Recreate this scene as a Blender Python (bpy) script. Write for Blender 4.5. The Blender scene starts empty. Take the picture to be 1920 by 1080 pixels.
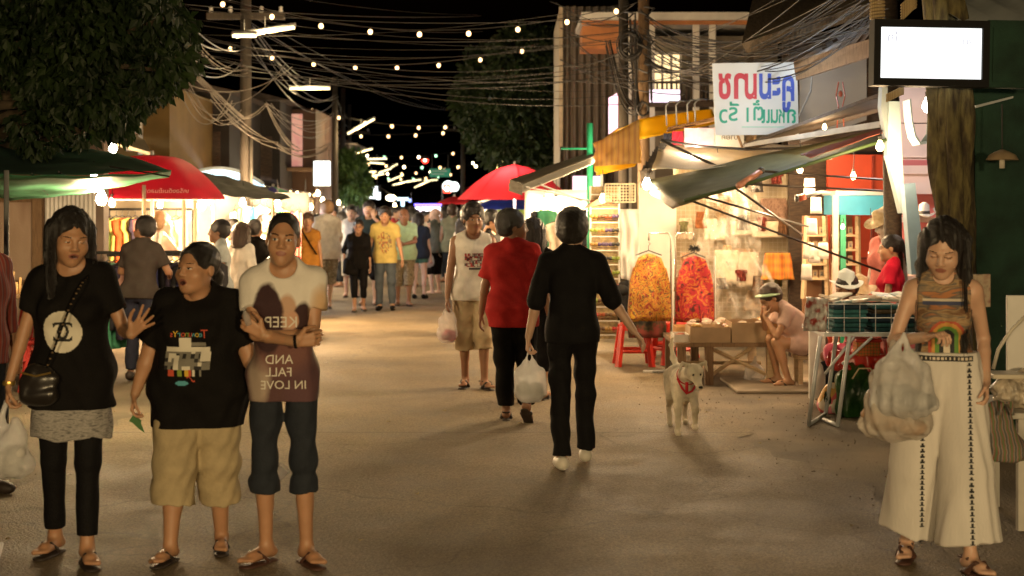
import bpy, math, random, bmesh
import numpy as np
from mathutils import Vector, Matrix
from mathutils.bvhtree import BVHTree
SC = bpy.context.scene
COL = SC.collection
# ------------------------------------------------------------ camera, world, exposure
F, HZ, CH = 2667.0, 388.0, 1.75            # focal length in photo pixels, horizon row, eye height (m)
cam = bpy.data.cameras.new('camera'); camo = bpy.data.objects.new('camera', cam); COL.objects.link(camo)
cam.sensor_width = 36; cam.lens = 36*F/1920; cam.shift_y = -(540-HZ)/1920
camo.location = (0, 0, CH); camo.rotation_euler = (math.pi/2, 0, 0)
cam.clip_start = .1; cam.clip_end = 600
cam.dof.use_dof = True; cam.dof.focus_distance = 10.0; cam.dof.aperture_fstop = 2.6
SC.camera = camo
W = bpy.data.worlds.new('World'); SC.world = W; W.use_nodes = True
_n = W.node_tree.nodes; _sky = _n.new('ShaderNodeTexSky'); _sky.sky_type = 'NISHITA'; _sky.sun_disc = False
SUN_EL, SUN_ROT = math.radians(-3.5), math.radians(200)
_sky.sun_elevation = SUN_EL; _sky.sun_rotation = SUN_ROT
_n['Background'].inputs[1].default_value = 0.05
W.node_tree.links.new(_sky.outputs[0], _n['Background'].inputs[0])
SC.view_settings.view_transform = 'Standard'; SC.view_settings.look = 'None'
SC.view_settings.gamma = 1; SC.view_settings.use_curve_mapping = False
SC.view_settings.exposure = 0.32
SC.render.engine = 'CYCLES'
cy = SC.cycles
cy.use_denoising = True
cy.max_bounces = 5; cy.diffuse_bounces = 2; cy.glossy_bounces = 2; cy.transmission_bounces = 4; cy.transparent_max_bounces = 12
cy.sample_clamp_indirect = 4; cy.caustics_reflective = False; cy.caustics_refractive = False
try: cy.use_light_tree = True
except Exception: pass

def X(px, Y): return (px-960)/F*Y
def P(px, py, Y): return (X(px, Y), Y, CH-(py-HZ)/F*Y)
def Z(py, Y): return CH-(py-HZ)/F*Y
def GY(py): return F*CH/(py-HZ)
ra = math.radians
rnd = random.Random(7)
SD = -0.064                                # the street runs off to the left: x = u + SD*Y
def U(u, Y): return u+SD*Y

# ------------------------------------------------------------ tagging
def tag(o, label=None, cat=None, group=None, kind=None):
    if label: o['label'] = label
    if cat: o['category'] = cat
    if group: o['group'] = group
    if kind: o['kind'] = kind
    return o
def thing(name, label, cat, loc=(0, 0, 0), rz=0, group=None):
    o = bpy.data.objects.new(name, None); COL.objects.link(o)
    o.location = loc; o.rotation_euler = (0, 0, rz); o.empty_display_size = .1
    return tag(o, label, cat, group)

# ------------------------------------------------------------ materials
MATS = {}
def mat(name, col=(.5, .5, .5), rough=.7, var=.12, vs=6., bump=0., bs=40., metal=0., emit=0., ecol=None, alpha=1., trans=0., sub=0., spec=None, thin=0., stretch=None, col2=None):
    if name in MATS: return MATS[name]
    m = bpy.data.materials.new(name); m.use_nodes = True; MATS[name] = m
    nt = m.node_tree; N = nt.nodes; L = nt.links; b = N['Principled BSDF']
    b.inputs['Roughness'].default_value = rough; b.inputs['Metallic'].default_value = metal
    if spec is not None: b.inputs['Specular IOR Level'].default_value = spec
    if trans: b.inputs['Transmission Weight'].default_value = trans
    if sub:
        b.inputs['Subsurface Weight'].default_value = sub; b.inputs['Subsurface Scale'].default_value = .02
    if alpha < 1: b.inputs['Alpha'].default_value = alpha
    b.inputs['Base Color'].default_value = (*col, 1)
    if var or bump or col2:
        tc = N.new('ShaderNodeTexCoord'); src = tc.outputs['Object']
        if stretch:
            mp = N.new('ShaderNodeMapping'); mp.inputs['Scale'].default_value = stretch; L.new(src, mp.inputs[0]); src = mp.outputs[0]
    if var or col2:
        nz = N.new('ShaderNodeTexNoise'); nz.inputs['Scale'].default_value = vs; nz.inputs['Detail'].default_value = 6
        L.new(src, nz.inputs['Vector'])
        cr = N.new('ShaderNodeValToRGB'); L.new(nz.outputs[0], cr.inputs[0])
        c2 = col2 if col2 else tuple(min(1, c*(1+var)) for c in col)
        c1 = col if col2 else tuple(c*(1-var) for c in col)
        cr.color_ramp.elements[0].position = .35; cr.color_ramp.elements[0].color = (*c1, 1)
        cr.color_ramp.elements[1].position = .65; cr.color_ramp.elements[1].color = (*c2, 1)
        L.new(cr.outputs[0], b.inputs['Base Color'])
    if bump:
        n2 = N.new('ShaderNodeTexNoise'); n2.inputs['Scale'].default_value = bs; n2.inputs['Detail'].default_value = 5
        L.new(src, n2.inputs['Vector']); bp = N.new('ShaderNodeBump'); bp.inputs['Strength'].default_value = bump; bp.inputs['Distance'].default_value = .02
        L.new(n2.outputs[0], bp.inputs['Height']); L.new(bp.outputs[0], b.inputs['Normal'])
    if emit:
        b.inputs['Emission Color'].default_value = (*(ecol or col), 1); b.inputs['Emission Strength'].default_value = emit
    if thin:                                # cloth or plastic that light shines through
        t = N.new('ShaderNodeBsdfTranslucent'); mx = N.new('ShaderNodeMixShader'); mx.inputs[0].default_value = thin
        t.inputs[0].default_value = (*col, 1)
        if var or col2: L.new(cr.outputs[0], t.inputs[0])
        L.new(b.outputs[0], mx.inputs[1]); L.new(t.outputs[0], mx.inputs[2]); L.new(mx.outputs[0], N['Material Output'].inputs[0])
    return m
def film(name, col=(.9, .88, .85), a=.3, rough=.15, bs=12):
    """clear or milky plastic film: part see-through, part shiny, crumpled"""
    if name in MATS: return MATS[name]
    m = mat(name, col, rough, 0, bump=1., bs=bs*2.2); nt = m.node_tree; N = nt.nodes; L = nt.links
    b = N['Principled BSDF']; tr = N.new('ShaderNodeBsdfTransparent'); tl = N.new('ShaderNodeBsdfTranslucent'); tl.inputs[0].default_value = (*col, 1)
    m1 = N.new('ShaderNodeMixShader'); m1.inputs[0].default_value = .45; L.new(b.outputs[0], m1.inputs[1]); L.new(tl.outputs[0], m1.inputs[2])
    nz = N.new('ShaderNodeTexNoise'); nz.inputs['Scale'].default_value = 5; mr = N.new('ShaderNodeMapRange')
    mr.inputs[1].default_value = .4; mr.inputs[2].default_value = .65; mr.inputs[3].default_value = max(0, a-.15); mr.inputs[4].default_value = min(1, a+.2)
    tc = N.new('ShaderNodeTexCoord'); L.new(tc.outputs['Object'], nz.inputs['Vector']); L.new(nz.outputs[0], mr.inputs[0])
    m2 = N.new('ShaderNodeMixShader'); L.new(mr.outputs[0], m2.inputs[0]); L.new(tr.outputs[0], m2.inputs[1]); L.new(m1.outputs[0], m2.inputs[2])
    L.new(m2.outputs[0], N['Material Output'].inputs[0]); return m
def glow(name, col, s): return mat(name, col, .5, 0, emit=s, ecol=col)
def ramp_mat(name, kind, cols, scale=10, rough=.8, stretch=(1, 1, 1), rot=(0, 0, 0), dist=0, thin=0, bump=0):
    """patterned cloth or boards: texture -> stepped colours. kind = noise, wave, voronoi, plaid, brick"""
    if name in MATS: return MATS[name]
    m = mat(name, cols[0], rough, 0, bump=bump, thin=thin); nt = m.node_tree; N = nt.nodes; L = nt.links
    tc = N.new('ShaderNodeTexCoord'); mp = N.new('ShaderNodeMapping'); mp.inputs['Scale'].default_value = stretch; mp.inputs['Rotation'].default_value = rot
    L.new(tc.outputs['Object'], mp.inputs[0])
    if kind == 'noise':
        t = N.new('ShaderNodeTexNoise'); t.inputs['Scale'].default_value = scale; t.inputs['Detail'].default_value = 3; t.inputs['Distortion'].default_value = dist; out = t.outputs[0]
    elif kind == 'voronoi':
        t = N.new('ShaderNodeTexVoronoi'); t.inputs['Scale'].default_value = scale; out = t.outputs['Color']
    elif kind == 'wave':
        t = N.new('ShaderNodeTexWave'); t.inputs['Scale'].default_value = scale; t.inputs['Distortion'].default_value = dist; out = t.outputs[0]
    elif kind == 'brick':
        t = N.new('ShaderNodeTexBrick'); t.inputs['Scale'].default_value = scale; out = t.outputs['Fac']
    else:
        t = N.new('ShaderNodeTexChecker'); t.inputs['Scale'].default_value = scale; out = t.outputs['Fac']
    L.new(mp.outputs[0], t.inputs['Vector'])
    cr = N.new('ShaderNodeValToRGB'); cr.color_ramp.interpolation = 'CONSTANT' if kind in ('voronoi',) else 'LINEAR'
    e = cr.color_ramp.elements; n = len(cols)
    lo, hi = (.36, .64) if kind == 'noise' else (0., 1.)
    e[0].position = lo; e[0].color = (*cols[0], 1); e[1].position = hi if kind != 'voronoi' else (n-1)/n; e[1].color = (*cols[-1], 1)
    for i in range(1, n-1):
        q = e.new(lo+(hi-lo)*i/(n-1) if kind != 'voronoi' else i/n); q.color = (*cols[i], 1)
    L.new(out, cr.inputs[0]); L.new(cr.outputs[0], N['Principled BSDF'].inputs['Base Color'])
    return m

# ------------------------------------------------------------ mesh builder
class MB:
    def __init__(s): s.v = []; s.f = []; s.mi = []; s.m = 0
    def add(s, vs, fs):
        o = len(s.v); s.v += [tuple(map(float, v)) for v in vs]; s.f += [tuple(i+o for i in f) for f in fs]; s.mi += [s.m]*len(fs); return s
    def box(s, a, b, rot=None, at=None, bev=0.):
        """box from corner a to corner b, optional rotation matrix about point at"""
        x0, y0, z0 = a; x1, y1, z1 = b
        if bev:
            vs = []; fs = []
            bm = bmesh.new(); bmesh.ops.create_cube(bm, size=1)
            for v in bm.verts: v.co = Vector(((x0+x1)/2+v.co.x*(x1-x0), (y0+y1)/2+v.co.y*(y1-y0), (z0+z1)/2+v.co.z*(z1-z0)))
            bmesh.ops.bevel(bm, geom=bm.edges[:], offset=bev, segments=2, affect='EDGES', profile=.5)
            bm.verts.index_update(); vs = [v.co.copy() for v in bm.verts]; fs = [[v.index for v in f.verts] for f in bm.faces]; bm.free()
        else:
            vs = [Vector(p) for p in ((x0, y0, z0), (x1, y0, z0), (x1, y1, z0), (x0, y1, z0), (x0, y0, z1), (x1, y0, z1), (x1, y1, z1), (x0, y1, z1))]
            fs = [(0, 3, 2, 1), (4, 5, 6, 7), (0, 1, 5, 4), (1, 2, 6, 5), (2, 3, 7, 6), (3, 0, 4, 7)]
        if rot is not None:
            c = Vector(at if at is not None else (0, 0, 0)); vs = [rot @ (v-c)+c for v in vs]
        return s.add(vs, fs)
    def tube(s, pts, r, n=8, r2=None, cap=True):
        pts = [Vector(p) for p in pts]; m = len(pts); vs = []; fs = []
        up = Vector((0, 0, 1)); prev = None
        for i, p in enumerate(pts):
            d = (pts[min(i+1, m-1)]-pts[max(i-1, 0)])
            if d.length < 1e-9: d = Vector((0, 0, 1))
            d.normalize()
            if prev is None: a = d.cross(up if abs(d.z) < .95 else Vector((1, 0, 0))).normalized()
            else:
                a = prev-d*prev.dot(d)
                a = a.normalized() if a.length > 1e-6 else d.cross(up).normalized()
            prev = a; b = d.cross(a)
            rr = (r if r2 is None else r+(r2-r)*i/(m-1)) if not isinstance(r, (list, tuple)) else r[i]
            for k in range(n):
                t = 2*math.pi*k/n; vs.append(p+(a*math.cos(t)+b*math.sin(t))*rr)
        for i in range(m-1):
            for k in range(n):
                k2 = (k+1) % n; fs.append((i*n+k, i*n+k2, (i+1)*n+k2, (i+1)*n+k))
        if cap: fs.append(tuple(range(n-1, -1, -1))); fs.append(tuple((m-1)*n+k for k in range(n)))
        return s.add(vs, fs)
    def lathe(s, prof, n=16, at=(0, 0, 0), M=None, arc=None):
        vs = []; fs = []; m = len(prof)
        for r, z in prof:
            for k in range(n):
                t = 2*math.pi*k/n; v = Vector((r*math.cos(t), r*math.sin(t), z))
                if M is not None: v = M @ v
                vs.append(v+Vector(at))
        for i in range(m-1):
            for k in range(n):
                k2 = (k+1) % n; fs.append((i*n+k, i*n+k2, (i+1)*n+k2, (i+1)*n+k))
        return s.add(vs, fs)
    def sphere(s, c, r, n=10, sc=(1, 1, 1)):
        vs = []; fs = []; m = max(4, n//2+1)
        for i in range(m+1):
            a = math.pi*i/m
            for k in range(n):
                t = 2*math.pi*k/n; vs.append((c[0]+r*sc[0]*math.sin(a)*math.cos(t), c[1]+r*sc[1]*math.sin(a)*math.sin(t), c[2]+r*sc[2]*math.cos(a)))
        for i in range(m):
            for k in range(n):
                k2 = (k+1) % n; fs.append((i*n+k, (i+1)*n+k, (i+1)*n+k2, i*n+k2))
        return s.add(vs, fs)
    def prism(s, poly, y0, y1, fn=None):
        """outline of (x, z) points pushed from y0 to y1"""
        n = len(poly); vs = [(x, y0, z) for x, z in poly]+[(x, y1, z) for x, z in poly]
        if fn: vs = [fn(*v) for v in vs]
        fs = [tuple(range(n)), tuple(range(2*n-1, n-1, -1))]+[(i, i+n, (i+1) % n+n, (i+1) % n) for i in range(n)]
        return s.add(vs, fs)
    def sheet(s, c00, c10, c11, c01, nu=8, nv=8, sag=0., wr=0., seed=0, th=.004, edge=None):
        """cloth between four corners, sagging and wrinkled, with thickness"""
        c = [np.array(q, float) for q in (c00, c10, c11, c01)]
        nrm = np.cross(c[1]-c[0], c[3]-c[0]); nrm = nrm/(np.linalg.norm(nrm)+1e-9)
        r_ = random.Random(seed); ph = [r_.uniform(0, 6.3) for _ in range(6)]; fr = [r_.uniform(5, 14) for _ in range(6)]
        vs = []
        for side in (0, 1):
            for j in range(nv+1):
                for i in range(nu+1):
                    u, v = i/nu, j/nv
                    p = c[0]*(1-u)*(1-v)+c[1]*u*(1-v)+c[2]*u*v+c[3]*(1-u)*v
                    p = p-np.array((0, 0, sag))*16*u*(1-u)*v*(1-v)
                    w = math.sin(fr[0]*u+ph[0]+2*math.sin(fr[1]*v*.5+ph[1]))+.6*math.sin(fr[2]*v+ph[2]+fr[3]*u*.6)+.5*math.sin((fr[4]+9)*u+fr[5]*v+ph[4])
                    p = p+nrm*(wr*w+side*th)
                    if edge: p = edge(p, u, v)
                    vs.append(p)
        n1 = (nu+1)*(nv+1); fs = []
        g = lambda i, j: j*(nu+1)+i
        for j in range(nv):
            for i in range(nu):
                fs.append((g(i, j), g(i, j+1), g(i+1, j+1), g(i+1, j))); fs.append((n1+g(i, j), n1+g(i+1, j), n1+g(i+1, j+1), n1+g(i, j+1)))
        for i in range(nu):
            fs.append((g(i, 0), g(i+1, 0), n1+g(i+1, 0), n1+g(i, 0))); fs.append((g(i+1, nv), g(i, nv), n1+g(i, nv), n1+g(i+1, nv)))
        for j in range(nv):
            fs.append((g(0, j+1), g(0, j), n1+g(0, j), n1+g(0, j+1))); fs.append((g(nu, j), g(nu, j+1), n1+g(nu, j+1), n1+g(nu, j)))
        return s.add(vs, fs)
    def build(s, name, mats, parent=None, smooth=False, loc=None):
        me = bpy.data.meshes.new(name); me.from_pydata(s.v, [], s.f)
        if not isinstance(mats, (list, tuple)): mats = [mats]
        for m in mats: me.materials.append(m)
        if len(mats) > 1: me.polygons.foreach_set('material_index', s.mi)
        if smooth: me.polygons.foreach_set('use_smooth', [True]*len(me.polygons))
        me.update()
        o = bpy.data.objects.new(name, me); COL.objects.link(o)
        if parent: o.parent = parent
        if loc: o.location = loc
        return o
def copy_tree(o, parent=None):
    c = o.copy(); COL.objects.link(c)
    if parent: c.parent = parent
    for ch in list(o.children): copy_tree(ch, c)
    return c
def np_mesh(name, V, Q, mats, parent=None, mi=None, smooth=True):
    me = bpy.data.meshes.new(name); V = np.asarray(V, np.float32); Q = np.asarray(Q, np.int32)
    n, m = len(V), len(Q); k = Q.shape[1] if m else 4
    me.vertices.add(n); me.vertices.foreach_set('co', V.ravel())
    me.loops.add(m*k); me.loops.foreach_set('vertex_index', Q.ravel())
    me.polygons.add(m); me.polygons.foreach_set('loop_start', np.arange(0, m*k, k, dtype=np.int32)); me.polygons.foreach_set('loop_total', np.full(m, k, np.int32))
    for x in (mats if isinstance(mats, (list, tuple)) else [mats]): me.materials.append(x)
    if mi is not None: me.polygons.foreach_set('material_index', np.asarray(mi, np.int32))
    me.polygons.foreach_set('use_smooth', np.full(m, smooth)); me.update(calc_edges=True); me.validate()
    o = bpy.data.objects.new(name, me); COL.objects.link(o)
    if parent: o.parent = parent
    return o
def text2d(s, size=1., sx=1., bold=0.):
    """flat lettering as 2-D points and faces, centred"""
    cu = bpy.data.curves.new('t', 'FONT'); cu.body = s; cu.size = size; cu.resolution_u = 3; cu.offset = bold; cu.align_x = 'CENTER'; cu.align_y = 'CENTER'
    o = bpy.data.objects.new('t', cu); COL.objects.link(o); dg = bpy.context.evaluated_depsgraph_get(); dg.update()
    me = o.evaluated_get(dg).to_mesh(); v = [(p.co.x*sx, p.co.y) for p in me.vertices]; f = [tuple(p.vertices) for p in me.polygons]
    o.evaluated_get(dg).to_mesh_clear(); bpy.data.objects.remove(o); bpy.data.curves.remove(cu)
    return v, f
def lamp(loc, power, col=(1, .78, .5), r=.05):
    l = bpy.data.lights.new('lamp_light', 'POINT'); l.energy = power; l.color = col; l.shadow_soft_size = r
    o = bpy.data.objects.new('lamp_light', l); COL.objects.link(o); o.location = loc; return o

# ------------------------------------------------------------ implicit surfaces for bodies and cloth
def vec(*a): return np.array(a, np.float32)
def unit(v): v = np.asarray(v, float); return v/(np.linalg.norm(v)+1e-9)
def smin(a, b, k):
    h = np.clip(.5+.5*(b-a)/k, 0, 1); return b+(a-b)*h-k*h*(1-h)
class Fld:
    def __init__(s, lo, hi, v):
        s.lo = np.array(lo, np.float32); s.v = v; n = np.ceil((np.array(hi)-s.lo)/v).astype(int)+1; s.n = n
        s.ax = [s.lo[i]+v*np.arange(n[i], dtype=np.float32) for i in range(3)]
        s.D = np.full(n, 1., np.float32)
    def sub(s, lo, hi):
        i0 = np.clip(np.floor((np.array(lo)-s.lo)/s.v).astype(int), 0, s.n); i1 = np.clip(np.ceil((np.array(hi)-s.lo)/s.v).astype(int)+1, 0, s.n)
        if (i1 <= i0).any(): return None
        sl = tuple(slice(i0[i], i1[i]) for i in range(3))
        return sl, s.ax[0][sl[0]][:, None, None], s.ax[1][sl[1]][None, :, None], s.ax[2][sl[2]][None, None, :]
    def put(s, sl, d, k, op):
        if op == 'sub': s.D[sl] = -smin(-s.D[sl], d, k)
        else: s.D[sl] = smin(s.D[sl], d, k)
    def cap(s, a, b, r0, r1=None, k=.02, flat=None, cut=False, op='add', off=0.):
        r1 = r0 if r1 is None else r1; r0 += off; r1 += off
        a = np.asarray(a, np.float32); b = np.asarray(b, np.float32); R = max(r0, r1)+k+2*s.v
        g = s.sub(np.minimum(a, b)-R, np.maximum(a, b)+R)
        if g is None: return s
        sl, x, y, z = g; ab = b-a; L2 = float(ab@ab)+1e-9
        dx, dy, dz = x-a[0], y-a[1], z-a[2]
        tr = (dx*ab[0]+dy*ab[1]+dz*ab[2])/L2; t = np.clip(tr, 0, 1)
        dx = dx-t*ab[0]; dy = dy-t*ab[1]; dz = dz-t*ab[2]
        if flat is not None:
            n, kk = flat; c = (dx*n[0]+dy*n[1]+dz*n[2])*(kk-1); dx = dx+c*n[0]; dy = dy+c*n[1]; dz = dz+c*n[2]
        d = np.sqrt(dx*dx+dy*dy+dz*dz)-(r0+(r1-r0)*t)
        if cut: d = np.maximum(d, (tr-1)*math.sqrt(L2))
        s.put(sl, d, k, op); return s
    def ell(s, c, r, k=.02, op='add', R=None):
        c = np.asarray(c, np.float32); r = np.asarray(r, np.float32); M = float(r.max())+k+2*s.v
        g = s.sub(c-M, c+M)
        if g is None: return s
        sl, x, y, z = g; x, y, z = x-c[0], y-c[1], z-c[2]
        if R is not None: x, y, z = (R[0][0]*x+R[1][0]*y+R[2][0]*z, R[0][1]*x+R[1][1]*y+R[2][1]*z, R[0][2]*x+R[1][2]*y+R[2][2]*z)
        q = np.sqrt((x/r[0])**2+(y/r[1])**2+(z/r[2])**2); d = (q-1)*float(r.min())
        s.put(sl, d, k, op); return s
    def full(s): return s.ax[0][:, None, None], s.ax[1][None, :, None], s.ax[2][None, None, :]
    def clip(s, fn): s.D = np.maximum(s.D, fn(*s.full())); return s
    def wr(s, amp, sc=20., seed=0, st=(1, 1, 1)):
        x, y, z = s.full(); q = np.random.RandomState(seed)
        for i in range(3):
            k = q.normal(size=3)*np.array(st)*sc*(1+.5*i); k2 = q.normal(size=3)*np.array(st)*sc*.5; p = q.uniform(0, 6, 2)
            s.D = s.D+(amp/(1+.4*i))*np.sin(k[0]*x+k[1]*y+k[2]*z+p[0]+1.6*np.sin(k2[0]*x+k2[1]*y+k2[2]*z+p[1])).astype(np.float32)
        return s
    def mesh(s):
        D = s.D; S = D < 0; n = s.n
        c = np.zeros(n-1, np.uint8); offs = [(i, j, k) for i in (0, 1) for j in (0, 1) for k in (0, 1)]
        for i, j, k in offs: c += S[i:n[0]-1+i, j:n[1]-1+j, k:n[2]-1+k]
        M = (c > 0) & (c < 8); ci = np.argwhere(M); idx = np.full(n-1, -1, np.int64); idx[M] = np.arange(len(ci))
        V8 = np.stack([D[ci[:, 0]+i, ci[:, 1]+j, ci[:, 2]+k] for i, j, k in offs], 1)
        acc = np.zeros((len(ci), 3)); cnt = np.zeros(len(ci))
        for a in range(8):
            for b in range(a+1, 8):
                oa, ob = np.array(offs[a]), np.array(offs[b])
                if abs(oa-ob).sum() != 1: continue
                va, vb = V8[:, a], V8[:, b]; cr = (va < 0) != (vb < 0); t = np.where(cr, va/np.where(cr, va-vb, 1), 0)
                acc += (oa+(ob-oa)*t[:, None])*cr[:, None]; cnt += cr
        Vt = s.lo+(ci+acc/cnt[:, None])*s.v
        Q = []
        for ax in range(3):
            sl0 = [slice(None)]*3; sl1 = [slice(None)]*3; sl0[ax] = slice(0, -1); sl1[ax] = slice(1, None)
            A, B = S[tuple(sl0)], S[tuple(sl1)]
            E = np.argwhere(A != B); o1, o2 = [q for q in range(3) if q != ax]
            ok = (E[:, o1] > 0) & (E[:, o2] > 0) & (E[:, o1] < n[o1]-1) & (E[:, o2] < n[o2]-1); E = E[ok]
            def cell(d1, d2):
                q = E.copy(); q[:, o1] -= d1; q[:, o2] -= d2; return idx[q[:, 0], q[:, 1], q[:, 2]]
            q = np.stack([cell(1, 1), cell(0, 1), cell(0, 0), cell(1, 0)], 1)
            ins = A[E[:, 0], E[:, 1], E[:, 2]]
            if ax == 1: ins = ~ins
            q = np.where(ins[:, None], q, q[:, ::-1]); Q.append(q)
        Q = np.concatenate(Q); Q = Q[(Q >= 0).all(1)]
        return Vt, Q
# ------------------------------------------------------------ people
SKIN = {
 'tan': mat('skin_tan', (.42, .225, .125), .5, .07, 9, bump=.03, bs=200, sub=.12),
 'brown': mat('skin_brown', (.27, .135, .075), .5, .07, 9, bump=.03, bs=200, sub=.1),
 'light': mat('skin_light', (.52, .32, .22), .5, .07, 9, bump=.03, bs=200, sub=.12),
 'pale': mat('skin_pale', (.62, .42, .33), .5, .07, 9, bump=.03, bs=200, sub=.12)}
LIP = mat('lips', (.27, .105, .075), .4, .05); SCL = mat('eye_white', (.6, .57, .52), .25, 0); IRIS = mat('eye_dark', (.012, .008, .006), .15, 0)
NAILDK = mat('mouth_inside', (.05, .015, .012), .5, 0)
HAIR = {
 'black': mat('hair_black', (.012, .009, .008), .38, .5, 30, bump=.6, bs=60, stretch=(9, 9, .7)),
 'brown': mat('hair_brown', (.05, .026, .014), .4, .5, 30, bump=.6, bs=60, stretch=(9, 9, .7)),
 'fair': mat('hair_fair', (.30, .18, .09), .5, .3, 30, bump=.6, bs=60, stretch=(9, 9, .7)),
 'grey': mat('hair_grey', (.3, .27, .24), .5, .3, 30, bump=.6, bs=60, stretch=(9, 9, .7))}
LOD = {0: (.009, .0034, .004, .0075), 1: (.012, .005, .0055, .011), 2: (.018, .0085, .0085, .016), 3: (.026, .013, .013, .024)}
def cloth(name, col, **k):
    k.setdefault('rough', .85); k.setdefault('var', .1); k.setdefault('vs', 14); k.setdefault('bump', .25); k.setdefault('bs', 90); k.setdefault('spec', .18)
    return mat(name, col, **k)
def ik(a, c, l1, l2, pole):
    a, c = np.array(a, float), np.array(c, float); d = c-a; L = np.linalg.norm(d); Lm = (l1+l2)*.999
    if L > Lm: c = a+d/L*Lm; d = c-a; L = Lm
    u = d/L; p = np.array(pole, float); p = p-u*(p@u); p = unit(p)
    x = (l1*l1-l2*l2+L*L)/(2*L); h = math.sqrt(max(l1*l1-x*x, 0)); return a+u*x+p*h, c
def hand(f, w, d, n, side, curl=.3, spread=.15, r=.0088, sc=1.):
    """palm, four fingers of unequal length and a thumb from the side of the palm; side +1 = the person's right hand"""
    d = unit(d); n = np.array(n, float); n = unit(n-d*(n@d)); lat = np.cross(d, n)*side; w = np.array(w, float)
    offs = (.029, .0095, -.010, -.028)
    for o, L in zip((.022, .008, -.007, -.02), (.088, .090, .087, .08)):
        f.cap(w+lat*o*.7*sc, w+(d*L*sc+lat*o*1.2*sc), r*1.35, r*1.15, k=.01)
    for i, (o, L) in enumerate(zip(offs, (.070, .080, .073, .056))):
        p = w+(d*.086+lat*o)*sc; ang = 0; cu = curl*(1+.12*i)
        dd0 = unit(d+lat*spread*o*18)
        for sgl, aa, rr in ((.46, 45, 1.), (.3, 60, .93), (.24, 40, .82)):
            ang += ra(aa)*cu; q = p+(dd0*math.cos(ang)+n*math.sin(ang))*L*sgl*sc
            f.cap(p, q, r*rr, r*rr*.93, k=.004); p = q
    p = w+(d*.022+lat*.022)*sc; q = p+unit(d*.75+lat*.75+n*.25)*.045*sc; f.cap(p, q, r*1.5, r*1.15, k=.012)
    q2 = q+unit(d*.95+lat*(.35-.5*curl)+n*(.2+.6*curl))*.033*sc; f.cap(q, q2, r*1.1, r, k=.004)
    q3 = q2+unit(d*1.0+lat*(.1-.4*curl)+n*(.2+.8*curl))*.026*sc; f.cap(q2, q3, r*1., r*.85, k=.004)
def rotm(yaw=0, pitch=0, roll=0):
    return np.array(Matrix.Rotation(ra(yaw), 3, 'Z') @ Matrix.Rotation(ra(pitch), 3, 'X') @ Matrix.Rotation(ra(roll), 3, 'Y'))
def head_field(v, k):
    f = Fld((-.11, -.14, -.16), (.11, .14, .15), v)
    hw = k.get('hw', 1.); jw = k.get('jaw', 1.); op = k.get('mouth', 0)
    f.ell((0, .022, .035), (.077*hw, .097, .086), k=.02)
    f.ell((0, -.025, -.02), (.064*hw, .072, .082), k=.03)
    f.ell((0, -.03, -.068), (.051*jw*hw, .055, .048), k=.03)
    f.ell((0, -.066, -.098), (.024*jw, .022, .02), k=.025)
    for s in (-1, 1):
        f.ell((s*.040*hw, -.058, -.03), (.026*jw, .026, .026), k=.025)
        f.cap((s*.012, -.083, .024), (s*.046*hw, -.066, .026), .010, .008, k=.015)
        f.ell((s*.031, -.094, .003), (.019, .014, .011), k=.012, op='sub')
        f.ell((s*.031, -.0765, .003), (.0155, .0125, .0115), k=.003)
        f.ell((s*.079*hw, .012, -.003), (.009, .019, .031), k=.008)
        f.ell((s*.0125, -.098, -.029), (.0085, .009, .007), k=.007)
    f.cap((0, -.086, .014), (0, -.106, -.023), .0075, .0105, k=.012)
    f.cap((-.017, -.0865, -.0535), (.017, -.0865, -.0535), .0062, k=.006, flat=((0, 0, 1), 1.2))
    f.cap((-.014, -.0865, -.064-op*.012), (.014, -.0865, -.064-op*.012), .007, k=.006, flat=((0, 0, 1), 1.1))
    f.cap((0, .015, -.06), (0, .03, -.15), .052, .052, k=.03)
    if op: f.ell((0, -.099, -.0605-op*.005), (.014, .012, .005+.006*op), k=.004, op='sub')
    return f
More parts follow.
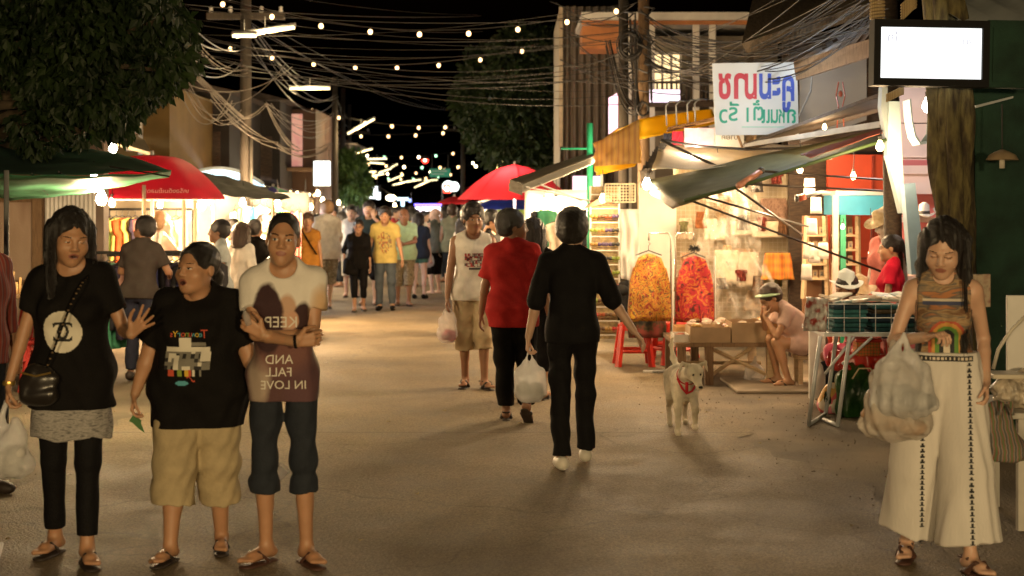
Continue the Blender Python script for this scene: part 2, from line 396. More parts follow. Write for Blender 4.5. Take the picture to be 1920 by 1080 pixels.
def hair_field(v, st, k, Rh=None):
    gd = np.array((0, 0, -1.)) if Rh is None else Rh.T @ np.array((0, 0, -1.))
    L = k.get('hl', .25); f = Fld((-.17, -.13-(.25 if k.get('front') else 0), -.18-(L if st in ('long', 'bob', 'pony') else 0)), (.17, .19 if st != 'pony' else .24, .17), v)
    hw = k.get('hw', 1.); o = {'buzz': .004, 'short': .012, 'crop': .016, 'full': .024, 'long': .014, 'bob': .020, 'pony': .009}[st]
    f.ell((0, .022+o*.3, .038+o*.3), (.079*hw+o, .098+o, .087+o), k=.02)
    if st in ('short', 'crop', 'full', 'buzz'): f.ell((0, .04, -.005), (.073*hw+o*.8, .08+o*.7, .075), k=.02)
    if st in ('full',):
        f.cap((-.05, -.06, .10), (.03, -.085, .095), .02, .018, k=.02)
    if st in ('long', 'bob'):
        zl = -.05-L
        for t in range(-6, 7):
            a = t*.235; x, y = math.sin(a)*(.074*hw+o), math.cos(a)*.085+.012
            lx = 1.12 if st == 'long' else 1.02
            f.cap((x*.97, y*.9+.01, .03), np.array((x*lx*k.get('hspread', 1), y*.95+.025, -.02))+gd*(-.02-zl+.02*math.sin(t*3.1)), .030, .022, k=.03)
        if st == 'bob':
            for s in (-1, 1): f.cap((s*.08*hw, -.02, .05), (s*.085*hw, -.02, zl+.02), .024, .018, k=.02)
    if st == 'long':
        for s in (-1, 1):
            f.cap((s*.075*hw, -.015, .06), (s*.088*hw, -.012, -.08), .020, .022, k=.02)
            f.cap((s*.088*hw, -.012, -.08), np.array((s*.095*hw*k.get('hspread', 1), -.075 if k.get('front') else .02, -.06))+gd*L*.95, .024, .020, k=.02)
    if st == 'pony':
        f.cap((0, .10, .02), (0, .15, -.03), .03, .024, k=.02); f.cap((0, .145, -.03), (.01, .15, -.05-L), .026, .012, k=.02)
    fr = k.get('fringe', .045)                     # hairline height above the eyes
    f.ell((0, -.12, fr-.115), (.070*hw, .108, .112), k=.012, op='sub')
    if st in ('short', 'crop', 'buzz', 'full', 'pony'):
        for s in (-1, 1): f.ell((s*.09*hw, -.01, -.045), (.035, .045, .05), k=.01, op='sub')
    if st not in ('long', 'bob', 'pony'): f.clip(lambda x, y, z: (-.075-z)+.5*np.minimum(y, .1)*0)
    f.wr({'buzz': .0005, 'short': .0015, 'crop': .001, 'full': .001, 'long': .003, 'bob': .0025, 'pony': .0012}[st], 60, 3, (1.6, 1.6, .25) if st in ('long', 'bob') else (1, 1, 1))
    return f
PEOPLE = []
def person(label, x, Y, H=1.7, rz=0, lod=1, skin='tan', hair='black', hs='short', cat='person', group=None, z0=0., **k):
    s = H/1.70; vb, vh, vn, vc = LOD[lod]
    root = thing('person', label, cat, (x, Y, z0), ra(rz), group); PEOPLE.append(root)
    w, d, lw, fem = k.get('w', 1.), k.get('d', 1.), k.get('lw', 1.), k.get('fem', 0)
    pel = np.array(k.get('pel', (0, 0, .93)), float); pit, rol, twi = k.get('lean', (0, 0, 0))
    Rt = np.array(Matrix.Rotation(ra(-rol), 3, 'Y') @ Matrix.Rotation(ra(pit), 3, 'X'))
    Rs = np.array(Matrix.Rotation(ra(twi), 3, 'Z'))
    def T(a, b, c):
        p = np.array((a, b, c-.93)); t = min(max((c-1.0)/.35, 0), 1)
        if twi: p = (1-t)*p+t*(Rs @ p)
        return pel+Rt @ p
    sh = k.get('sh', .150 if fem else .168)
    J = {}
    for sd, q in (('a', -1), ('b', 1)):
        J['s'+sd] = T(q*sh, .0, 1.385)
        wt = k.get('w'+sd, (q*(sh+.075+.05*(w-1)), -.05, .86)); po = k.get('p'+sd, (q*.6, 1, -.1))
        if k.get('wrel'): wt = T(*wt)
        J['e'+sd], J['w'+sd] = ik(J['s'+sd], wt, .275, .25, po)
        J['h'+sd] = pel+np.array((q*.085*(1+.3*(w-1)), 0, -.02))
        at = k.get('a'+sd, (q*.10, .01, .085)); kp = k.get('k'+sd, (q*.12, -1, .1))
        J['k'+sd], J['a'+sd] = ik(J['h'+sd], at, .425, .405, kp)
    aw = k.get('aw', .88 if fem else 1.)
    def torso(f, o=0., up=True, kk=.05):
        for zz, hx, yy, r in ((.95, .070+.014*fem, .01, .096), (1.08, .054-.008*fem, 0, .086), (1.25, .072-.008*fem, .0, .100)):
            hx *= w; r = r*(.55+.45*w)*d if r else r
            f.cap(T(-hx, yy, zz), T(hx, yy, zz), r+o, k=kk)
        f.cap(T(-sh+.03, .005, 1.37), T(sh-.03, .005, 1.37), .058+o, k=kk)
        if fem:
            for q in (-1, 1): f.ell(T(q*.068*w, -.085*d, 1.235), (.056+o,)*3, k=.03)
        if k.get('belly'): f.ell(T(0, -.07*d, 1.06), (.11*w+o, k['belly']+o, .13+o), k=.05)
        for q in (-1, 1): f.ell(T(q*.065*w, .05, .915), (.078*w+o, .068+o, .09+o), k=.04)
        if up:
            for q in (-1, 1): f.cap(T(q*.115, .012, 1.405), T(q*.035, .012, 1.46), .036+o, .034+o, k=.035)
    pts = [J[a+b] for a in 'sewhka' for b in 'ab']+[T(0, 0, 1.5)]
    lo = np.min(pts, 0)-.17; hi = np.max(pts, 0)+.17; lo[2] = min(lo[2], 0)-.005 if z0 == 0 and k.get('pel') is None else lo[2]
    # body: one surface from feet to neck, head and hands in finer cells
    f = Fld(lo, hi, vb)
    torso(f); f.cap(T(0, .012, 1.40), T(0, -.002, 1.54), .053*(1 if not fem else .9)*(.5+.5*w), k=.03)
    for sd in 'ab':
        q = -1 if sd == 'a' else 1
        f.cap(J['s'+sd], J['e'+sd], .047*aw*lw, .037*aw*lw, k=.035)
        fm = J['e'+sd]*.7+J['w'+sd]*.3
        f.cap(J['e'+sd], fm, .037*aw*lw, .037*aw*lw, k=.012); f.cap(fm, J['w'+sd], .036*aw*lw, .025*aw, k=.01)
        f.cap(J['h'+sd], J['k'+sd], .081*lw*(1+.08*fem), .052*lw, k=.03)
        kn, an = J['k'+sd], J['a'+sd]; ax_ = unit(an-kn); back = unit(np.array((0, 1, 0))-ax_*ax_[1])
        f.cap(kn, an, .050*lw, .032*(.5+.5*lw), k=.02); f.cap(kn+ax_*.06+back*.014, kn+ax_*.2+back*.012, .046*lw, .040*lw, k=.02)
        fa = ra(k.get('f'+sd, q*8)); fp = ra(k.get('fp'+sd, 0)); fd = np.array((math.sin(fa)*math.cos(fp), -math.cos(fa)*math.cos(fp), -math.sin(fp)))
        upv = np.array((math.sin(fa)*math.sin(fp), -math.cos(fa)*math.sin(fp), math.cos(fp)))
        hl = an-fd*.035-upv*.045; J['fd'+sd] = fd; J['hl'+sd] = hl; J['up'+sd] = upv
        f.cap(an, hl+upv*.012, .033, .029, k=.02)
        f.cap(hl+upv*.012, hl+fd*.14+upv*.012, .029, .031, k=.02, flat=(upv, 1.25)); f.cap(an-upv*.02, hl+fd*.13+upv*.01, .027, .024, k=.025)
        lt = np.cross(fd, upv)*(1 if sd == 'a' else -1)
        if lod < 2:
            for i, (o_, L_) in enumerate(((.022, .205), (.008, .20), (-.004, .193), (-.015, .183), (-.025, .172))):
                f.cap(hl+fd*.13+lt*o_+upv*.006, hl+fd*L_+lt*o_*1.15+upv*.003, .0125 if i else .0155, .010 if i else .013, k=.006)
        else: f.cap(hl+fd*.13+upv*.006, hl+fd*.19+upv*.006, .028, .022, k=.02, flat=(upv, 1.7))
    V, Q = f.mesh(); Vs = [V]; Qs = [Q]; Ms = [np.zeros(len(Q), int)]
    # head
    hy, hp, hr = k.get('head', (0, 0, 0)); Rh = Rt @ rotm(hy, hp, hr); ho = k.get('ho', (0, 0, 0)); Hc = T(0, -.018, 1.585)+np.array(ho)
    hf = head_field(vh, k); V, Q = hf.mesh()
    hsx = k.get('hsc', 1.1)
    C = V[Q].mean(1); ax_, ay, az = np.abs(C[:, 0]), C[:, 1], C[:, 2]; mi = np.zeros(len(Q), int)
    op = k.get('mouth', 0); ml = .006*op
    mi[(((C[:, 0]/.024)**2+((az+.0585+ml*.8)/(.0115+ml))**2) < 1) & (ay < -.075)] = 1
    if op: mi[(((C[:, 0]/.018)**2+((az+.0605+ml)/(.004+.9*ml))**2) < 1) & (ay < -.07)] = 4
    eo = k.get('eyes', 1.)
    eo *= .68
    if eo > .2:
        mi[(((ax_-.031)/.0128)**2+((az-.003)/(.0068*eo))**2 < 1) & (ay < -.07)] = 2
        mi[(((ax_-.031)/.0068)**2+((az-.003)/(.0068*eo))**2 < 1) & (ay < -.07)] = 3
    mi[(((ax_-.031)/.017)**2+((az-.0095*eo-.001)/.0017)**2 < 1) & (ay < -.065)] = 3
    if eo <= .2: mi[(((ax_-.031)/.015)**2+((az-.001)/.0022)**2 < 1) & (ay < -.065)] = 3
    mi[(((ax_-.032)/.020)**2+((az-.0275-.06*(ax_-.03)+5*(ax_-.032)**2)/(.0036 if not fem else .0026))**2 < 1) & (ay < -.05)] = 3
    Vs.append((V*hsx) @ Rh.T+Hc); Qs.append(Q+sum(len(a) for a in Vs[:-1])); Ms.append(mi)
    for sd in 'ab':
        q = 1 if sd == 'a' else -1; fore = unit(J['w'+sd]-J['e'+sd])
        hd, hn, cu, spd = (k.get('hd'+sd) or (None, None, .35, .15)); hd = fore if hd is None else unit(hd); hn = (q, 0, 0) if hn is None else hn
        wv = J['w'+sd]; J['hand'+sd] = wv+unit(hd)*.085+unit(hn)*.015
        g = Fld(wv-.2, wv+.2, vn); fr_ = {0: .0088, 1: .0092, 2: .0105, 3: .013}[lod]*(.93 if fem else 1)
        g.cap(wv-fore*.04, wv, .027*aw, .024*aw, k=.01); hand(g, wv, hd, hn, q, cu, spd, r=fr_)
        V, Q = g.mesh(); Vs.append(V); Qs.append(Q+sum(len(a) for a in Vs[:-1])); Ms.append(np.zeros(len(Q), int))
    hm = HAIR[hair]
    body = np_mesh('body', np.concatenate(Vs)*s, np.concatenate(Qs), [SKIN[skin], LIP, SCL, IRIS if hair == 'black' else HAIR['brown'], NAILDK], root, np.concatenate(Ms))
    if hs != 'bald':
        V, Q = hair_field(vh*1.25, hs, k, Rh).mesh(); np_mesh('hair', ((V*hsx) @ Rh.T+Hc)*s, Q, hm, root)
    if lod == 0 and hs == 'long':               # loose strands over the hair mass
        q_ = random.Random(5); o_ = MB(); g_ = Rh.T @ np.array((0, 0, -1.)); L_ = k.get('hl', .25)
        for i in range(90):
            a_ = q_.uniform(-2.0, 2.0); s0 = np.array((math.sin(a_)*.10, math.cos(a_)*.105+.012, q_.uniform(-.06, .08))); e0 = s0*np.array((1.12, 1.05, 0))+np.array((q_.uniform(-.02, .02), q_.uniform(-.02, .02)-(.06 if k.get('front') and abs(a_) > 1.2 else 0), -.02))+g_*(L_+q_.uniform(-.1, .07))
            o_.tube([(Rh @ (s0*hsx)+Hc)*s, (Rh @ ((s0*.45+e0*.55)*hsx+np.array((0, 0, 0)))+Hc)*s*1., (Rh @ (e0*hsx)+Hc)*s], [.0022, .0018, .0008], 4, cap=False)
        o_.build('loose_strands', hm, root, True)
    # clothes
    out = {'root': root, 'J': J, 's': s, 'T': T, 'Hc': Hc, 'Rh': Rh, 'body': body}
    t = k.get('top')
    if t:
        g = Fld(lo, hi, vc); o = t.get('fit', .014); hem = t.get('hem', .86); fl = t.get('flare', 1.); sl = t.get('sl', .6)
        torso(g, o, up=True); g.cap(T(0, .012, 1.35), T(0, .012, 1.43), .060+o, .056+o, k=.03)
        for bt in (k.get('bottom'), k.get('under')):
            if not bt: continue
            o2 = max(o, bt.get('fit', .012)+.008); g.cap(T(-.07*w, .01, .95), T(.07*w, .01, .95), .097*(.55+.45*w)*d+o2, k=.04)
            for q in (-1, 1): g.ell(T(q*.065*w, .05, .915), (.078*w+o2, .068+o2, .09+o2), k=.04)
            if k.get('belly'): g.ell(T(0, -.06*d, 1.0), (.1*w+o2, k['belly']*.9+o2, .1+o2), k=.05)
            if bt.get('kind', 'legs') == 'legs':
                for sd in 'ab': h_, kn = J['h'+sd], J['k'+sd]; g.cap(h_, h_+(kn-h_)*.5, .083*lw*(1+.08*fem)+o2, .074*lw+o2, k=.05)
            else:
                for xx in (-.06*w, .06*w): g.cap(T(xx, 0, .98), (xx+pel[0]*.5, 0, bt.get('hem', .6)-.12), .11*w+.014, bt.get('r', .17)+.014, k=.04)
        r = .088*(.5+.5*w)*d+o*.6
        for xx in (-.055*w, 0, .055*w): g.cap(T(xx, .0, 1.28), T(xx*1.15*fl, .005, hem-.15), r, r*fl, k=.05)
        if sl > 0:
            for sd in 'ab':
                sl_ = t.get('sl'+sd, sl); S_, E_, W_ = J['s'+sd], J['e'+sd], J['w'+sd]; so = t.get('slo', .016)
                if sl_ <= 1:
                    e = S_+(E_-S_)*sl_; g.cap(S_, e, .047*aw*lw+o, .043*aw*lw+so+.004, k=.03, cut=True)
                else:
                    e = E_+(W_-E_)*(sl_-1); g.cap(S_, E_, .047*aw*lw+o, .038*aw*lw+so, k=.03); g.cap(E_, e, .038*aw*lw+so, .03*aw*lw+so, k=.012, cut=True)
        up = Rt @ np.array((0, 0, 1)); P0 = T(0, 0, hem)
        tilt = t.get('hemtilt', 0)
        if t.get('wr', 1): g.wr(.0038*t.get('wr', 1), t.get('wsc', 22), t.get('seed', len(PEOPLE)), t.get('st', (1, 1, .7)))
        g.clip(lambda X_, Y_, Z_: -((X_-P0[0])*up[0]+(Y_-P0[1])*up[1]+(Z_-P0[2])*up[2])+tilt*X_)
        nr = t.get('nr', .064); g.cap(T(0, -.032, 1.46+t.get('nz', 0)), T(0, -.05, 1.75), nr, nr*1.15, k=.008, op='sub')
        if sl == 0:
            for q in (-1, 1): g.cap(T(q*(sh+.042), 0, 1.24), T(q*(sh+.045), 0, 1.5), .085 if not t.get('wide') else .055, .085 if not t.get('wide') else .05, k=.01, op='sub')
        if t.get('vneck'): g.cap(T(0, -.15, 1.44), T(0, -.15, 1.30), .06, .005, k=.008, op='sub')
        V, Q = g.mesh(); out[t.get('name', 'shirt')] = np_mesh(t.get('name', 'shirt'), V*s, Q, t['mat'], root)
    for t in (k.get('bottom'), k.get('under')):
        if not t: continue
        g = Fld(lo, hi, vc); kind = t.get('kind', 'legs')
        o = t.get('fit', .012)
        g.cap(T(-.07*w, .01, .95), T(.07*w, .01, .95), .097*(.55+.45*w)*d+o, k=.04); g.cap(T(-.06*w, 0, 1.04), T(.06*w, 0, 1.04), .09*(.55+.45*w)*d+o, k=.04)
        for q in (-1, 1): g.ell(T(q*.065*w, .05, .915), (.078*w+o, .068+o, .09+o), k=.04)
        if k.get('belly'): g.ell(T(0, -.06*d, 1.0), (.1*w+o, k['belly']*.9+o, .1+o), k=.05)
        if kind == 'legs':
            for sd in 'ab':
                h_, kn, an = J['h'+sd], J['k'+sd], J['a'+sd]; ln = t.get('len', 1.9); hf_ = t.get('hemfit', o)
                if ln <= 1:
                    e = h_+(kn-h_)*ln; g.cap(h_, e, .082*lw+o, (.082-.03*ln)*lw+hf_, k=.025, cut=True)
                    e2 = h_+(kn-h_)*(ln-.05)
                else:
                    g.cap(h_, kn, .082*lw+o, .054*lw+(o+hf_)/2, k=.025); e = kn+(an-kn)*(ln-1); g.cap(kn, e, .050*lw+(o+hf_)/2, .043*lw+hf_, k=.02, cut=True)
                if t.get('cuff'):
                    dd = unit(e-kn if ln > 1 else e-h_); g.cap(e-dd*.05, e, .046*lw+hf_+.012, k=.003, cut=True)
        else:
            hz = t.get('hem', .6); r0 = .11*w; r1 = t.get('r', .17)
            for xx in (-.06*w, .06*w): g.cap(T(xx, 0, .98), (xx+pel[0]*.5, 0, hz-.12), r0, r1, k=.04)
            g.clip(lambda X_, Y_, Z_: hz-Z_+.012*np.sin(22*X_+9*Y_))
        if t.get('wr', 1): g.wr(.004*t.get('wr', 1), t.get('wsc', 20), t.get('seed', 5), t.get('st', (1, 1, .6)))
        tz = t.get('top') or (min(1.04, k['top'].get('hem', .86)+.045) if k.get('top') and not k['top'].get('tucked') else 1.04)
        up = Rt @ np.array((0, 0, 1)); P0 = T(0, 0, tz)
        g.clip(lambda X_, Y_, Z_: ((X_-P0[0])*up[0]+(Y_-P0[1])*up[1]+(Z_-P0[2])*up[2]))
        V, Q = g.mesh(); out[t.get('name', 'trousers')] = np_mesh(t.get('name', 'trousers'), V*s, Q, t['mat'], root)
    shoe = k.get('shoe', 'flip'); sm = k.get('shoem') or mat('sandal_dark', (.03, .02, .015), .6, .1)
    for sd in 'ab':
        if shoe == 'none': break
        hl, fd, upv = J['hl'+sd], J['fd'+sd], J['up'+sd]; lt = np.cross(fd, upv)*(1 if sd == 'a' else -1)
        g = Fld(np.minimum(hl, hl+fd*.2)-.09, np.maximum(hl, hl+fd*.2)+.13, max(vc*.6, .005))
        if shoe == 'shoe':
            g.cap(hl+upv*.008, hl+fd*.15+upv*.004, .040, .044, k=.02, flat=(upv, 1.1)); g.cap(hl+upv*.02, hl+fd*.19+upv*.002, .032, .032, k=.03, flat=(upv, 1.2))
            g.cap(hl+upv*.03, J['a'+sd]-upv*.01, .036, .038, k=.02, cut=True)
            P0 = hl-upv*.03; g.clip(lambda X_, Y_, Z_: -((X_-P0[0])*upv[0]+(Y_-P0[1])*upv[1]+(Z_-P0[2])*upv[2]))
        else:
            b0 = hl-upv*.032; g.cap(b0, b0+fd*.09, .036, .036, k=.02, flat=(upv, 3.2)); g.cap(b0+fd*.09, b0+fd*.17+lt*.004, .040, .042, k=.02, flat=(upv, 3.4))
            if lod < 3:
                tp = hl+fd*.165+lt*.013+upv*.012
                for o_ in (-1, 1):
                    m1 = hl+fd*.12+lt*.022*o_+upv*.032; m2 = hl+fd*.065+lt*.040*o_-upv*.018; rr = .0075 if shoe == 'flip' else .013
                    g.cap(tp, m1, rr, k=.004); g.cap(m1, m2, rr, rr*1.1, k=.004)
                if shoe == 'strap':
                    for o_ in (-1, 1): g.cap(hl+upv*.035-fd*.03+lt*.026*o_, hl+upv*.04+fd*.05+lt*.03*o_, .007, k=.004)
                    g.cap(hl+upv*.035-fd*.03-lt*.026, hl+upv*.035-fd*.03+lt*.026, .007, k=.004)
                    g.cap(hl+upv*.04+fd*.06-lt*.03, hl+upv*.06+fd*.05+lt*.0, .008, k=.004); g.cap(hl+upv*.04+fd*.06+lt*.03, hl+upv*.06+fd*.05, .008, k=.004)
        V, Q = g.mesh()
        if len(Q): np_mesh('shoe' if shoe == 'shoe' else 'sandal', V*s, Q, sm, root)
    # root down so that the lowest sole touches the ground
    if k.get('drop', True) and z0 == 0:
        root.location.z = 0.
    R = Matrix.Rotation(ra(rz), 3, 'Z')
    out['w'] = lambda p: Vector((x, Y, z0))+R @ (Vector([float(c) for c in p])*s)   # base-frame point -> world
    return out
def decal(per, part, verts, faces, mats, mi=None, name='print', org=(0, 1.2), lift=.0035, side=-1, rot=0.):
    """lay flat artwork (u right, v up, metres) on the front of a garment by projecting it along the body's own front axis"""
    o = per[part]; me = o.data; bvh = BVHTree.FromPolygons([v.co for v in me.vertices], [p.vertices[:] for p in me.polygons]); s = per['s']
    T = per['T']; c0 = T(0, 0, org[1])[2]*s; x0 = (T(0, 0, org[1])[0]+org[0])*s; ca, sa = math.cos(rot), math.sin(rot)
    vs = []; ok = []
    for u, v in verts:
        u, v = u*ca-v*sa, u*sa+v*ca
        h = bvh.ray_cast(Vector((x0+u, side*.8, c0+v)), Vector((0, -side, 0)))
        vs.append((x0+u, h[0].y+side*lift, c0+v) if h[0] else (x0+u, 0, c0+v)); ok.append(h[0] is not None)
    m = MB(); m.v = vs
    for i, f in enumerate(faces):
        if all(ok[j] for j in f): m.f.append(tuple(f)); m.mi.append(mi[i] if mi else 0)
    return m.build(name, mats, per['root'])
def art(wd, ht, cell, fn):
    """grid artwork: fn(u, v) in -1..1 gives a material number or None"""
    nx, ny = int(wd/cell), int(ht/cell); V = [((i/nx-.5)*wd, (j/ny-.5)*ht) for j in range(ny+1) for i in range(nx+1)]; Fc = []; mi = []
    for j in range(ny):
        for i in range(nx):
            r = fn((i+.5)/nx*2-1, (j+.5)/ny*2-1)
            if r is not None: a = j*(nx+1)+i; Fc.append((a, a+1, a+nx+2, a+nx+1)); mi.append(r)
    return V, Fc, mi
def plastic_bag(label, at, h=.32, wd=.22, dp=.13, mt=None, group=None, seed=0, rz=0., fill=None, v=.009):
    """carrier bag hanging from a hand at point at"""
    root = thing('plastic_bag', label, 'bag', at, rz, group); f = Fld((-wd, -dp*1.6, -h-.06), (wd, dp*1.6, .05), v)
    for q in (-1, 1):
        f.cap((0, 0, 0), (q*.03, 0, -.10), .007, .016, k=.01, flat=((0, 1, 0), 1.5)); f.cap((q*.03, 0, -.10), (q*wd*.26, 0, -.17), .018, .03, k=.03)
    f.ell((0, 0, -h*.66), (wd*.48, dp*.5, h*.34), k=.05); f.ell((0, 0, -h*.82), (wd*.5, dp*.52, h*.18), k=.03)
    f.wr(.007, 24, seed, (1.3, 1.3, .5)); f.clip(lambda x, y, z: -h-z)
    V, Q = f.mesh(); np_mesh('carrier', V, Q, mt or film('bag_film', (.75, .74, .72), .75, .3), root)
    if fill:
        g = Fld((-wd, -dp*1.6, -h-.06), (wd, dp*1.6, .05), v); q_ = random.Random(seed)
        for i in range(7): g.ell((q_.uniform(-.3, .3)*wd, q_.uniform(-.15, .15)*dp, -h*q_.uniform(.65, .9)), (.045*wd/.22, .035, .04), k=.008)
        V, Q = g.mesh(); np_mesh('contents', V, Q, fill, root)
    return root
# ------------------------------------------------------------ ground
def ground_mats():
    m = mat('asphalt', (.095, .074, .048), .8, .35, 1.3, bump=.9, bs=50, col2=(.195, .150, .098))
    c = mat('road_concrete', (.150, .113, .068), .66, .1, .8, bump=.6, bs=75, col2=(.225, .172, .105), spec=.3)
    nt = c.node_tree; N = nt.nodes; L = nt.links; b = N['Principled BSDF']; tc = [n for n in N if n.type == 'TEX_COORD'][0]; cr = [n for n in N if n.type == 'VALTORGB'][0]
    # dark blotches and oil spots, fine grit, slab joints
    n1 = N.new('ShaderNodeTexNoise'); n1.inputs['Scale'].default_value = 1.3; n1.inputs['Detail'].default_value = 9; n1.inputs['Roughness'].default_value = .7
    r1 = N.new('ShaderNodeMapRange'); r1.inputs[1].default_value = .36; r1.inputs[2].default_value = .5; r1.inputs[3].default_value = .8; r1.inputs[4].default_value = 1
    n2 = N.new('ShaderNodeTexNoise'); n2.inputs['Scale'].default_value = 85; n2.inputs['Detail'].default_value = 3
    r2 = N.new('ShaderNodeMapRange'); r2.inputs[1].default_value = .3; r2.inputs[2].default_value = .7; r2.inputs[3].default_value = .6; r2.inputs[4].default_value = 1.35
    n3 = N.new('ShaderNodeTexVoronoi'); n3.inputs['Scale'].default_value = 2.2; n3.inputs['Randomness'].default_value = 1
    r3 = N.new('ShaderNodeMapRange'); r3.inputs[1].default_value = .02; r3.inputs[2].default_value = .06; r3.inputs[3].default_value = .7; r3.inputs[4].default_value = 1
    for n in (n1, n2, n3): L.new(tc.outputs['Object'], n.inputs['Vector'])
    L.new(n1.outputs[0], r1.inputs[0]); L.new(n2.outputs[0], r2.inputs[0]); L.new(n3.outputs['Distance'], r3.inputs[0])
    a = N.new('ShaderNodeMath'); a.operation = 'MULTIPLY'; L.new(r1.outputs[0], a.inputs[0]); L.new(r2.outputs[0], a.inputs[1])
    a2 = N.new('ShaderNodeMath'); a2.operation = 'MULTIPLY'; L.new(a.outputs[0], a2.inputs[0]); L.new(r3.outputs[0], a2.inputs[1])
    nd = N.new('ShaderNodeTexNoise'); nd.inputs['Scale'].default_value = 1.1; nd.inputs['Detail'].default_value = 8; L.new(tc.outputs['Object'], nd.inputs['Vector'])
    va = N.new('ShaderNodeVectorMath'); va.operation = 'MULTIPLY_ADD'; va.inputs[1].default_value = (1.6, 1.6, 0); L.new(nd.outputs['Color'], va.inputs[0]); L.new(tc.outputs['Object'], va.inputs[2])
    vc = N.new('ShaderNodeTexVoronoi'); vc.feature = 'DISTANCE_TO_EDGE'; vc.inputs['Scale'].default_value = .42; L.new(va.outputs[0], vc.inputs['Vector'])
    rc = N.new('ShaderNodeMapRange'); rc.inputs[1].default_value = .0; rc.inputs[2].default_value = .006; rc.inputs[3].default_value = .66; rc.inputs[4].default_value = 1; L.new(vc.outputs[0], rc.inputs[0])
    a9 = N.new('ShaderNodeMath'); a9.operation = 'MULTIPLY'; L.new(a2.outputs[0], a9.inputs[0]); L.new(rc.outputs[0], a9.inputs[1]); a2 = a9
    sx = N.new('ShaderNodeSeparateXYZ'); L.new(tc.outputs['Object'], sx.inputs[0])
    md = N.new('ShaderNodeMath'); md.operation = 'PINGPONG'; md.inputs[1].default_value = 2.75; L.new(sx.outputs['Y'], md.inputs[0])
    r4 = N.new('ShaderNodeMapRange'); r4.inputs[1].default_value = .0; r4.inputs[2].default_value = .025; r4.inputs[3].default_value = .6; r4.inputs[4].default_value = 1; L.new(md.outputs[0], r4.inputs[0])
    a3 = N.new('ShaderNodeMath'); a3.operation = 'MULTIPLY'; L.new(a2.outputs[0], a3.inputs[0]); L.new(r4.outputs[0], a3.inputs[1])
    mx = N.new('ShaderNodeVectorMath'); mx.operation = 'SCALE'; L.new(cr.outputs[0], mx.inputs[0]); L.new(a3.outputs[0], mx.inputs['Scale']); L.new(mx.outputs[0], b.inputs['Base Color'])
    rr = N.new('ShaderNodeMapRange'); rr.inputs[1].default_value = .35; rr.inputs[2].default_value = .65; rr.inputs[3].default_value = .58; rr.inputs[4].default_value = .8; L.new(n1.outputs[0], rr.inputs[0]); L.new(rr.outputs[0], b.inputs['Roughness'])
    return m, c
ASPH, CONC = ground_mats()
g = MB(); g.add([(-160, -30, 0), (160, -30, 0), (160, 380, 0), (-160, 380, 0)], [(0, 1, 2, 3)]); tag(g.build('ground', ASPH), kind='structure')
g = MB(); L_, R_ = [], []; q = random.Random(3)
for i in range(700):
    y = -4+i*.12 if i < 500 else 56+(i-500)*.5; jj = .035*math.sin(y*9)+.03*math.sin(y*17+2)+.02*math.sin(y*31)
    ul = -2.55-.35*math.sin(y*.35)-.18*math.sin(y*1.7+1)+jj; ur = 2.62+.16*math.sin(y*.9)+.10*math.sin(y*2.3)-jj+q.uniform(-.012, .012)
    if 8.2 < y < 11: ur -= .1
    L_.append((U(ul, y), y, .006)); R_.append((U(ur, y), y, .006))
g.add(L_+R_, [(i, i+700, i+701, i+1) for i in range(699)]); tag(g.build('road', CONC), kind='structure')
# loose grit and litter by the road edge
GRIT = mat('grit', (.17, .135, .095), .9, .4, 30)
g = MB()
for i in range(800):
    y = q.uniform(7, 17); u = q.choice((q.gauss(2.75, .35), q.uniform(2.6, 4.2), q.gauss(-2.9, .3))); r = q.uniform(.003, .008)
    g.sphere((U(u, y), y, .006+r*.3), r, 5, (1, 1, .6))
tag(g.build('gravel', GRIT), 'loose grit and small stones along the broken edges of the road', 'gravel', kind='stuff')

LEAFY = mat('dry_litter', (.30, .22, .09), .8, .4, 30); PAPER = mat('paper_litter', (.45, .42, .36), .8, .1)
for i in range(26):
    y = q.uniform(7.2, 16); u = q.choice((q.uniform(-2.6, -1.6), q.uniform(1.8, 3.2), q.uniform(-1.4, 1.8))); r = q.uniform(.010, .024); o = MB(); o.sheet((-r, -r*.6, .004), (r, -r*.5, .010), (r*.8, r*.7, .006), (-r*.9, r*.6, .012), 3, 3, 0, .002, i, .002)
    e = o.build('litter_scrap', PAPER if i % 4 == 0 else LEAFY); e.location = (U(u, y), y, .008); e.rotation_euler = (0, 0, q.uniform(0, 6)); tag(e, 'tiny scrap of paper or dry leaf lying on the road', 'litter', 'litter scraps on the road')
# ------------------------------------------------------------ lamps
WARM = (1, .68, .36); TUBE = (1, .72, .36); COOL = (.75, .88, 1)
BULB = glow('bulb_lit', (1, .78, .45), 14); BULBS = glow('small_bulb_lit', (1, .62, .28), 4.5); TUBEM = glow('tube_lit', (1, .84, .45), 3.2)
BULBW = glow('bulb_white_lit', (1, .93, .8), 45); BULBG = glow('bulb_green_lit', (.5, 1, .6), 3)
DKM = mat('dark_metal', (.04, .038, .035), .5, .2); GRM = mat('grey_metal', (.30, .30, .29), .45, .12, metal=.3); WHP = mat('white_paint', (.62, .60, .56), .5, .06)
WIRE = mat('black_cable', (.014, .012, .011), .6, .3); WIREL = mat('pale_cable', (.13, .115, .098), .6, .2)
WOOD = ramp_mat('wood_brown', 'noise', [(.13, .075, .038), (.22, .135, .07), (.17, .10, .05)], 5, .75, (12, 12, 1), bump=.2)
WOODP = ramp_mat('wood_pale', 'noise', [(.42, .30, .17), (.55, .41, .25), (.48, .35, .2)], 4, .75, (1.5, 12, 12), bump=.15)
WOODD = ramp_mat('wood_dark', 'noise', [(.035, .022, .014), (.07, .045, .028)], 5, .8, (2, 10, 10), bump=.3)
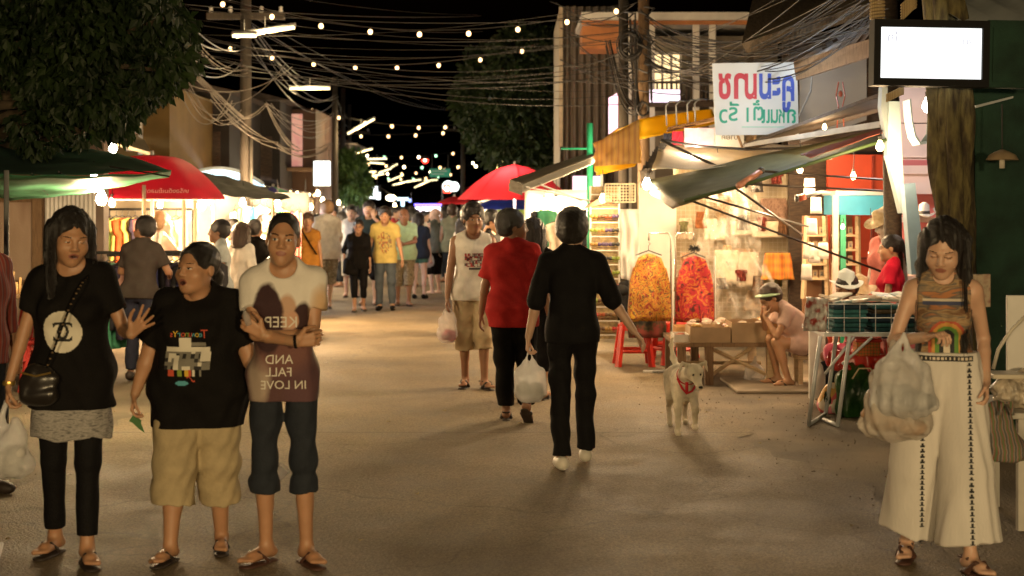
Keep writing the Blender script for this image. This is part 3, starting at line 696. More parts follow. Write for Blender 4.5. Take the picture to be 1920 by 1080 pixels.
def tube_light(px, py, Y, length=1.2, rz=0., label='bright fluorescent tube hanging over the street', power=0., group=None, tilt=0., loc=None):
    p = loc or P(px, py, Y); t = thing('fluorescent_lamp', label, 'lamp', p, rz, group); a, b = Vector((-length/2, 0, -tilt/2)), Vector((length/2, 0, tilt/2))
    m = MB(); m.tube([a, b], .024, 8); m.build('tube', TUBEM, t, True)
    m = MB(); m.tube([a*1.04+Vector((0, 0, .045)), b*1.04+Vector((0, 0, .045))], .022, 6)
    for e in (a, b): m.tube([e, e+Vector((0, 0, .05))], .02, 6)
    m.tube([(0, 0, .05), (0, 0, .22)], .006, 5); m.build('fitting', GRM, t)
    if power: lamp((p[0], p[1], p[2]-.12), power, TUBE, .25)
    return t
def bulb_lamp(loc, label, power=30, r=.035, col=WARM, bm=None, cord=.25, shade=None, group=None, lr=None):
    t = thing('light_bulb', label, 'bulb', loc, 0, group)
    m = MB(); m.lathe([(0, -r*1.25), (r*.6, -r*1.1), (r, -r*.35), (r*.95, .15*r), (r*.5, r*1.1), (r*.42, r*1.5)], 12); m.build('glass', bm or BULB, t, True)
    m = MB(); m.tube([(0, 0, r*1.4), (0, 0, r*2.4)], r*.5, 8); m.build('socket', DKM, t); 
    m = MB(); m.tube([(0, 0, r*2.3), (.01, 0, r*2.3+cord*.5), (0, 0, r*2.3+cord)], .004, 5); m.build('cord', WIRE, t)
    if shade: m = MB(); m.lathe([(shade, -.0), (shade*.75, r*1.4), (r*.6, r*2.2)], 16); m.build('lamp_shade', WHP, t, True)
    if power: lamp((loc[0], loc[1], loc[2]-r*1.3-.03), power, col, lr or .12)
    return t
def catenary(a, b, sag, n=24):
    a, b = Vector(a), Vector(b); return [a.lerp(b, i/n)-Vector((0, 0, 4*sag*(i/n)*(1-i/n))) for i in range(n+1)]
def string_lights(a, b, sag, n, label, mats=None, r=.028, group=None, jit=0, off=.0):
    t = thing('string_lights', label, 'string lights', (0, 0, 0), 0, group); pts = catenary(a, b, sag, 40)
    m = MB(); m.tube(pts, .006, 5); m.build('cable', WIRE, t)
    for i in range(n):
        k = (i+.5+off)/n; p = Vector(a).lerp(Vector(b), k)-Vector((0, 0, 4*sag*k*(1-k))); 
        o = MB(); o.sphere((0, 0, -.055), r, 10, (1, 1, 1.15)); mm = BULBS if not mats else mats[i % len(mats)]
        bl = o.build('bulb', mm, t, True); bl.location = p
        s_ = MB(); s_.tube([(0, 0, -.03), (0, 0, .0)], .012, 6); k2 = s_.build('socket', DKM, bl)
    return t
# tubes strung over the middle of the street, plus unseen ones added as fill light
n_ = 0
TL = 'near bright fluorescent tube hung under cables, high left of the street'
tube_light(497, 60, 19.8, .82, 0, TL, 110, tilt=.13)
tube_light(458, 67, 19.5, .32, 0, 'short fluorescent tube end beside the nearest long tube', 0, tilt=0)
tube_light(581, 166, 29.4, .82, 0, 'level fluorescent tube, second along the left side of the street', 110)
tube_light(677, 237, 40, .75, 0, 'slanting fluorescent tube, third along the left side of the street', 130, tilt=.42)
for i, (px, py, Y, ln, tl) in enumerate([(676, 285, 55, .8, .25), (707, 298, 60, .72, .02), (707, 306, 66, .6, -.05), (700, 330, 70, .9, .2), (722, 320, 64, .5, .2), (735, 313, 75, .5, .3), (742, 334, 80, .75, .35), (753, 343, 84, .9, .25), (775, 339, 86, .8, .15), (792, 345, 90, .9, .45), (808, 338, 92, .75, .05), (697, 322, 72, .4, 0)]):
    tube_light(px, py, Y, ln*1.15, 0, 'one of the small far fluorescent tubes crowded over the end of the street', 90 if i in (0, 3, 7, 9) else 0, 'far fluorescent tubes', tl)
for x, y, pw in ((U(.9, 12.5), 12.5, 80), (2.4, -3.2, 1700), (-1.8, -4.5, 1250)):  # added unseen tubes; the low pair behind the camera front-lights the people
    tube_light(0, 0, 0, 1.2, .2, 'added unseen tube lamp for fill light, above the street and behind the viewer', pw, 'added fill tubes out of view', loc=(x, y, 4.6 if y > 0 else 2.25))
# strings of bulbs crossing the street
def strung(pts, Y, n, label, off=0, Y2=None, mats=None, r=.03):
    (x0, y0), (xm, ym), (x1, y1) = pts; Y2 = Y2 or Y; a, b = P(x0, y0, Y), P(x1, y1, Y2); k = (xm-x0)/(x1-x0)
    zc = a[2]+(b[2]-a[2])*k; zm = Z(ym, Y+(Y2-Y)*k); sag = (zc-zm)/(4*k*(1-k)); return string_lights(a, b, sag, n, label, mats, r, off=off)
strung([(330, -28), (774, 56), (1160, 12)], 18, 9, 'nearest string of warm round bulbs sagging across the top of the photo', off=.45)
strung([(385, 72), (749, 121), (1010, 82)], 23, 8, 'second string of warm round bulbs sagging under the nearest one', off=.1)
strung([(560, 196), (760, 235), (1010, 205)], 40, 9, 'third string of bulbs across the street at mid distance', r=.042)
strung([(600, 248), (748, 252), (1010, 215)], 44, 8, 'fourth string of bulbs just below the third one', r=.042)
strung([(640, 283), (790, 292), (930, 268)], 62, 9, 'far string of bulbs over the end of the street', mats=[BULBS, BULB, BULBG], r=.05)
strung([(640, 300), (800, 312), (1010, 296)], 60, 11, 'far string of bulbs below the highest far one', mats=[BULBG, BULBS, BULBS, BULB], r=.05)
strung([(660, 318), (790, 322), (900, 300)], 78, 9, 'distant string of bulbs among the far tubes', mats=[BULBS, BULBS, BULB], r=.055)
strung([(670, 326), (780, 334), (880, 318)], 90, 9, 'most distant string of bulbs just over the far signs', mats=[BULBG, BULBS], r=.06)

string_lights((U(-2.9, 25.5), 25.5, 2.15), (U(-2.6, 74), 74, 2.3), .1, 30, 'row of warm bulbs running along the fronts of the left far stalls', [BULB, BULBS], .035)
string_lights((U(2.75, 27), 27, 2.12), (U(2.5, 74), 74, 2.3), .1, 28, 'row of warm bulbs running along the fronts of the right far stalls', [BULBS, BULB], .035)
# ------------------------------------------------------------ foliage
def leaves(centers, n, size, seed, droop=.5):
    q = np.random.RandomState(seed); cs = np.array([c[:3] for c in centers]); rs = np.array([c[3] for c in centers]); w = rs**2; k = q.choice(len(cs), n, p=w/w.sum())
    d = q.normal(size=(n, 3)); d /= np.linalg.norm(d, axis=1)[:, None]; r = q.uniform(.55, 1.05, n)**.6; p = cs[k]+d*(r*rs[k])[:, None]*np.array((1, 1, .8))
    ax = q.normal(size=(n, 3))*.6+d*.6; ax[:, 2] -= droop; ax /= np.linalg.norm(ax, axis=1)[:, None]; sd = np.cross(ax, q.normal(size=(n, 3))); sd /= np.linalg.norm(sd, axis=1)[:, None]
    L = size*q.uniform(.6, 1.3, n)[:, None]; W_ = L*.28; mid = p+ax*L*.45; nn = np.cross(ax, sd)*L*.08
    V = np.stack([p, mid+sd*W_-nn, p+ax*L, mid-sd*W_-nn], 1).reshape(-1, 3); return V, np.arange(4*n).reshape(-1, 4)
LEAF = mat('leaves_dark', (.008, .020, .005), .6, .4, 3, col2=(.030, .056, .014), thin=.25)
LEAF2 = mat('leaves_green', (.03, .07, .015), .55, .4, 3, col2=(.06, .12, .03), thin=.3)
BARK = mat('bark', (.09, .065, .04), .9, .4, 8, bump=.8, bs=20)
def tree(label, base, top, crown, n, size, seed, m=LEAF, r0=.2, droop=.5):
    t = thing('tree', label, 'tree', base); b = Vector(base); q = random.Random(seed); o = MB(); tp = Vector(top)
    pts = [b.lerp(tp, i/6)+Vector((q.uniform(-.1, .1), q.uniform(-.1, .1), 0))*(i > 0) for i in range(7)]; o.tube([p-b for p in pts], r0, 9, r0*.55)
    for c in crown[::2]:
        s = pts[q.randint(3, 6)]; e = Vector(c[:3]); md = s.lerp(e, .5)+Vector((0, 0, .15)); o.tube([s-b, md-b, e-b], r0*.35, 6, .015)
    o.build('trunk', BARK, t, True); V, Q = leaves(crown, n, size, seed, droop); np_mesh('crown', V-np.array(base), Q, m, t, smooth=False); return t
q = random.Random(11); cr = []
for px, py, r in ((20, 60, .8), (120, 40, .8), (220, 20, .75), (60, 160, .75), (160, 130, .75), (250, 90, .65), (310, 60, .5), (330, 110, .38), (280, 160, .5), (200, 200, .55), (110, 230, .55), (30, 225, .5), (345, 75, .3), (350, 125, .22), (165, 255, .28), (225, 240, .3), (265, 205, .35), (300, 20, .45), (-30, 150, .7), (290, -30, .5), (180, -40, .8), (40, -40, .8)):
    for k_ in range(5): Y = 12+q.uniform(-1.2, 1.2); p = P(px*.99-6+q.uniform(-60, 60)*r, py*.97-8+q.uniform(-60, 60)*r, Y); cr.append((*p, r*.40))
tree('big dark tree overhanging the street stalls at top left', (-5.7, 12.4, 0), (-5.0, 12.2, 3.4), cr, 30000, .095, 5, r0=.22, droop=1.2)
cr = [(*P(px, py, 35+q.uniform(-1, 1)), r) for px, py, r in ((930, 130, .9), (985, 100, .9), (1030, 140, .9), (920, 190, 1.0), (980, 180, 1.2), (1040, 210, 1.0), (930, 250, .85), (985, 255, 1.0), (1040, 270, .7), (905, 160, .5), (895, 235, .4), (1000, 300, .5), (950, 290, .6))]
tree('tall dark tree standing behind the right stalls, mid distance', (U(3.6, 35), 35, 0), (U(3.4, 35), 35, 3.6), cr, 16000, .17, 6, r0=.22, m=LEAF)
cr = [(*P(px, py, 44+q.uniform(-1, 1)), r) for px, py, r in ((635, 315, .5), (655, 305, .5), (665, 335, .5), (640, 345, .6), (660, 360, .5), (625, 335, .4), (675, 352, .35))]
tree('small bushy street tree beside the white sign on the left', (X(652, 44), 44, 0), (X(650, 44), 44, 2.0), cr, 6000, .16, 7, m=LEAF2, r0=.1)
# mossy trunk on the right with the wrapped rope
t = thing('tree', 'mossy thick trunk rising past the lightbox sign at right', 'tree', (3.32, 10.45, 0)); o = MB(); q = random.Random(4); n = 28; vs = []; fs = []
for j in range(61):
    z = 6.0*j/60; r = .15+.10*math.exp(-z*2.2)+.01*math.sin(z*3)
    for k in range(n):
        a = 2*math.pi*k/n; rr = r*(.82+.20*math.sin(4*a+z*1.1)+.10*math.sin(9*a-z*2.6)+.06*math.sin(17*a+z*7)+.05*math.sin(z*9+3*a)); vs.append((rr*math.cos(a)-.07*z+.03*z*math.sin(z*.7), rr*math.sin(a), z))
for j in range(60):
    for k in range(n): fs.append((j*n+k, j*n+(k+1) % n, (j+1)*n+(k+1) % n, (j+1)*n+k))
o.add(vs, fs); MOSS = mat('mossy_bark', (.045, .032, .018), .95, .3, 11, bump=1., bs=22, col2=(.17, .14, .055), stretch=(1.6, 1.6, .5)); o.build('trunk', MOSS, t, True)
cr = [(3.0+q.uniform(-.6, .9), 11.6+q.uniform(-.6, .6), 5.6+q.uniform(-.4, .6), .6) for i in range(9)]; V, Q = leaves(cr, 3500, .13, 9); np_mesh('crown', V-np.array((3.32, 10.45, 0)), Q, LEAF, t, smooth=False)
ROPE = ramp_mat('rope', 'wave', [(.30, .21, .10), (.50, .38, .2)], 30, .85, (1, 1, 2))
def rope(label, at, r, n, h, tilt=0, rx=1.):
    t = thing('rope_coil', label, 'rope', at); o = MB(); pts = []
    for i in range(n*14+1):
        a = 2*math.pi*i/14; pts.append((r*rx*math.cos(a), r*math.sin(a), h*i/(n*14)+tilt*math.cos(a)))
    o.tube(pts, h/n*.48, 6); o.build('rope', ROPE, t, True); return t
rope('tan rope wound round a post above the lightbox sign', P(1645, 36, 10.1), .045, 7, .17)
rope('tan rope looped under a branch, right of the wound post', P(1704, 26, 10.1), .05, 6, .12, .05)
rope('rope coil hanging just under the lightbox sign', P(1678, 184, 10.25), .06, 5, .06, .03)
o = MB(); a = P(1668, 60, 12.9); o.tube([(a[0]+.08, 12.9, 0), (a[0]+.03, 12.9, 1.5), (a[0]-.01, 12.9, 3.9)], .085, 10, .075); tag(o.build('post', WOODD, smooth=True), 'rough wooden post carrying the left end of the lightbox sign', 'post')

# ------------------------------------------------------------ utility poles and cables
POLE = mat('old_pole', (.05, .04, .03), .85, .3, 4, bump=.4, bs=20, stretch=(3, 3, .4))
def pole(label, px, Y, top, r=.11, m=POLE, extra=None, base_px=None):
    t = thing('utility_pole', label, 'pole', (X(base_px or px, Y), Y, 0)); o = MB(); o.tube([(0, 0, 0), (X(px, Y)-X(base_px or px, Y), 0, top)], r, 10, r*.78); o.build('shaft', m, t, True)
    if extra: extra(t)
    return t
def arms(t, hs=((5.2, .8), (4.7, .6))):
    for z, l in hs:
        o = MB(); o.box((-l, -.05, z-.05), (l, .05, z+.05)); a = o.build('crossarm', POLE, t)
        for x in (-l*.9, -l*.4, l*.4, l*.9): o = MB(); o.lathe([(.02, .05), (.04, .08), (.025, .11), (.035, .14), (0, .16)], 8, (x, 0, z)); o.build('insulator', WHP, t, True)
def brackets(t):
    for z in (4.55, 4.1, 3.75):
        o = MB(); o.tube([(.0, -.12, z), (.12, -.3, z-.05), (.02, -.34, z-.15), (-.1, -.2, z-.08)], .014, 6); o.build('bracket', DKM, t)
pole('wooden utility pole wrapped in cables, left of the pair at right', 1169, 20.5, 6, .085, POLE, brackets)
pole('thicker dark utility pole carrying the cable tangle, right of the pair', 1207, 20, 6, .095, WOOD, brackets)
pole('utility pole with drooping pale cables on the left side', 461, 22, 6, .10, POLE, arms)
o = MB(); o.tube([(X(473, 22), 21.9, 0), (X(473, 22), 21.9, 2.9)], .03, 8); tag(o.build('conduit_pipe', WIREL, smooth=True), 'pale conduit pipe standing beside the left utility pole', 'pipe')
for lb, px, Y, tp in (('slim concrete pole left of the far tubes, nearest of three', 628, 40, 5.4), ('slim dark pole just right of the nearest slim concrete pole', 643, 50, 5.9), ('far thin pole rising from the left trees', 655, 62, 6.2), ('thin pole in the gap left of the tall dark tree', 868, 60, 6.1)):
    pole(lb, px, Y, tp, .10, POLE, (lambda t: arms(t, ((5.0, .9),))) if px in (655, 868) else None)
def cables(label, specs, m=WIRE, seed=0, cat='cables', r=.010):
    r *= .72
    """specs: (x0,y0,Y0, x1,y1,Y1, sag, count, spread)"""
    q = random.Random(seed); o = MB()
    for (x0, y0, Y0, x1, y1, Y1, sag, n, sp) in specs:
        for i in range(max(2, int(n*.75))):
            a = Vector(P(x0, y0, Y0))+Vector((q.uniform(-sp, sp)*.4, q.uniform(-sp, sp), q.uniform(-sp, sp))); b = Vector(P(x1, y1, Y1))+Vector((q.uniform(-sp, sp)*.4, q.uniform(-sp, sp), q.uniform(-sp, sp)))
            o.tube(catenary(a, b, sag*q.uniform(.6, 1.5)+q.uniform(0, sp*.2), 18), r*q.uniform(.55, 1.3), 5, cap=False)
    return tag(o.build('overhead_cables', m, smooth=True), label, cat)
cables('thin cables crossing the whole street near the top', [(340, 30, 19, 1160, 60, 20.3, .15, 7, .35), (340, 90, 19, 1165, 120, 20.3, .25, 8, .3), (350, 100, 19, 1165, 180, 20.3, .3, 5, .25), (330, 60, 20, 1190, 30, 19.8, .3, 5, .3), (300, -10, 16, 900, 40, 24, .1, 4, .3)], r=.007, seed=1)
cables('dark cables running up the left of the street to the far poles', [(461, 20, 22, 628, 160, 40, .3, 6, .25), (461, 60, 22, 628, 190, 40, .5, 6, .25), (628, 170, 40, 655, 230, 62, .3, 5, .25), (455, 110, 22, 300, 20, 12, .2, 6, .25), (461, 40, 22, 868, 210, 60, .4, 5, .3)], seed=2, r=.011)
cables('pale thick cable bundle drooping down the left utility pole', [(345, 125, 20, 455, 222, 21.8, -.02, 7, .07), (352, 60, 19.5, 461, 130, 21.8, .15, 5, .06), (395, 180, 20.5, 520, 272, 22, .12, 6, .05), (520, 272, 22, 622, 270, 24, .18, 7, .05), (455, 222, 21.8, 500, 195, 22, .05, 5, .03), (500, 195, 22, 560, 280, 23, .1, 5, .04), (345, 150, 20, 455, 215, 21.8, .32, 5, .1), (345, 155, 20, 440, 190, 21, .35, 4, .12)], WIREL, 3, r=.010)
cables('thin pale wires looping off the left cable bundle', [(500, 195, 22, 625, 215, 30, .25, 5, .06), (505, 200, 22, 620, 240, 30, .35, 5, .06), (345, 140, 20, 540, 130, 23, .3, 3, .2)], WIREL, 13, r=.007)
cables('tangle of black cables between the right pole pair and the roofs', [(1207, 60, 20, 1640, -20, 12, .35, 16, .28), (1207, 100, 20, 1500, 90, 15.5, .3, 12, .2), (1207, 40, 20, 1640, -5, 12.5, .40, 12, .25), (1207, 130, 20, 1345, 110, 16, .1, 8, .15), (1169, 70, 20.5, 1207, 90, 20, .2, 12, .25), (1050, 40, 21, 1207, 50, 20, .1, 7, .4), (1345, 110, 16, 1640, 30, 12.5, .25, 10, .12), (1060, 90, 21, 1207, 110, 20, .1, 8, .3), (1169, 130, 20.5, 1207, 160, 20, .15, 8, .2), (1060, 130, 21, 1290, 165, 19, .08, 5, .2)], seed=4, r=.0095)
cables('cable coil and loose wires bunched on the thicker right pole', [(1215, 60, 19.7, 1220, 190, 19.7, -.1, 6, .06), (1185, 40, 20, 1200, 220, 19.8, .15, 8, .12), (1140, 75, 20.4, 1205, 190, 19.8, .35, 7, .08)], seed=5, r=.014)
cables('pale wires slanting from the right pole to the top edge', [(1207, 90, 20, 1530, -30, 14, .1, 3, .2), (1300, 120, 17, 1560, -20, 13, .05, 3, .2)], WIREL, 6, r=.006)
q = random.Random(8)
for c, r, n in ((P(1180, 85, 19.9), .16, 9), (P(1205, 205, 19.7), .09, 6)):
    o = MB()
    for i in range(n):
        rr = r*q.uniform(.75, 1.15); ph = q.uniform(0, 6); o.tube([(c[0]+rr*math.cos(a*.45+ph), c[1]-.05+.04*math.sin(a+i), c[2]+rr*1.25*math.sin(a*.45+ph)) for a in range(15)], .009, 5)
    tag(o.build('cable_coil', WIRE, smooth=True), 'big round coil of spare black cable on the thinner right pole' if r > .1 else 'small coil of black cable low on the thicker right pole', 'cable coil')

# ------------------------------------------------------------ buildings, right side
def slab(o, pts, th=.04):
    return o.sheet(*pts, nu=1, nv=1, th=th)
RUST = ramp_mat('corrugated_metal', 'noise', [(.075, .062, .048), (.12, .10, .08), (.09, .068, .045)], 2, .6, (3, 3, .6), bump=.05)
CREAM = mat('cream_wall', (.5, .44, .33), .8, .12, 2); WHW = mat('white_wall', (.62, .60, .55), .7, .1, 3); ORNG = mat('orange_wood', (.42, .17, .06), .7, .2, 3)
t = thing('metal_building', 'tall narrow building clad in vertical corrugated metal', 'building', (X(1098, 27), 27, 0)); xa, xb = X(1050, 27)-X(1098, 27), X(1155, 27)-X(1098, 27)
o = MB(); n = 52; vs = []
for i in range(n+1):
    x = xa+(xb-xa)*i/n; yy = -.045*math.cos(i/n*2*math.pi*7.5)
    vs += [(x, yy, 0), (x, yy, Z(12, 27))]
o.add(vs, [(2*i, 2*i+2, 2*i+3, 2*i+1) for i in range(n)]); o.build('cladding', RUST, t, True)
o = MB(); o.box((xa, .06, 0), (xb, 4, Z(12, 27))); o.build('wall', CREAM, t); o = MB(); o.box((xa-.02, -.08, Z(275, 27)), (xa+.05, .02, Z(14, 27))); o.build('corner_trim', mat('trim_pale', (.45, .38, .27), .7, .2), t)
t = thing('balcony_house', 'two storey house with white flat roof and lit balcony window behind the cables', 'building', (X(1310, 25), 25, 0)); x0 = X(1310, 25); R = lambda px, py, dy=0: (X(px, 25+dy)-x0, dy, Z(py, 25+dy))
o = MB(); o.box((R(1165, 0)[0], .6, 0), (R(1470, 0)[0], 5, Z(60, 25))); o.build('wall', mat('house_wall', (.20, .17, .13), .8, .15, 2), t)
o = MB(); o.box((R(1088, 0)[0], -.5, Z(44, 25)), (R(1475, 0)[0], 5, Z(30, 25))); o.build('roof', WHP, t)
o = MB(); o.box((R(1088, 0)[0], -.46, Z(52, 25)), (R(1475, 0)[0], -.40, Z(45, 25))); o.build('fascia', ORNG, t)
o = MB(); o.box((R(1090, 0)[0], -.35, Z(95, 25)), (R(1165, 0)[0], .55, Z(53, 25))); o.build('orange_panel', ORNG, t)
o = MB(); o.box((R(1230, 0)[0], .5, Z(165, 25)), (R(1282, 0)[0], .58, Z(95, 25))); w_ = o.build('window', glow('window_lit', (1, .78, .42), 1.1), t)
o = MB(); [o.box((R(px, 0)[0]-.02, .44, Z(167, 25)), (R(px, 0)[0]+.02, .5, Z(93, 25))) for px in (1230, 1247, 1264, 1282)]; [o.box((R(1229, 0)[0], .44, Z(py, 25)-.02), (R(1283, 0)[0], .5, Z(py, 25)+.02)) for py in (95, 130, 165)]; o.build('window_frame', WHP, w_)
for px in (1175, 1218, 1300, 1330, 1400, 1465): o = MB(); o.box((R(px, 0)[0]-.05, -.42, 0), (R(px, 0)[0]+.05, -.3, Z(45, 25))); o.build('post', WHW if px < 1350 else WOODD, t)
o = MB(); [o.box((R(px, 0)[0]-.015, -.4, Z(190, 25)), (R(px, 0)[0]+.015, -.37, Z(160, 25))) for px in range(1165, 1470, 9)]; o.box((R(1165, 0)[0], -.42, Z(160, 25)), (R(1470, 0)[0], -.34, Z(156, 25))); o.box((R(1165, 0)[0], -.42, Z(194, 25)), (R(1470, 0)[0], -.34, Z(190, 25))); o.build('railing', WOODD, t)
o = MB(); o.box((R(1165, 0)[0], -.5, Z(204, 25)), (R(1475, 0)[0], .6, Z(194, 25))); o.build('balcony_floor', WOODD, t)
PINKL = glow('pink_sign_lit', (.95, .62, .85), 1.0); WHL = glow('white_sign_lit', (.9, .95, 1), 2.2)
o = MB(); o.box((X(1202, 23.9), 23.9, Z(191, 23.9)), (X(1275, 23.9), 24.0, Z(168, 23.9))); tag(o.build('sign_lightbox', glow('lilac_lit', (.85, .75, .95), 1.3)), 'long pale lilac lightbox under the balcony window', 'sign')
o = MB(); slab(o, (P(1141, 252, 22), P(1158, 240, 22), P(1158, 174, 22), P(1141, 184, 22)), .06); tag(o.build('sign_lightbox', PINKL), 'narrow pink lightbox turned edge on beside the corrugated building', 'sign')
# timber house with thatch-like eaves, right
PLANKW = ramp_mat('white_boards', 'wave', [(.16, .15, .13), (.36, .34, .30), (.30, .28, .25)], 1.1, .75, (.2, .2, 4.6), dist=.6)
THATCH = ramp_mat('thatch', 'noise', [(.05, .035, .02), (.13, .09, .05)], 9, .95, (6, 1, 1), bump=1)
t = thing('timber_house', 'old timber house with broad dark eaves behind the shop signs', 'building', (3.1, 16.6, 0)); bx, by = 3.1, 16.6
L3 = lambda px, py, Y: tuple(Vector(P(px, py, Y))-Vector((bx, by, 0)))
o = MB(); o.box((L3(1480, 0, 16.6)[0], 0, 0), (L3(1700, 0, 16.6)[0], .08, Z(60, 16.6))); o.build('wall', WOODD, t)
o = MB(); slab(o, (L3(1500, 268, 16.5), L3(1625, 225, 16.5), L3(1625, 110, 16.5), L3(1500, 135, 16.5)), -.03)
o.build('board_wall', PLANKW, t)
o = MB(); slab(o, (L3(1400, 100, 15.2), L3(1660, 20, 13.5), L3(1700, -60, 18), L3(1420, 10, 18)), .12); o.build('roof', THATCH, t)
for i in range(7):
    a = Vector(L3(1500+i*18, 112-i*4, 16.4)); b = Vector(L3(1545+i*20, 88-i*13, 13.9)); o = MB(); o.tube([a, b], .035, 4); o.build('rafter', WOODD, t)
o = MB(); slab(o, (L3(1500, 150, 14.2), L3(1640, 105, 13.2), L3(1640, 72, 13.2), L3(1495, 115, 14.2)), .05); o.build('fascia_board', WOOD, t)
o = MB(); slab(o, (L3(1395, 275, 14.6), L3(1665, 175, 12.6), L3(1665, 205, 14.4), L3(1405, 282, 16.2)), .03); o.build('lower_roof', WOODD, t)
o = MB(); slab(o, (L3(1400, 276, 14.6), L3(1662, 238, 12.7), L3(1662, 226, 12.7), L3(1400, 268, 14.6)), .03); o.build('gutter', mat('gutter_grey', (.30, .29, .27), .4, .2, metal=.4), t)
# wall-mounted fork and spoon ornament
o = MB(); 
for s in (-1, 1): o.tube([(s*.035, 0, 0), (s*.02, 0, .22), (s*.045, 0, .32), (s*.02, 0, .46)], .007, 6)
o.sphere((0, 0, .34), .022, 10, (1, .4, 1.5)); e = o.build('fork_ornament', mat('red_enamel', (.45, .09, .04), .4)); e.location = P(1576, 240, 14.2); tag(e, 'little red fork shaped ornament on the timber wall right of the painted sign', 'ornament')
# dark green hut, far right
GRND = mat('green_cloth_dark', (.012, .040, .026), .9, .35, 4, bump=.3, bs=60)
t = thing('dark_hut', 'dark green walled hut at the right edge of the photo', 'building', (5.2, 10.8, 0)); 
o = MB(); o.sheet((-1.80, 0, 0), (1.6, 0, 0), (1.6, 0, 3.1), (-1.80, 0, 3.1), 30, 12, 0, .012, 3); o.build('wall', GRND, t)
o = MB(); o.box((-1.78, .06, 0), (1.6, .16, 3.1)); o.build('inner_wall', WOODD, t)
CORR = mat('zinc', (.42, .45, .46), .4, .12, 3, metal=.5)
o = MB(); n = 60; vs = []
for i in range(n+1):
    x = -2.05+3.6*i/n; zz = .035*math.cos(i/n*2*math.pi*14)
    vs += [(x, -.75, 3.03+zz), (x+.1, 1.2, 3.6+zz), (x, -.75, 3.045+zz), (x+.1, 1.2, 3.615+zz)]
o.add(vs, [(4*i, 4*i+4, 4*i+5, 4*i+1) for i in range(n)]+[(4*i+2, 4*i+3, 4*i+7, 4*i+6) for i in range(n)]+[(4*i, 4*i+2, 4*i+6, 4*i+4) for i in range(n)]); o.build('roof', CORR, t, True)
l = thing('pendant_lamp', 'unlit pendant lamp with a wide shade on the dark green wall', 'lamp', P(1879, 300, 10.2)); o = MB(); o.lathe([(.112, 0), (.095, .035), (.05, .06), (.012, .075)], 20); o.build('lamp_shade', mat('shade_tan', (.30, .22, .13), .6), l, True)
o = MB(); o.tube([(0, 0, .02), (0, 0, -.06)], .02, 8); o.build('bulb', mat('glass_dull', (.55, .5, .42), .2), l, True); o = MB(); o.tube([(0, 0, .07), (.0, 0, .4)], .005, 5); o.build('cord', WIRE, l)
o = MB(); slab(o, (P(1828, 198, 10.6), P(1900, 180, 10.6), P(1900, 184, 10.6), P(1828, 203, 10.6)), .02); tag(o.build('roof_edge', CORR), 'thin metal ledge on the dark hut wall below the lightbox', 'ledge')
# lightbox sign
t = thing('lightbox_sign', 'white glowing lightbox sign in a black frame by the mossy trunk', 'sign', P(1745, 100, 10)); t.rotation_euler = (0, ra(1.0), 0)
W2, H2 = .385, .212; o = MB()
for a, b in (((-W2-.02, -.03, -H2-.02), (W2+.02, .12, -H2+.032)), ((-W2-.02, -.03, H2-.032), (W2+.02, .12, H2+.02)), ((-W2-.02, -.03, -H2+.032), (-W2+.028, .12, H2-.032)), ((W2-.028, -.03, -H2+.032), (W2+.02, .12, H2-.032))): o.box(a, b)
o.build('frame', mat('black_frame', (.008, .008, .009), .6, 0, spec=.15), t)
o = MB(); o.box((-W2+.028, 0, -H2+.032), (W2-.028, .05, H2-.032)); pn = o.build('panel', glow('lightbox_panel', (.86, .94, 1), 1.1), t)
FAINT = mat('faint_print', (.2, .2, .3), .6, 0, emit=.42, ecol=(.75, .75, .9)); FAINTR = mat('faint_red', (.5, .2, .2), .6, 0, emit=.5, ecol=(.95, .6, .62))
for s_, px, py, sz, mm in (('โก', 1673, 72, .085, FAINT), ('้', 1700, 62, .06, FAINT), ('ชา', 1812, 77, .07, FAINT), ('I', 1804, 107, .045, FAINTR)):
    v, f = text2d(s_, sz); o = MB(); p = P(px, py, 10); c = P(1745, 100, 10); o.add([(p[0]-c[0]-a, -.004, p[2]-c[2]+b) for a, b in v], [q_[::-1] for q_ in f]); o.build('lettering', mm, pn)
o = MB(); o.box((W2+.02, .0, -H2-.02), (W2+.42, .1, H2+.03)); o.box((W2+.05, -.012, -H2+.02), (W2+.4, 0, H2-.02)); o.build('side_panel', GRND, t)
# painted sign with the Thai lettering, seen mirrored
t = thing('painted_sign', 'white signboard with red, blue and green painted Thai lettering', 'sign', P(1416, 186, 14.8)); sc_ = 14.8/F
o = MB(); q4 = [((px-1416)*sc_, 0, -(py-186)*sc_) for px, py in ((1341, 254), (1497, 252), (1494, 117), (1335, 119))]; slab(o, q4, .02)
SIGNW = mat('sign_white', (.80, .82, .82), .45, .02); bd = o.build('board', SIGNW, t)
RD, BL, GN = mat('paint_red', (.62, .04, .07), .5, 0), mat('paint_blue', (.06, .12, .62), .5, 0), mat('paint_green', (.02, .42, .27), .5, 0)
for s_, px, py, sz, mm, sx_ in (('ช', 1358, 160, .36, RD, .68), ('า', 1384, 160, .36, RD, .78), ('ม', 1407, 160, .36, RD, .62), ('ม', 1434, 160, .36, BL, .62), ('ะ', 1455, 160, .34, BL, .7), ('คู', 1477, 164, .36, BL, .62), ('รี', 1374, 213, .20, GN, .95), ('ว', 1355, 217, .20, GN, .9), ('1', 1401, 217, .17, GN, .9), ('ต้', 1421, 212, .20, GN, .9), ('แ', 1436, 217, .20, GN, .8), ('น', 1451, 217, .20, GN, .7), ('ห', 1465, 217, .20, GN, .6), ('ถ', 1483, 217, .20, GN, .85)):
    v, f = text2d(s_, sz*1.22, sx_*.92, .012 if sz > .3 else .004); o = MB(); o.m = 0; o.add([((px-1416)*sc_-a, -.026, -(py-186)*sc_+b) for a, b in v], [q_[::-1] for q_ in f]); o.build('lettering', mm, bd)
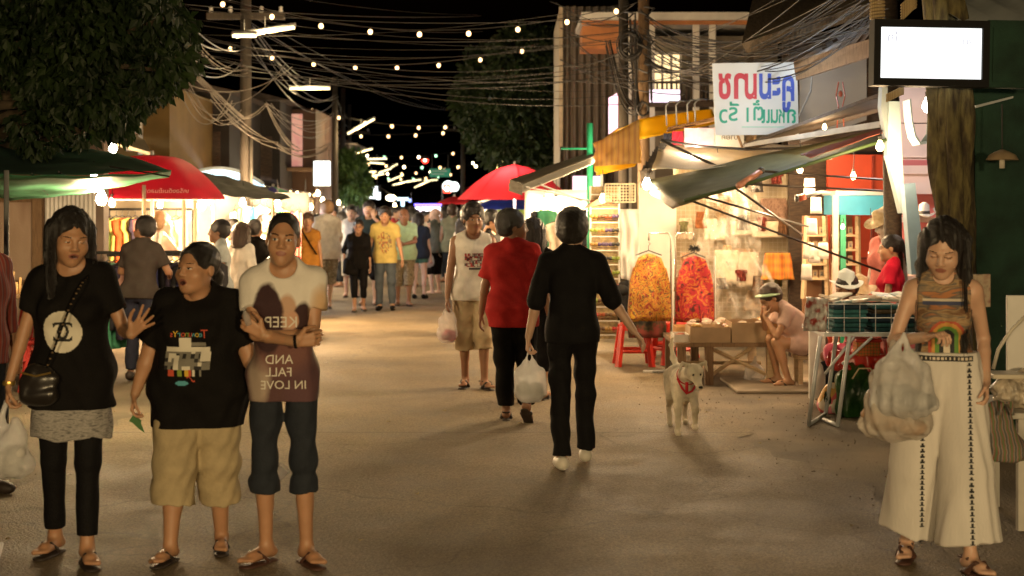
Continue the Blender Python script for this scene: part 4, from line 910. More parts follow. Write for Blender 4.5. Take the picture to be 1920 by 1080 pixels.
o = MB(); o.box(((1390-1416)*sc_, -.026, -(239-186)*sc_), ((1470-1416)*sc_, -.022, -(237.6-186)*sc_)); o.build('underline', mat('paint_mint', (.35, .75, .6), .5, 0), bd)
t = thing('spotlight', 'round white spotlight at the top right corner of the painted sign', 'lamp', P(1502, 124, 14.5)); o = MB(); o.sphere((0, 0, 0), .045, 12); o.build('lens', glow('spot_lit', (.85, .95, 1), 14), t, True); o = MB(); o.tube([(.03, 0, 0), (.16, .05, .05)], .035, 10, .02); o.build('housing', DKM, t); o = MB(); o.tube([(.13, .05, .03), (.11, .05, -.25), (.0, .1, -.5)], .01, 6); o.build('bracket', GRM, t)
lamp(P(1462, 190, 13.6), 20, COOL, .04); lamp(P(1530, 130, 15.6), 9, COOL, .04)

# ------------------------------------------------------------ buildings, left side
t = thing('wooden_shopfront', 'closed shopfront of pale boarded wooden doors behind the left tarp', 'building', (-5.6, 15.4, 0)); DOORW = ramp_mat('door_boards', 'noise', [(.30, .20, .14), (.40, .29, .21), (.34, .24, .17)], 3, .8, (1, 1, .3), bump=.1)
o = MB(); o.box((-1.6, .1, 0), (1.15, .3, 3.2)); o.build('wall', mat('plaster_dark', (.18, .13, .10), .85, .2, 2), t)
for x0_, x1_ in ((-1.5, -.35), (-.2, .42)): o = MB(); o.box((x0_, .0, 0), (x1_, .09, 1.88)); d_ = o.build('door', DOORW, t); [MB().box((x0_, -.015, z), (x1_, -.002, z+.06)).build('rail', WOOD, d_) for z in (.05, .9, 1.8)]
for x in (-1.55, -.28, .47): o = MB(); o.box((x-.05, -.05, 0), (x+.05, .09, 2.3)); o.build('post', WOOD, t)
o = MB(); o.box((-1.6, -.03, 1.95), (1.1, .09, 2.3)); o.build('lintel', WOOD, t)
o = MB(); n = 24; vs = []
for i in range(n+1): x = .55+.55*i/n; vs += [(x, -.02-.012*(i % 2), .1), (x, -.02-.012*(i % 2), 2.02)]
o.add(vs, [(2*i, 2*i+2, 2*i+3, 2*i+1) for i in range(n)]); o.build('ribbed_panel', WHP, t)
YEL = mat('ochre_wall', (.13, .08, .02), .85, .12, 2)
t = thing('yellow_building', 'ochre yellow building corner above the red umbrella', 'building', (X(270, 28), 28, 0)); x0 = X(270, 28)
o = MB(); o.box((-4, 0, 0), (X(318, 28)-x0, 5, Z(160, 28))); o.build('wall', YEL, t); o = MB(); [o.box((-.35, -.08, Z(py+5, 28)), (-.12, -.005, Z(py, 28))) for py in range(190, 285, 8)]; o.build('louvre', WHP, t); o = MB(); o.box((-.1, -.06, Z(290, 28)), (-.02, -.01, Z(180, 28))); o.build('pipe', WHP, t)
o = MB(); slab(o, (P(180, 262, 25), P(282, 292, 25), P(270, 268, 26.5), P(195, 225, 26.5)), .06); tag(o.build('awning', mat('awning_beige', (.42, .34, .22), .8)), 'beige sloping awning in front of the ochre building', 'awning')
bulb_lamp(P(212, 277, 24.5), 'bright bulb glowing under the beige awning', 40, .07, bm=BULBW)
o = MB(); o.box((X(70, 26), 26, Z(270, 26)), (X(114, 26), 26.1, Z(246, 26))); rs = o.build('sign_board', mat('sign_red', (.5, .04, .03), .5, emit=.5, ecol=(.6, .05, .03))); tag(rs, 'small red sign glimpsed under the big tree', 'sign')
v, f = text2d('รา', .22); o = MB(); o.add([(X(92, 26)-a, 25.99, Z(258, 26)+b) for a, b in v], [q_[::-1] for q_ in f]); o.build('lettering', WHP, rs)
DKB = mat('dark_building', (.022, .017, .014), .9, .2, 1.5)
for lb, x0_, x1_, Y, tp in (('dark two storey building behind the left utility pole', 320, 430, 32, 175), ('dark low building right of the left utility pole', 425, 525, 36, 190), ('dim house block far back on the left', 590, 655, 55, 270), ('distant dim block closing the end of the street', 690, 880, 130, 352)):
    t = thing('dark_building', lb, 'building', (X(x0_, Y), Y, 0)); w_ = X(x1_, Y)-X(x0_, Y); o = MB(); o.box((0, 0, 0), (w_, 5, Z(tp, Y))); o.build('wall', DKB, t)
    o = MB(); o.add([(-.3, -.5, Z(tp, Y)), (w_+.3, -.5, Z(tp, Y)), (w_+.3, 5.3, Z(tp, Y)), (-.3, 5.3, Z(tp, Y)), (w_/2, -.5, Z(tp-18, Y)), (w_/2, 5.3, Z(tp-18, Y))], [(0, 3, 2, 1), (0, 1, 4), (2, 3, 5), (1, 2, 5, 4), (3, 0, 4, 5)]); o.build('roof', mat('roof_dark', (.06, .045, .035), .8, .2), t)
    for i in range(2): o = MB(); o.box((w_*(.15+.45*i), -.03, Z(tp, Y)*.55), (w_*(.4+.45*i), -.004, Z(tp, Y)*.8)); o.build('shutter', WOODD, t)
t = thing('banner_building', 'shophouse with a tall pink and green banner on the left', 'building', (X(520, 38), 38, 0)); w_ = X(592, 38)-X(520, 38)
o = MB(); o.box((0, 0, 0), (w_, 4, Z(205, 38))); o.build('wall', mat('brown_wall', (.09, .05, .03), .8, .2, 1), t)
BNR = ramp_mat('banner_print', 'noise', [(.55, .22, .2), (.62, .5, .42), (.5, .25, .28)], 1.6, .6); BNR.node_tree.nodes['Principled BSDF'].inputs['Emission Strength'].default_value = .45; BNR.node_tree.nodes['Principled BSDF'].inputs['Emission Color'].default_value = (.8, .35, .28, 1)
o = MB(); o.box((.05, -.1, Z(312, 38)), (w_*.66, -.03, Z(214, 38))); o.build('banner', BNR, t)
o = MB(); o.box((.04, -.13, Z(245, 38)), (w_*.3, -.105, Z(205, 38))); o.build('green_panel', mat('green_faded', (.16, .3, .08), .7, .2), t)
o = MB(); o.box((-.1, -.9, Z(322, 38)), (w_*1.05, 0, Z(316, 38))); o.build('canopy', WOOD, t)
# ------------------------------------------------------------ market furniture helpers
lamp(P(960, 350, 24.8), 60, (1, .8, .6), .05)  # added bare light, without a bulb, brightening the centre red parasol
lamp(P(1300, 292, 15.3), 60, (1, .8, .55), .1); lamp(P(1160, 290, 18.0), 70, (1, .8, .5), .1)  # added bare lights that brighten the cream canopy and the yellow awning
def umbrella(label, px, Y, r, ztop, zedge, mats, n=8, rot=0., val=.10, inner=None, text=None, pole_m=WHP, flat=.12):
    t = thing('parasol', label, 'umbrella', (X(px, Y), Y, 0), rot)
    o = MB(); o.tube([(0, 0, 0), (0, 0, ztop+.05)], .022, 8); o.build('pole', pole_m, t, True)
    ms = mats+[inner or mats[0]]
    o = MB(); S = 6; ring = []
    for k in range(n*4):
        a = 2*math.pi*k/(n*4); sc = 1-.05*(1-abs((k % 4)-0)/2 if (k % 4) else 0)-(.045 if k % 4 == 2 else .03 if k % 4 else 0); ring.append((math.cos(a)*sc, math.sin(a)*sc))
    vs = []; prof = [(0.03, ztop)]+[(flat*r+(r-flat*r)*i/S, ztop-.02-(ztop-.02-zedge)*((i/S)**1.6)) for i in range(S+1)]+[(r*1.005, zedge-val)]
    for rr, z in prof: vs += [(c*rr, s*rr, z) for c, s in ring]
    N_ = len(ring); fs = []; mi = []
    for i in range(len(prof)-1):
        for k in range(N_):
            k2 = (k+1) % N_; fs.append((i*N_+k, i*N_+k2, (i+1)*N_+k2, (i+1)*N_+k)); mi.append((k//4) % len(mats))
    o.add(vs, fs); o.mi = mi; c = o.build('canopy', mats, t, True)
    if inner:
        o = MB(); o.add([(v[0]*.985, v[1]*.985, v[2]-.012) for v in vs], [f[::-1] for f in fs]); o.build('lining', inner, t, True)
    o = MB()
    for k in range(n):
        a = 2*math.pi*k/n; o.tube([(0, 0, ztop-.06), (math.cos(a)*r*.55, math.sin(a)*r*.55, ztop-.06-(ztop-zedge)*.45), (math.cos(a)*r*.97, math.sin(a)*r*.97, zedge-.01)], .006, 4)
    o.build('ribs', GRM, t)
    return t
def hung(name, label, cat, at, w, h, m, rz=0, shape='tee', th=.05, group=None, seed=0, hanger=True, wr=.008):
    """a garment on a hanger, hung from point at"""
    t = thing(name, label, cat, at, rz, group); o = MB()
    def edge(p, u, v):
        x = (u-.5)*2; vv = 1-v                       # v=1 is the top
        if shape == 'tee': k = 1.0 if vv < .30 else .72+.06*vv
        elif shape == 'poncho': k = .55+.45*min(1, vv*2.2); k += .03*math.sin(9*vv)
        elif shape == 'dress': k = .55+.5*vv
        elif shape == 'skirt': k = .75+.25*vv
        else: k = 1.
        dz = -.12*abs(x)**1.5*h*.5 if v > .85 and shape != 'skirt' else 0
        q = np.array((x*w/2*k, p[1]+(.02*math.sin(14*u+seed)*vv), p[2]+dz)); return q
    o.sheet((-w/2, -th/2, -h-.05), (w/2, -th/2, -h-.05), (w/2, -th/2, -.05), (-w/2, -th/2, -.05), 20, 14, 0, wr, seed, th, edge); o.build('cloth', m, t, True)
    if hanger: o = MB(); o.tube([(-w*.32, 0, -.07), (0, 0, -.02), (w*.32, 0, -.07)], .007, 5); o.tube([(0, 0, -.02), (0, 0, .03), (.02, 0, .05), (.0, 0, .065)], .004, 5); o.build('hanger', DKM, t)
    return t
def box_thing(name, label, cat, a, b, m, group=None, rz=0, lid=None, bev=.004):
    c = ((a[0]+b[0])/2, (a[1]+b[1])/2, a[2]); t = thing(name, label, cat, c, rz, group); hx, hy, h = (b[0]-a[0])/2, (b[1]-a[1])/2, b[2]-a[2]; o = MB()
    if lid is None: o.box((-hx, -hy, 0), (hx, hy, h), bev=bev)
    else:
        tk = .006; o.box((-hx, -hy, 0), (hx, hy, tk))
        for p_, q_ in (((-hx, -hy, tk), (hx, -hy+tk, h)), ((-hx, hy-tk, tk), (hx, hy, h)), ((-hx, -hy+tk, tk), (-hx+tk, hy-tk, h)), ((hx-tk, -hy+tk, tk), (hx, hy-tk, h))): o.box(p_, q_)
    o.build('carton', m, t); return t
TARPG = mat('green_tarp', (.10, .36, .20), .55, .35, 1.2, bump=.2, bs=25, thin=.5); TARPG_SHADE = mat('green_tarp_shaded', (.014, .070, .038), .85, .3, 1.5, bump=.2, bs=30)  # the tarp's unlit street side gets its shade as a darker green
RED = mat('red_canvas', (.62, .03, .04), .6, .1, 2, thin=.5); REDD = mat('maroon_canvas', (.45, .02, .03), .6, .1, 2, thin=.4); CREAMC = mat('cream_cloth', (.70, .62, .48), .8, .1, 3, thin=.5, bump=.1, bs=12)
WHC = mat('white_cloth', (.75, .73, .68), .8, .06, 3, thin=.25, bump=.1, bs=14)
# left green tarp
t = thing('tarp_canopy', 'green tarp canopy on poles over the nearest left stall', 'canopy', (-3.6, 11, 0)); bs_ = Vector((-3.6, 11, 0)); q3 = lambda px, py, Y: tuple(Vector(P(px, py, Y))-bs_)
o = MB(); o.sheet(q3(-80, 333, 9.6), q3(320, 320, 10.2), q3(222, 286, 11.9), q3(-80, 262, 11.9), 24, 8, .05, .008, 2, .004); o.build('front_flap', TARPG_SHADE, t, True)
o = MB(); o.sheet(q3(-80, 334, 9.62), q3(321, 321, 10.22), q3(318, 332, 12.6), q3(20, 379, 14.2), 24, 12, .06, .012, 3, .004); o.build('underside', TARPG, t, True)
for px, Y, top in ((12, 9.7, 2.0), (318, 10.3, 2.0)): 
    if px < 100: o = MB(); o.tube([q3(px, HZ, Y)[:2]+(0,), q3(px, HZ, Y)[:2]+(top,)], .018, 8); o.build('pole', GRM, t, True)
o = MB(); o.tube([q3(205, 312, 10.1), q3(318, 331, 10.25)], .006, 5); o.tube([q3(90, 365, 12), q3(60, 326, 10)], .008, 5); o.tube([q3(150, 350, 12), q3(110, 322, 10)], .008, 5); o.build('cord', WIRE, t)
bulb_lamp(P(176, 345, 11.2), 'large glaring bulb under the left green tarp', 150, .052, bm=BULBW, cord=.06); bulb_lamp(P(190, 372, 12.5), 'second glaring bulb just below and behind the tarp bulb', 110, .05, bm=BULBW, cord=.2)
o = MB(); o.lathe([(.02, .05), (.03, -.03), (.028, -.05)], 8); e = o.build('socket', WHP, smooth=True); e.location = P(82, 328, 10.6); tag(e, 'empty white lamp socket hanging under the green tarp', 'lamp socket')
# parasols
t = umbrella('large red parasol with white lettering over the left clothing stall', 285, 17, .86, 2.37, 1.87, [mat('crimson_canvas', (.42, .012, .035), .6, .12, 2, thin=.3)], 6, rot=.35, val=.03, inner=CREAMC, flat=.3)
v, f = text2d('เครื่องดื่มเย็นสดชื่น', .075, 1.); o = MB(); o.add([(-a, -.0, b) for a, b in v], [q_[::-1] for q_ in f]); e = o.build('lettering', mat('print_pink', (.85, .6, .55), .6, 0), t); e.location = (.05, -.83, 1.93); e.rotation_euler = (ra(-32), 0, -.35)
umbrella('red parasol standing behind the white awning at centre right', 965, 25, 1.0, 2.50, 1.90, [RED, RED, REDD, REDD], 8, rot=.1, val=.02, flat=.08)
BLU = mat('blue_canvas', (.03, .06, .50), .6, .1, thin=.3); GRNC = mat('green_canvas', (.02, .36, .17), .6, .1, thin=.3); PUR = mat('indigo_canvas', (.05, .04, .32), .6, .1, thin=.2)
umbrella('bright blue parasol under the centre red parasol', 960, 28, .80, 1.98, 1.72, [BLU], 8, val=.02)
umbrella('small parasol of green and indigo panels on the left side', 512, 26, .66, 2.12, 1.80, [PUR, GRNC, PUR], 9, rot=.3, val=.0)
umbrella('little far red parasol left of the centre red parasol', 852, 36, .45, 2.02, 1.84, [RED], 8, val=.02)
# dark canopy, left mid
t = thing('canvas_canopy', 'dark sagging canvas canopy behind the left red parasol', 'canopy', (X(450, 19), 19, 0)); bs_ = Vector((X(450, 19), 19, 0))
o = MB(); o.sheet(q3(395, 366, 17.6), q3(545, 374, 17.8), q3(500, 352, 21), q3(362, 318, 21), 20, 8, .05, .02, 5); o.build('canvas', mat('grey_canvas', (.07, .07, .062), .8, .3, 3, thin=.1), t, True)
for px, Y in ((512, 17.7), (400, 17.6)): o = MB(); a = q3(px, HZ, Y); o.tube([(a[0], a[1], 0), (a[0], a[1], 1.85)], .02, 8); o.build('pole', WOODP, t)
# arched lit shop sign
t = thing('arched_sign', 'pale blue arched lightbox sign over the left stalls', 'sign', P(430, 345, 24)); o = MB(); k_ = 24/F
arc = [(-64+128*i/16, 10+24*math.sin(math.pi*(.12+.86*i/16))**.8-14*(i/16)) for i in range(17)]
poly = [(x*k_, z*k_) for x, z in arc]+[(62*k_, -26*k_), (-64*k_, -10*k_)]
o.prism(poly, 0, .08); o.build('panel', glow('blue_panel_lit', (.50, .78, .95), 1.15), t)
o = MB(); o.tube([(x*k_, -.01, (z+1.5)*k_) for x, z in arc], .03, 6); o.tube([(-30*k_, -.02, -14*k_), (-30*k_, -.02, 25*k_)], .01, 5); o.build('frame', mat('frame_blue_grey', (.35, .42, .48), .5), t)
o = MB(); o.box((-10*k_, -.02, -26*k_), (30*k_, -.005, -10*k_)); o.build('print', mat('pale_print', (.7, .5, .5), .6, .5, 20, emit=.5, ecol=(.9, .7, .7)), t)
# white lightboxes and small far signs
def lightbox(label, px0, py0, px1, py1, Y, col, s, th=.12, frame=True):
    t = thing('lightbox_sign', label, 'sign', P((px0+px1)/2, (py0+py1)/2, Y)); w_, h_ = (px1-px0)/2*Y/F, (py1-py0)/2*Y/F; o = MB(); o.box((-w_, 0, -h_), (w_, th, h_), bev=.015); o.build('panel', glow('sign_%d_%d' % (px0, py0), col, s), t)
    if frame: o = MB(); o.box((-w_-.02, .02, -h_-.02), (w_+.02, th-.02, h_+.02)); o.tube([(w_*.8, th/2, h_), (w_*.8, th/2, h_+.3)], .012, 5); o.build('frame', DKM, t)
    return t
lightbox('upright plain white lightbox beside the small street tree', 588, 302, 619, 348, 34, (.92, 1, .96), 2.6)
lightbox('little blank lightbox on the far left, upper of two', 692, 350, 708, 372, 60, (.85, .95, 1), 3)
lightbox('small far lightbox overlapping a taller one', 706, 361, 713, 374, 59, (.85, .95, 1), 3)
lightbox('thin far lightbox left of the pair of far lightboxes', 683, 350, 690, 361, 60, (.7, 1, .9), 2)
lightbox('small bright square lamp box over the left umbrellas', 563, 363, 573, 375, 30, (.8, 1, .95), 6)
lightbox('yellow lit sign showing over the centre red parasol', 918, 302, 948, 320, 38, (1, .85, .3), 2.5)
lightbox('pale turquoise lit sign under the tall dark tree', 915, 287, 926, 300, 39, (.6, .95, .95), 1.8)
lightbox('pink lit shop sign behind the green post', 1074, 330, 1126, 362, 22.5, (.95, .62, .85), 1.3)
lightbox('faint blue far lightbox left of the far violet stall', 766, 373, 771, 379, 60, (.25, .35, 1), 2.5)
t = thing('letter_sign', 'small far pale blue sign shaped like a letter T', 'sign', P(755, 378, 62)); o = MB(); o.box((-.25, 0, .05), (.25, .05, .17)); o.box((-.07, 0, -.2), (.07, .05, .05)); o.build('letter', glow('tsign', (.55, .85, 1), 2.2), t)
t = thing('road_sign', 'green far road sign hanging over the street end', 'sign', P(825, 324, 70)); o = MB(); o.box((-.5, 0, -.2), (.5, .04, .2)); pl_ = o.build('plate', mat('sign_green', (.03, .28, .17), .5, 0, emit=.25, ecol=(.03, .3, .18)), t)
o = MB(); [o.box((-.4, -.012, z), (x, -.003, z+.04)) for z, x in ((.06, .35), (-.08, .2))]; o.build('lettering', WHP, pl_); o = MB(); o.tube([(.4, .05, .2), (.4, .05, .9)], .02, 5); o.tube([(-.4, .05, .2), (-.4, .05, .9)], .02, 5); o.build('bracket', DKM, t)
t = thing('round_lamp', 'glowing red lamp high over the end of the street', 'lamp', P(797, 300, 66)); o = MB(); o.sphere((0, 0, 0), .16, 12); o.build('lens', glow('red_lit', (1, .035, .02), 6), t, True); o = MB(); o.sphere((0, -.12, 0), .07, 8); o.build('filament', glow('redhot', (1, .5, .3), 25), t); o = MB(); o.lathe([(.2, .16), (.22, .02), (.05, .22)], 10); o.build('housing', DKM, t)
t = thing('round_sign', 'two round white lit signs back to back at the far right', 'sign', P(845, 350, 50)); o = MB()
for x, r in ((-.08, .21), (.13, .17)): o.lathe([(0, -.0), (r, 0), (r, .05), (0, .05)], 16, (x, 0 if x < 0 else .08, 0), Matrix.Rotation(ra(90), 3, 'X'))
o.build('disc', glow('round_lit', (.9, 1, .97), 2), t); o = MB(); o.tube([(-.3, .03, -1.2), (-.3, .03, .1), (.1, .03, .1)], .02, 5); o.build('bracket', DKM, t)
t = thing('round_lamp', 'small red glowing box sign under the round far signs', 'lamp', P(838, 354, 48)); o = MB(); o.box((-.12, 0, -.14), (.12, .1, .14), bev=.02); o.build('panel', glow('redbox', (1, .06, .03), 3), t); o = MB(); o.sphere((0, -.02, 0), .06, 10); o.build('bulb', BULBW, t)
# ------------------------------------------------------------ left stalls
def back_sheet(label, p0, p1, z0, z1, m, name='cloth_wall', cat='cloth', wr=.02, seed=0):
    o = MB(); o.sheet((p0[0], p0[1], z0), (p1[0], p1[1], z0), (p1[0], p1[1], z1), (p0[0], p0[1], z1), 26, 8, 0, wr, seed); return tag(o.build(name, m, smooth=True), label, cat)
back_sheet('white cloth wall behind the left clothing stall', (X(150, 20.5), 20.5), (X(350, 20.5), 20.5), 0, 2.1, mat('beige_cloth', (.45, .38, .28), .8, .2, 2), seed=2)
back_sheet('bright white sheet wall of the stall under the dark canopy', (X(350, 22), 22), (X(580, 23), 23), 0, 1.98, WHC, seed=3)
GC = [(.65, .62, .55), (.40, .55, .12), (.75, .60, .35), (.55, .10, .03), (.65, .52, .16), (.05, .04, .07), (.45, .12, .10), (.02, .18, .26), (.48, .03, .07), (.03, .03, .035), (.06, .25, .14), (.50, .28, .22), (.08, .09, .25), (.62, .6, .58)]
GN_ = ['off white', 'lime green', 'peach', 'rust red', 'mustard', 'near black', 'salmon', 'teal', 'crimson', 'black', 'bottle green', 'dusty pink', 'navy', 'pale grey']
GM = [cloth('garment_'+n.replace(' ', '_'), c, var=.2, vs=6) for n, c in zip(GN_, GC)]
def rail(label, x0, y0, x1, y1, z, feet=True):
    t = thing('clothes_rail', label, 'clothes rail', ((x0+x1)/2, (y0+y1)/2, 0)); c = Vector(((x0+x1)/2, (y0+y1)/2, 0)); a, b = Vector((x0, y0, z))-c, Vector((x1, y1, z))-c; o = MB(); o.tube([a, b], .016, 8); o.build('bar', DKM, t, True)
    for e in (a, b):
        o = MB(); o.tube([(e[0], e[1], 0), (e[0], e[1], z)], .016, 8); o.tube([(e[0], e[1]-.25, .02), (e[0], e[1]+.25, .02)], .016, 6); o.build('upright', DKM, t, True)
q = random.Random(21); ug = set()
seq = [(214, 1), (226, 4), (237, 3), (249, 4), (262, 5), (274, 6), (285, 7), (296, 8), (309, 9), (322, 13), (338, 2), (352, 0)]
rail('high clothes rail at the back of the left stall', X(205, 18.6), 18.6, X(362, 18.6), 18.6, 1.72)
for i, (px, ci) in enumerate(seq):
    px -= 8; w_ = q.uniform(.38, .5)
    hung('garment', '%s garment hanging on the back rail, %s from its left end' % (GN_[ci], ['first', 'second', 'third', 'fourth', 'fifth', 'sixth', 'seventh', 'eighth', 'ninth', 'tenth', 'eleventh', 'twelfth'][i]), 'garment', (X(px, 18.6), 18.6, 1.66), w_, q.uniform(.55, .8), GM[ci], ra(q.uniform(58, 76)), 'tee', .05, 'clothes on the back rail', i)
rail('low black clothes rail across the front of the left stall', X(168, 14.9), 14.9, X(402, 15.3), 15.3, 1.27)
rail('second black rail just behind the low front rail', X(172, 15.6), 15.6, X(398, 15.9), 15.9, 1.22)
for i, (px, ci, h) in enumerate([(176, 3, .55), (190, 7, .75), (203, 10, .9), (216, 9, .7), (226, 5, .8), (236, 11, .75), (282, 9, .85), (294, 12, .95), (306, 9, .9), (318, 5, .98), (330, 9, .95), (342, 12, .9), (354, 9, .95), (370, 5, .85), (386, 9, .8)]):
    hung('garment', '%s garment on the low front rail, %s from the left' % (GN_[ci], ['first', 'second', 'third', 'fourth', 'fifth', 'sixth', 'seventh', 'eighth', 'ninth', 'tenth', 'eleventh', 'twelfth', 'thirteenth', 'fourteenth', 'last'][i]), 'garment', (X(px, 15.0), 15.0+.001*px-.2, 1.21), .42, h, GM[ci], ra(q.uniform(50, 75)), 'tee', .07, 'clothes on the low front rail', i+20)
for px, Y in ((270, 16.2), (345, 16.6), (366, 17.2)): o = MB(); o.tube([(X(px, Y), Y, 0), (X(px, Y), Y, 2.0)], .022, 8); tag(o.build('stall_pole', CREAMC, smooth=True), {270: 'pale stall pole right of the man in charcoal', 345: 'pale stall pole left of the small glaring bulbs', 366: 'pale stall pole right of its twin under the parasol edge'}[px], 'pole')
bulb_lamp(P(378, 384, 17.5), 'glaring bulb at the right edge of the red parasol', 240, .055, bm=BULBW, cord=.12); bulb_lamp(P(390, 376, 19), 'smaller glaring bulb beside the parasol edge bulb', 60, .04, bm=BULBW, cord=.1)
bulb_lamp(P(300, 383, 17.6), 'bulb hidden inside the red parasol over the rails', 130, .04, cord=.15); bulb_lamp(P(520, 382, 21), 'bulb glaring behind the green and indigo parasol', 420, .05, bm=BULBW); bulb_lamp(P(455, 380, 20.3), 'bulb lighting the white sheet wall on the left', 520, .045, bm=BULBW)
bulb_lamp(P(210, 380, 16.2), 'warm bulb above the coloured clothes on the left', 80, .04)
# table with goods in the white stall
def table(label, x0, y0, x1, y1, z, m, cloth_m=None, cat='table', name='table'):
    t = thing(name, label, cat, ((x0+x1)/2, (y0+y1)/2, 0)); hx, hy = (x1-x0)/2, (y1-y0)/2; o = MB(); o.box((-hx, -hy, z-.035), (hx, hy, z), bev=.006); o.build('tabletop', m, t)
    for sx in (-1, 1):
        for sy in (-1, 1): o = MB(); o.box((sx*(hx-.05)-.02, sy*(hy-.05)-.02, 0), (sx*(hx-.05)+.02, sy*(hy-.05)+.02, z-.035)); o.build('leg', m, t)
    if cloth_m: o = MB(); o.sheet((-hx-.01, -hy-.012, .12), (hx+.01, -hy-.012, .12), (hx+.01, -hy-.012, z+.004), (-hx-.01, -hy-.012, z+.004), 20, 5, 0, .008, 4); o.build('tablecloth', cloth_m, t, True)
    return t
table('goods table of the white lit stall at left', X(430, 19.5), 19.2, X(560, 19.5), 20, .8, WOODP, WHC)
q = random.Random(5)
for i in range(16):
    px = 432+i*8; Y = 19.3+q.uniform(0, .5); c_ = q.choice(GM); h_ = q.uniform(.06, .2)
    box_thing('goods_box', 'small coloured goods box on the white lit left stall table', 'box', (X(px, Y)-.025, Y-.03, .8), (X(px, Y)+.025, Y+.03, .8+h_), c_, 'goods on the left stall table')
for i in range(11):
    px = 440+i*12; ci = (0, 1, 13, 7, 11, 2, 12, 10, 4, 8, 6)[i]
    hung('garment', '%s garment hung on the bright white left stall wall, %s' % (GN_[ci], ['leftmost', 'second', 'third', 'fourth', 'fifth', 'middle one', 'seventh', 'eighth', 'ninth', 'tenth', 'rightmost'][i]), 'garment', P(px, q.uniform(378, 392), 21.6), .13, q.uniform(.4, .8), GM[ci], 0, 'tee', .04, 'clothes on the white stall wall', i)
# stool, basket near the wooden doors
def stool(label, x, y, h=.47, m=None, rz=0, group=None):
    t = thing('plastic_stool', label, 'stool', (x, y, 0), rz, group); m = m or mat('red_plastic', (.62, .035, .02), .28, .05, thin=.15)
    o = MB(); o.box((-.145, -.145, h-.035), (.145, .145, h), bev=.014); [o.box((sx*.146-.003, -.12, h-.075), (sx*.146+.003, .12, h-.03)) for sx in (-1, 1)]; [o.box((-.12, sy*.146-.003, h-.075), (.12, sy*.146+.003, h-.03)) for sy in (-1, 1)]; o.build('seat', m, t)
    for sx in (-1, 1):
        for sy in (-1, 1):
            o = MB(); o.tube([(sx*.185, sy*.185, 0), (sx*.183, sy*.183, .02), (sx*.135, sy*.135, h-.03)], [.044, .042, .034], 6); o.build('leg', m, t)
    o = MB()
    for a, b in (((-1, -1), (1, -1)), ((1, -1), (1, 1)), ((1, 1), (-1, 1)), ((-1, 1), (-1, -1))): o.tube([(a[0]*.168, a[1]*.168, .17), (b[0]*.168, b[1]*.168, .17)], .022, 6)
    o.build('stretcher', m, t); return t
for k, (px, lb) in enumerate(((84, 'dark red plastic stool on its side stack by the wooden doors'),)):
    for j in range(3): stool('dark red plastic stool, %s of the stack by the wooden doors' % ['lowest', 'middle', 'topmost'][j], X(px, 13.6), 13.6, .47, mat('dark_red_plastic', (.35, .03, .025), .4), .2, 'stacked stools').location.z = .28+j*.14 if 0 else j*.30
table('small wooden side table in front of the wooden doors', -4.95, 12.9, -4.2, 13.4, .95, WOOD)
BSK = ramp_mat('wicker', 'wave', [(.34, .2, .08), (.55, .36, .16)], 20, .8, (1, 1, 3))
q = random.Random(4)
for i in range(12):
    x, y = -4.8+q.uniform(0, .5), 13.0+q.uniform(0, .3); o = MB(); o.tube([(0, 0, 0), (q.uniform(-.05, .05), 0, q.uniform(.1, .22))], .02, 6, .012); e = o.build('wooden_figure', BSK, smooth=True); e.location = (x, y, .95); tag(e, 'small carved wooden stick standing on the side table', 'carving', 'carved sticks on the side table')
# ------------------------------------------------------------ right stalls
YELT = ramp_mat('yellow_tarp', 'noise', [(.78, .52, .015), (.86, .64, .03)], 2, .6, (1, 1, 1), thin=.55); STRP = ramp_mat('striped_tarp', 'wave', [(.30, .17, .07), (.68, .40, .06), (.40, .27, .13), (.74, .48, .08)], 5.5, .7, (1, 1, .12), dist=2, thin=.55)
t = thing('yellow_awning', 'yellow tarp awning with striped hanging side flap', 'awning', (X(1220, 17.5), 17.5, 0)); bs_ = Vector((X(1220, 17.5), 17.5, 0))
o = MB(); o.sheet(q3(1115, 312, 17.2), q3(1203, 306, 16.4), q3(1199, 224, 16.4), q3(1115, 268, 17.2), 24, 8, 0, .012, 4); o.build('side_flap', STRP, t, True)
o = MB(); o.sheet(q3(1199, 262, 16.38), q3(1345, 232, 16.2), q3(1335, 205, 17.5), q3(1199, 223, 16.4), 16, 6, .02, .01, 5); o.build('front_flap', YELT, t, True)
o = MB(); o.sheet(q3(1116, 268, 17.2), q3(1199, 223, 16.4), q3(1335, 204, 17.6), q3(1240, 235, 19.5), 12, 8, .02, .01, 6); o.build('top', YELT, t, True)
o = MB(); o.sheet(q3(1117, 330, 17.3), q3(1190, 312, 16.5), q3(1200, 300, 16.6), q3(1116, 308, 17.2), 12, 4, 0, .01, 7); o.build('lower_flap', YELT, t, True)
for px, Y in ((1128, 18.8),): o = MB(); a = q3(px, HZ, Y); o.tube([(a[0], a[1], 0), (a[0], a[1], 2.3)], .02, 8); o.build('pole', GRM, t)
GRP = mat('green_paint', (.02, .26, .13), .45, .15)
t = thing('green_post', 'bright green steel post with a thin cross arm', 'post', (X(1106, 18.8), 18.8, 0)); o = MB(); o.tube([(0, 0, 0), (0, 0, Z(231, 18.8))], .042, 12); o.build('shaft', GRP, t, True); o = MB(); o.tube([(-.38, 0, Z(279, 18.8)), (0, 0, Z(279, 18.8))], .014, 6); o.build('cross_arm', GRP, t)
t = thing('white_awning', 'long white awning sloping down toward the centre red parasol', 'awning', (X(1040, 19.5), 19.5, 0)); bs_ = Vector((X(1040, 19.5), 19.5, 0))
o = MB(); o.sheet(q3(980, 362, 17.6), q3(1115, 306, 17.8), q3(1115, 292, 18.6), q3(962, 340, 18.4), 14, 6, .02, .006, 5, .01); o.build('canvas', WHC, t, True)
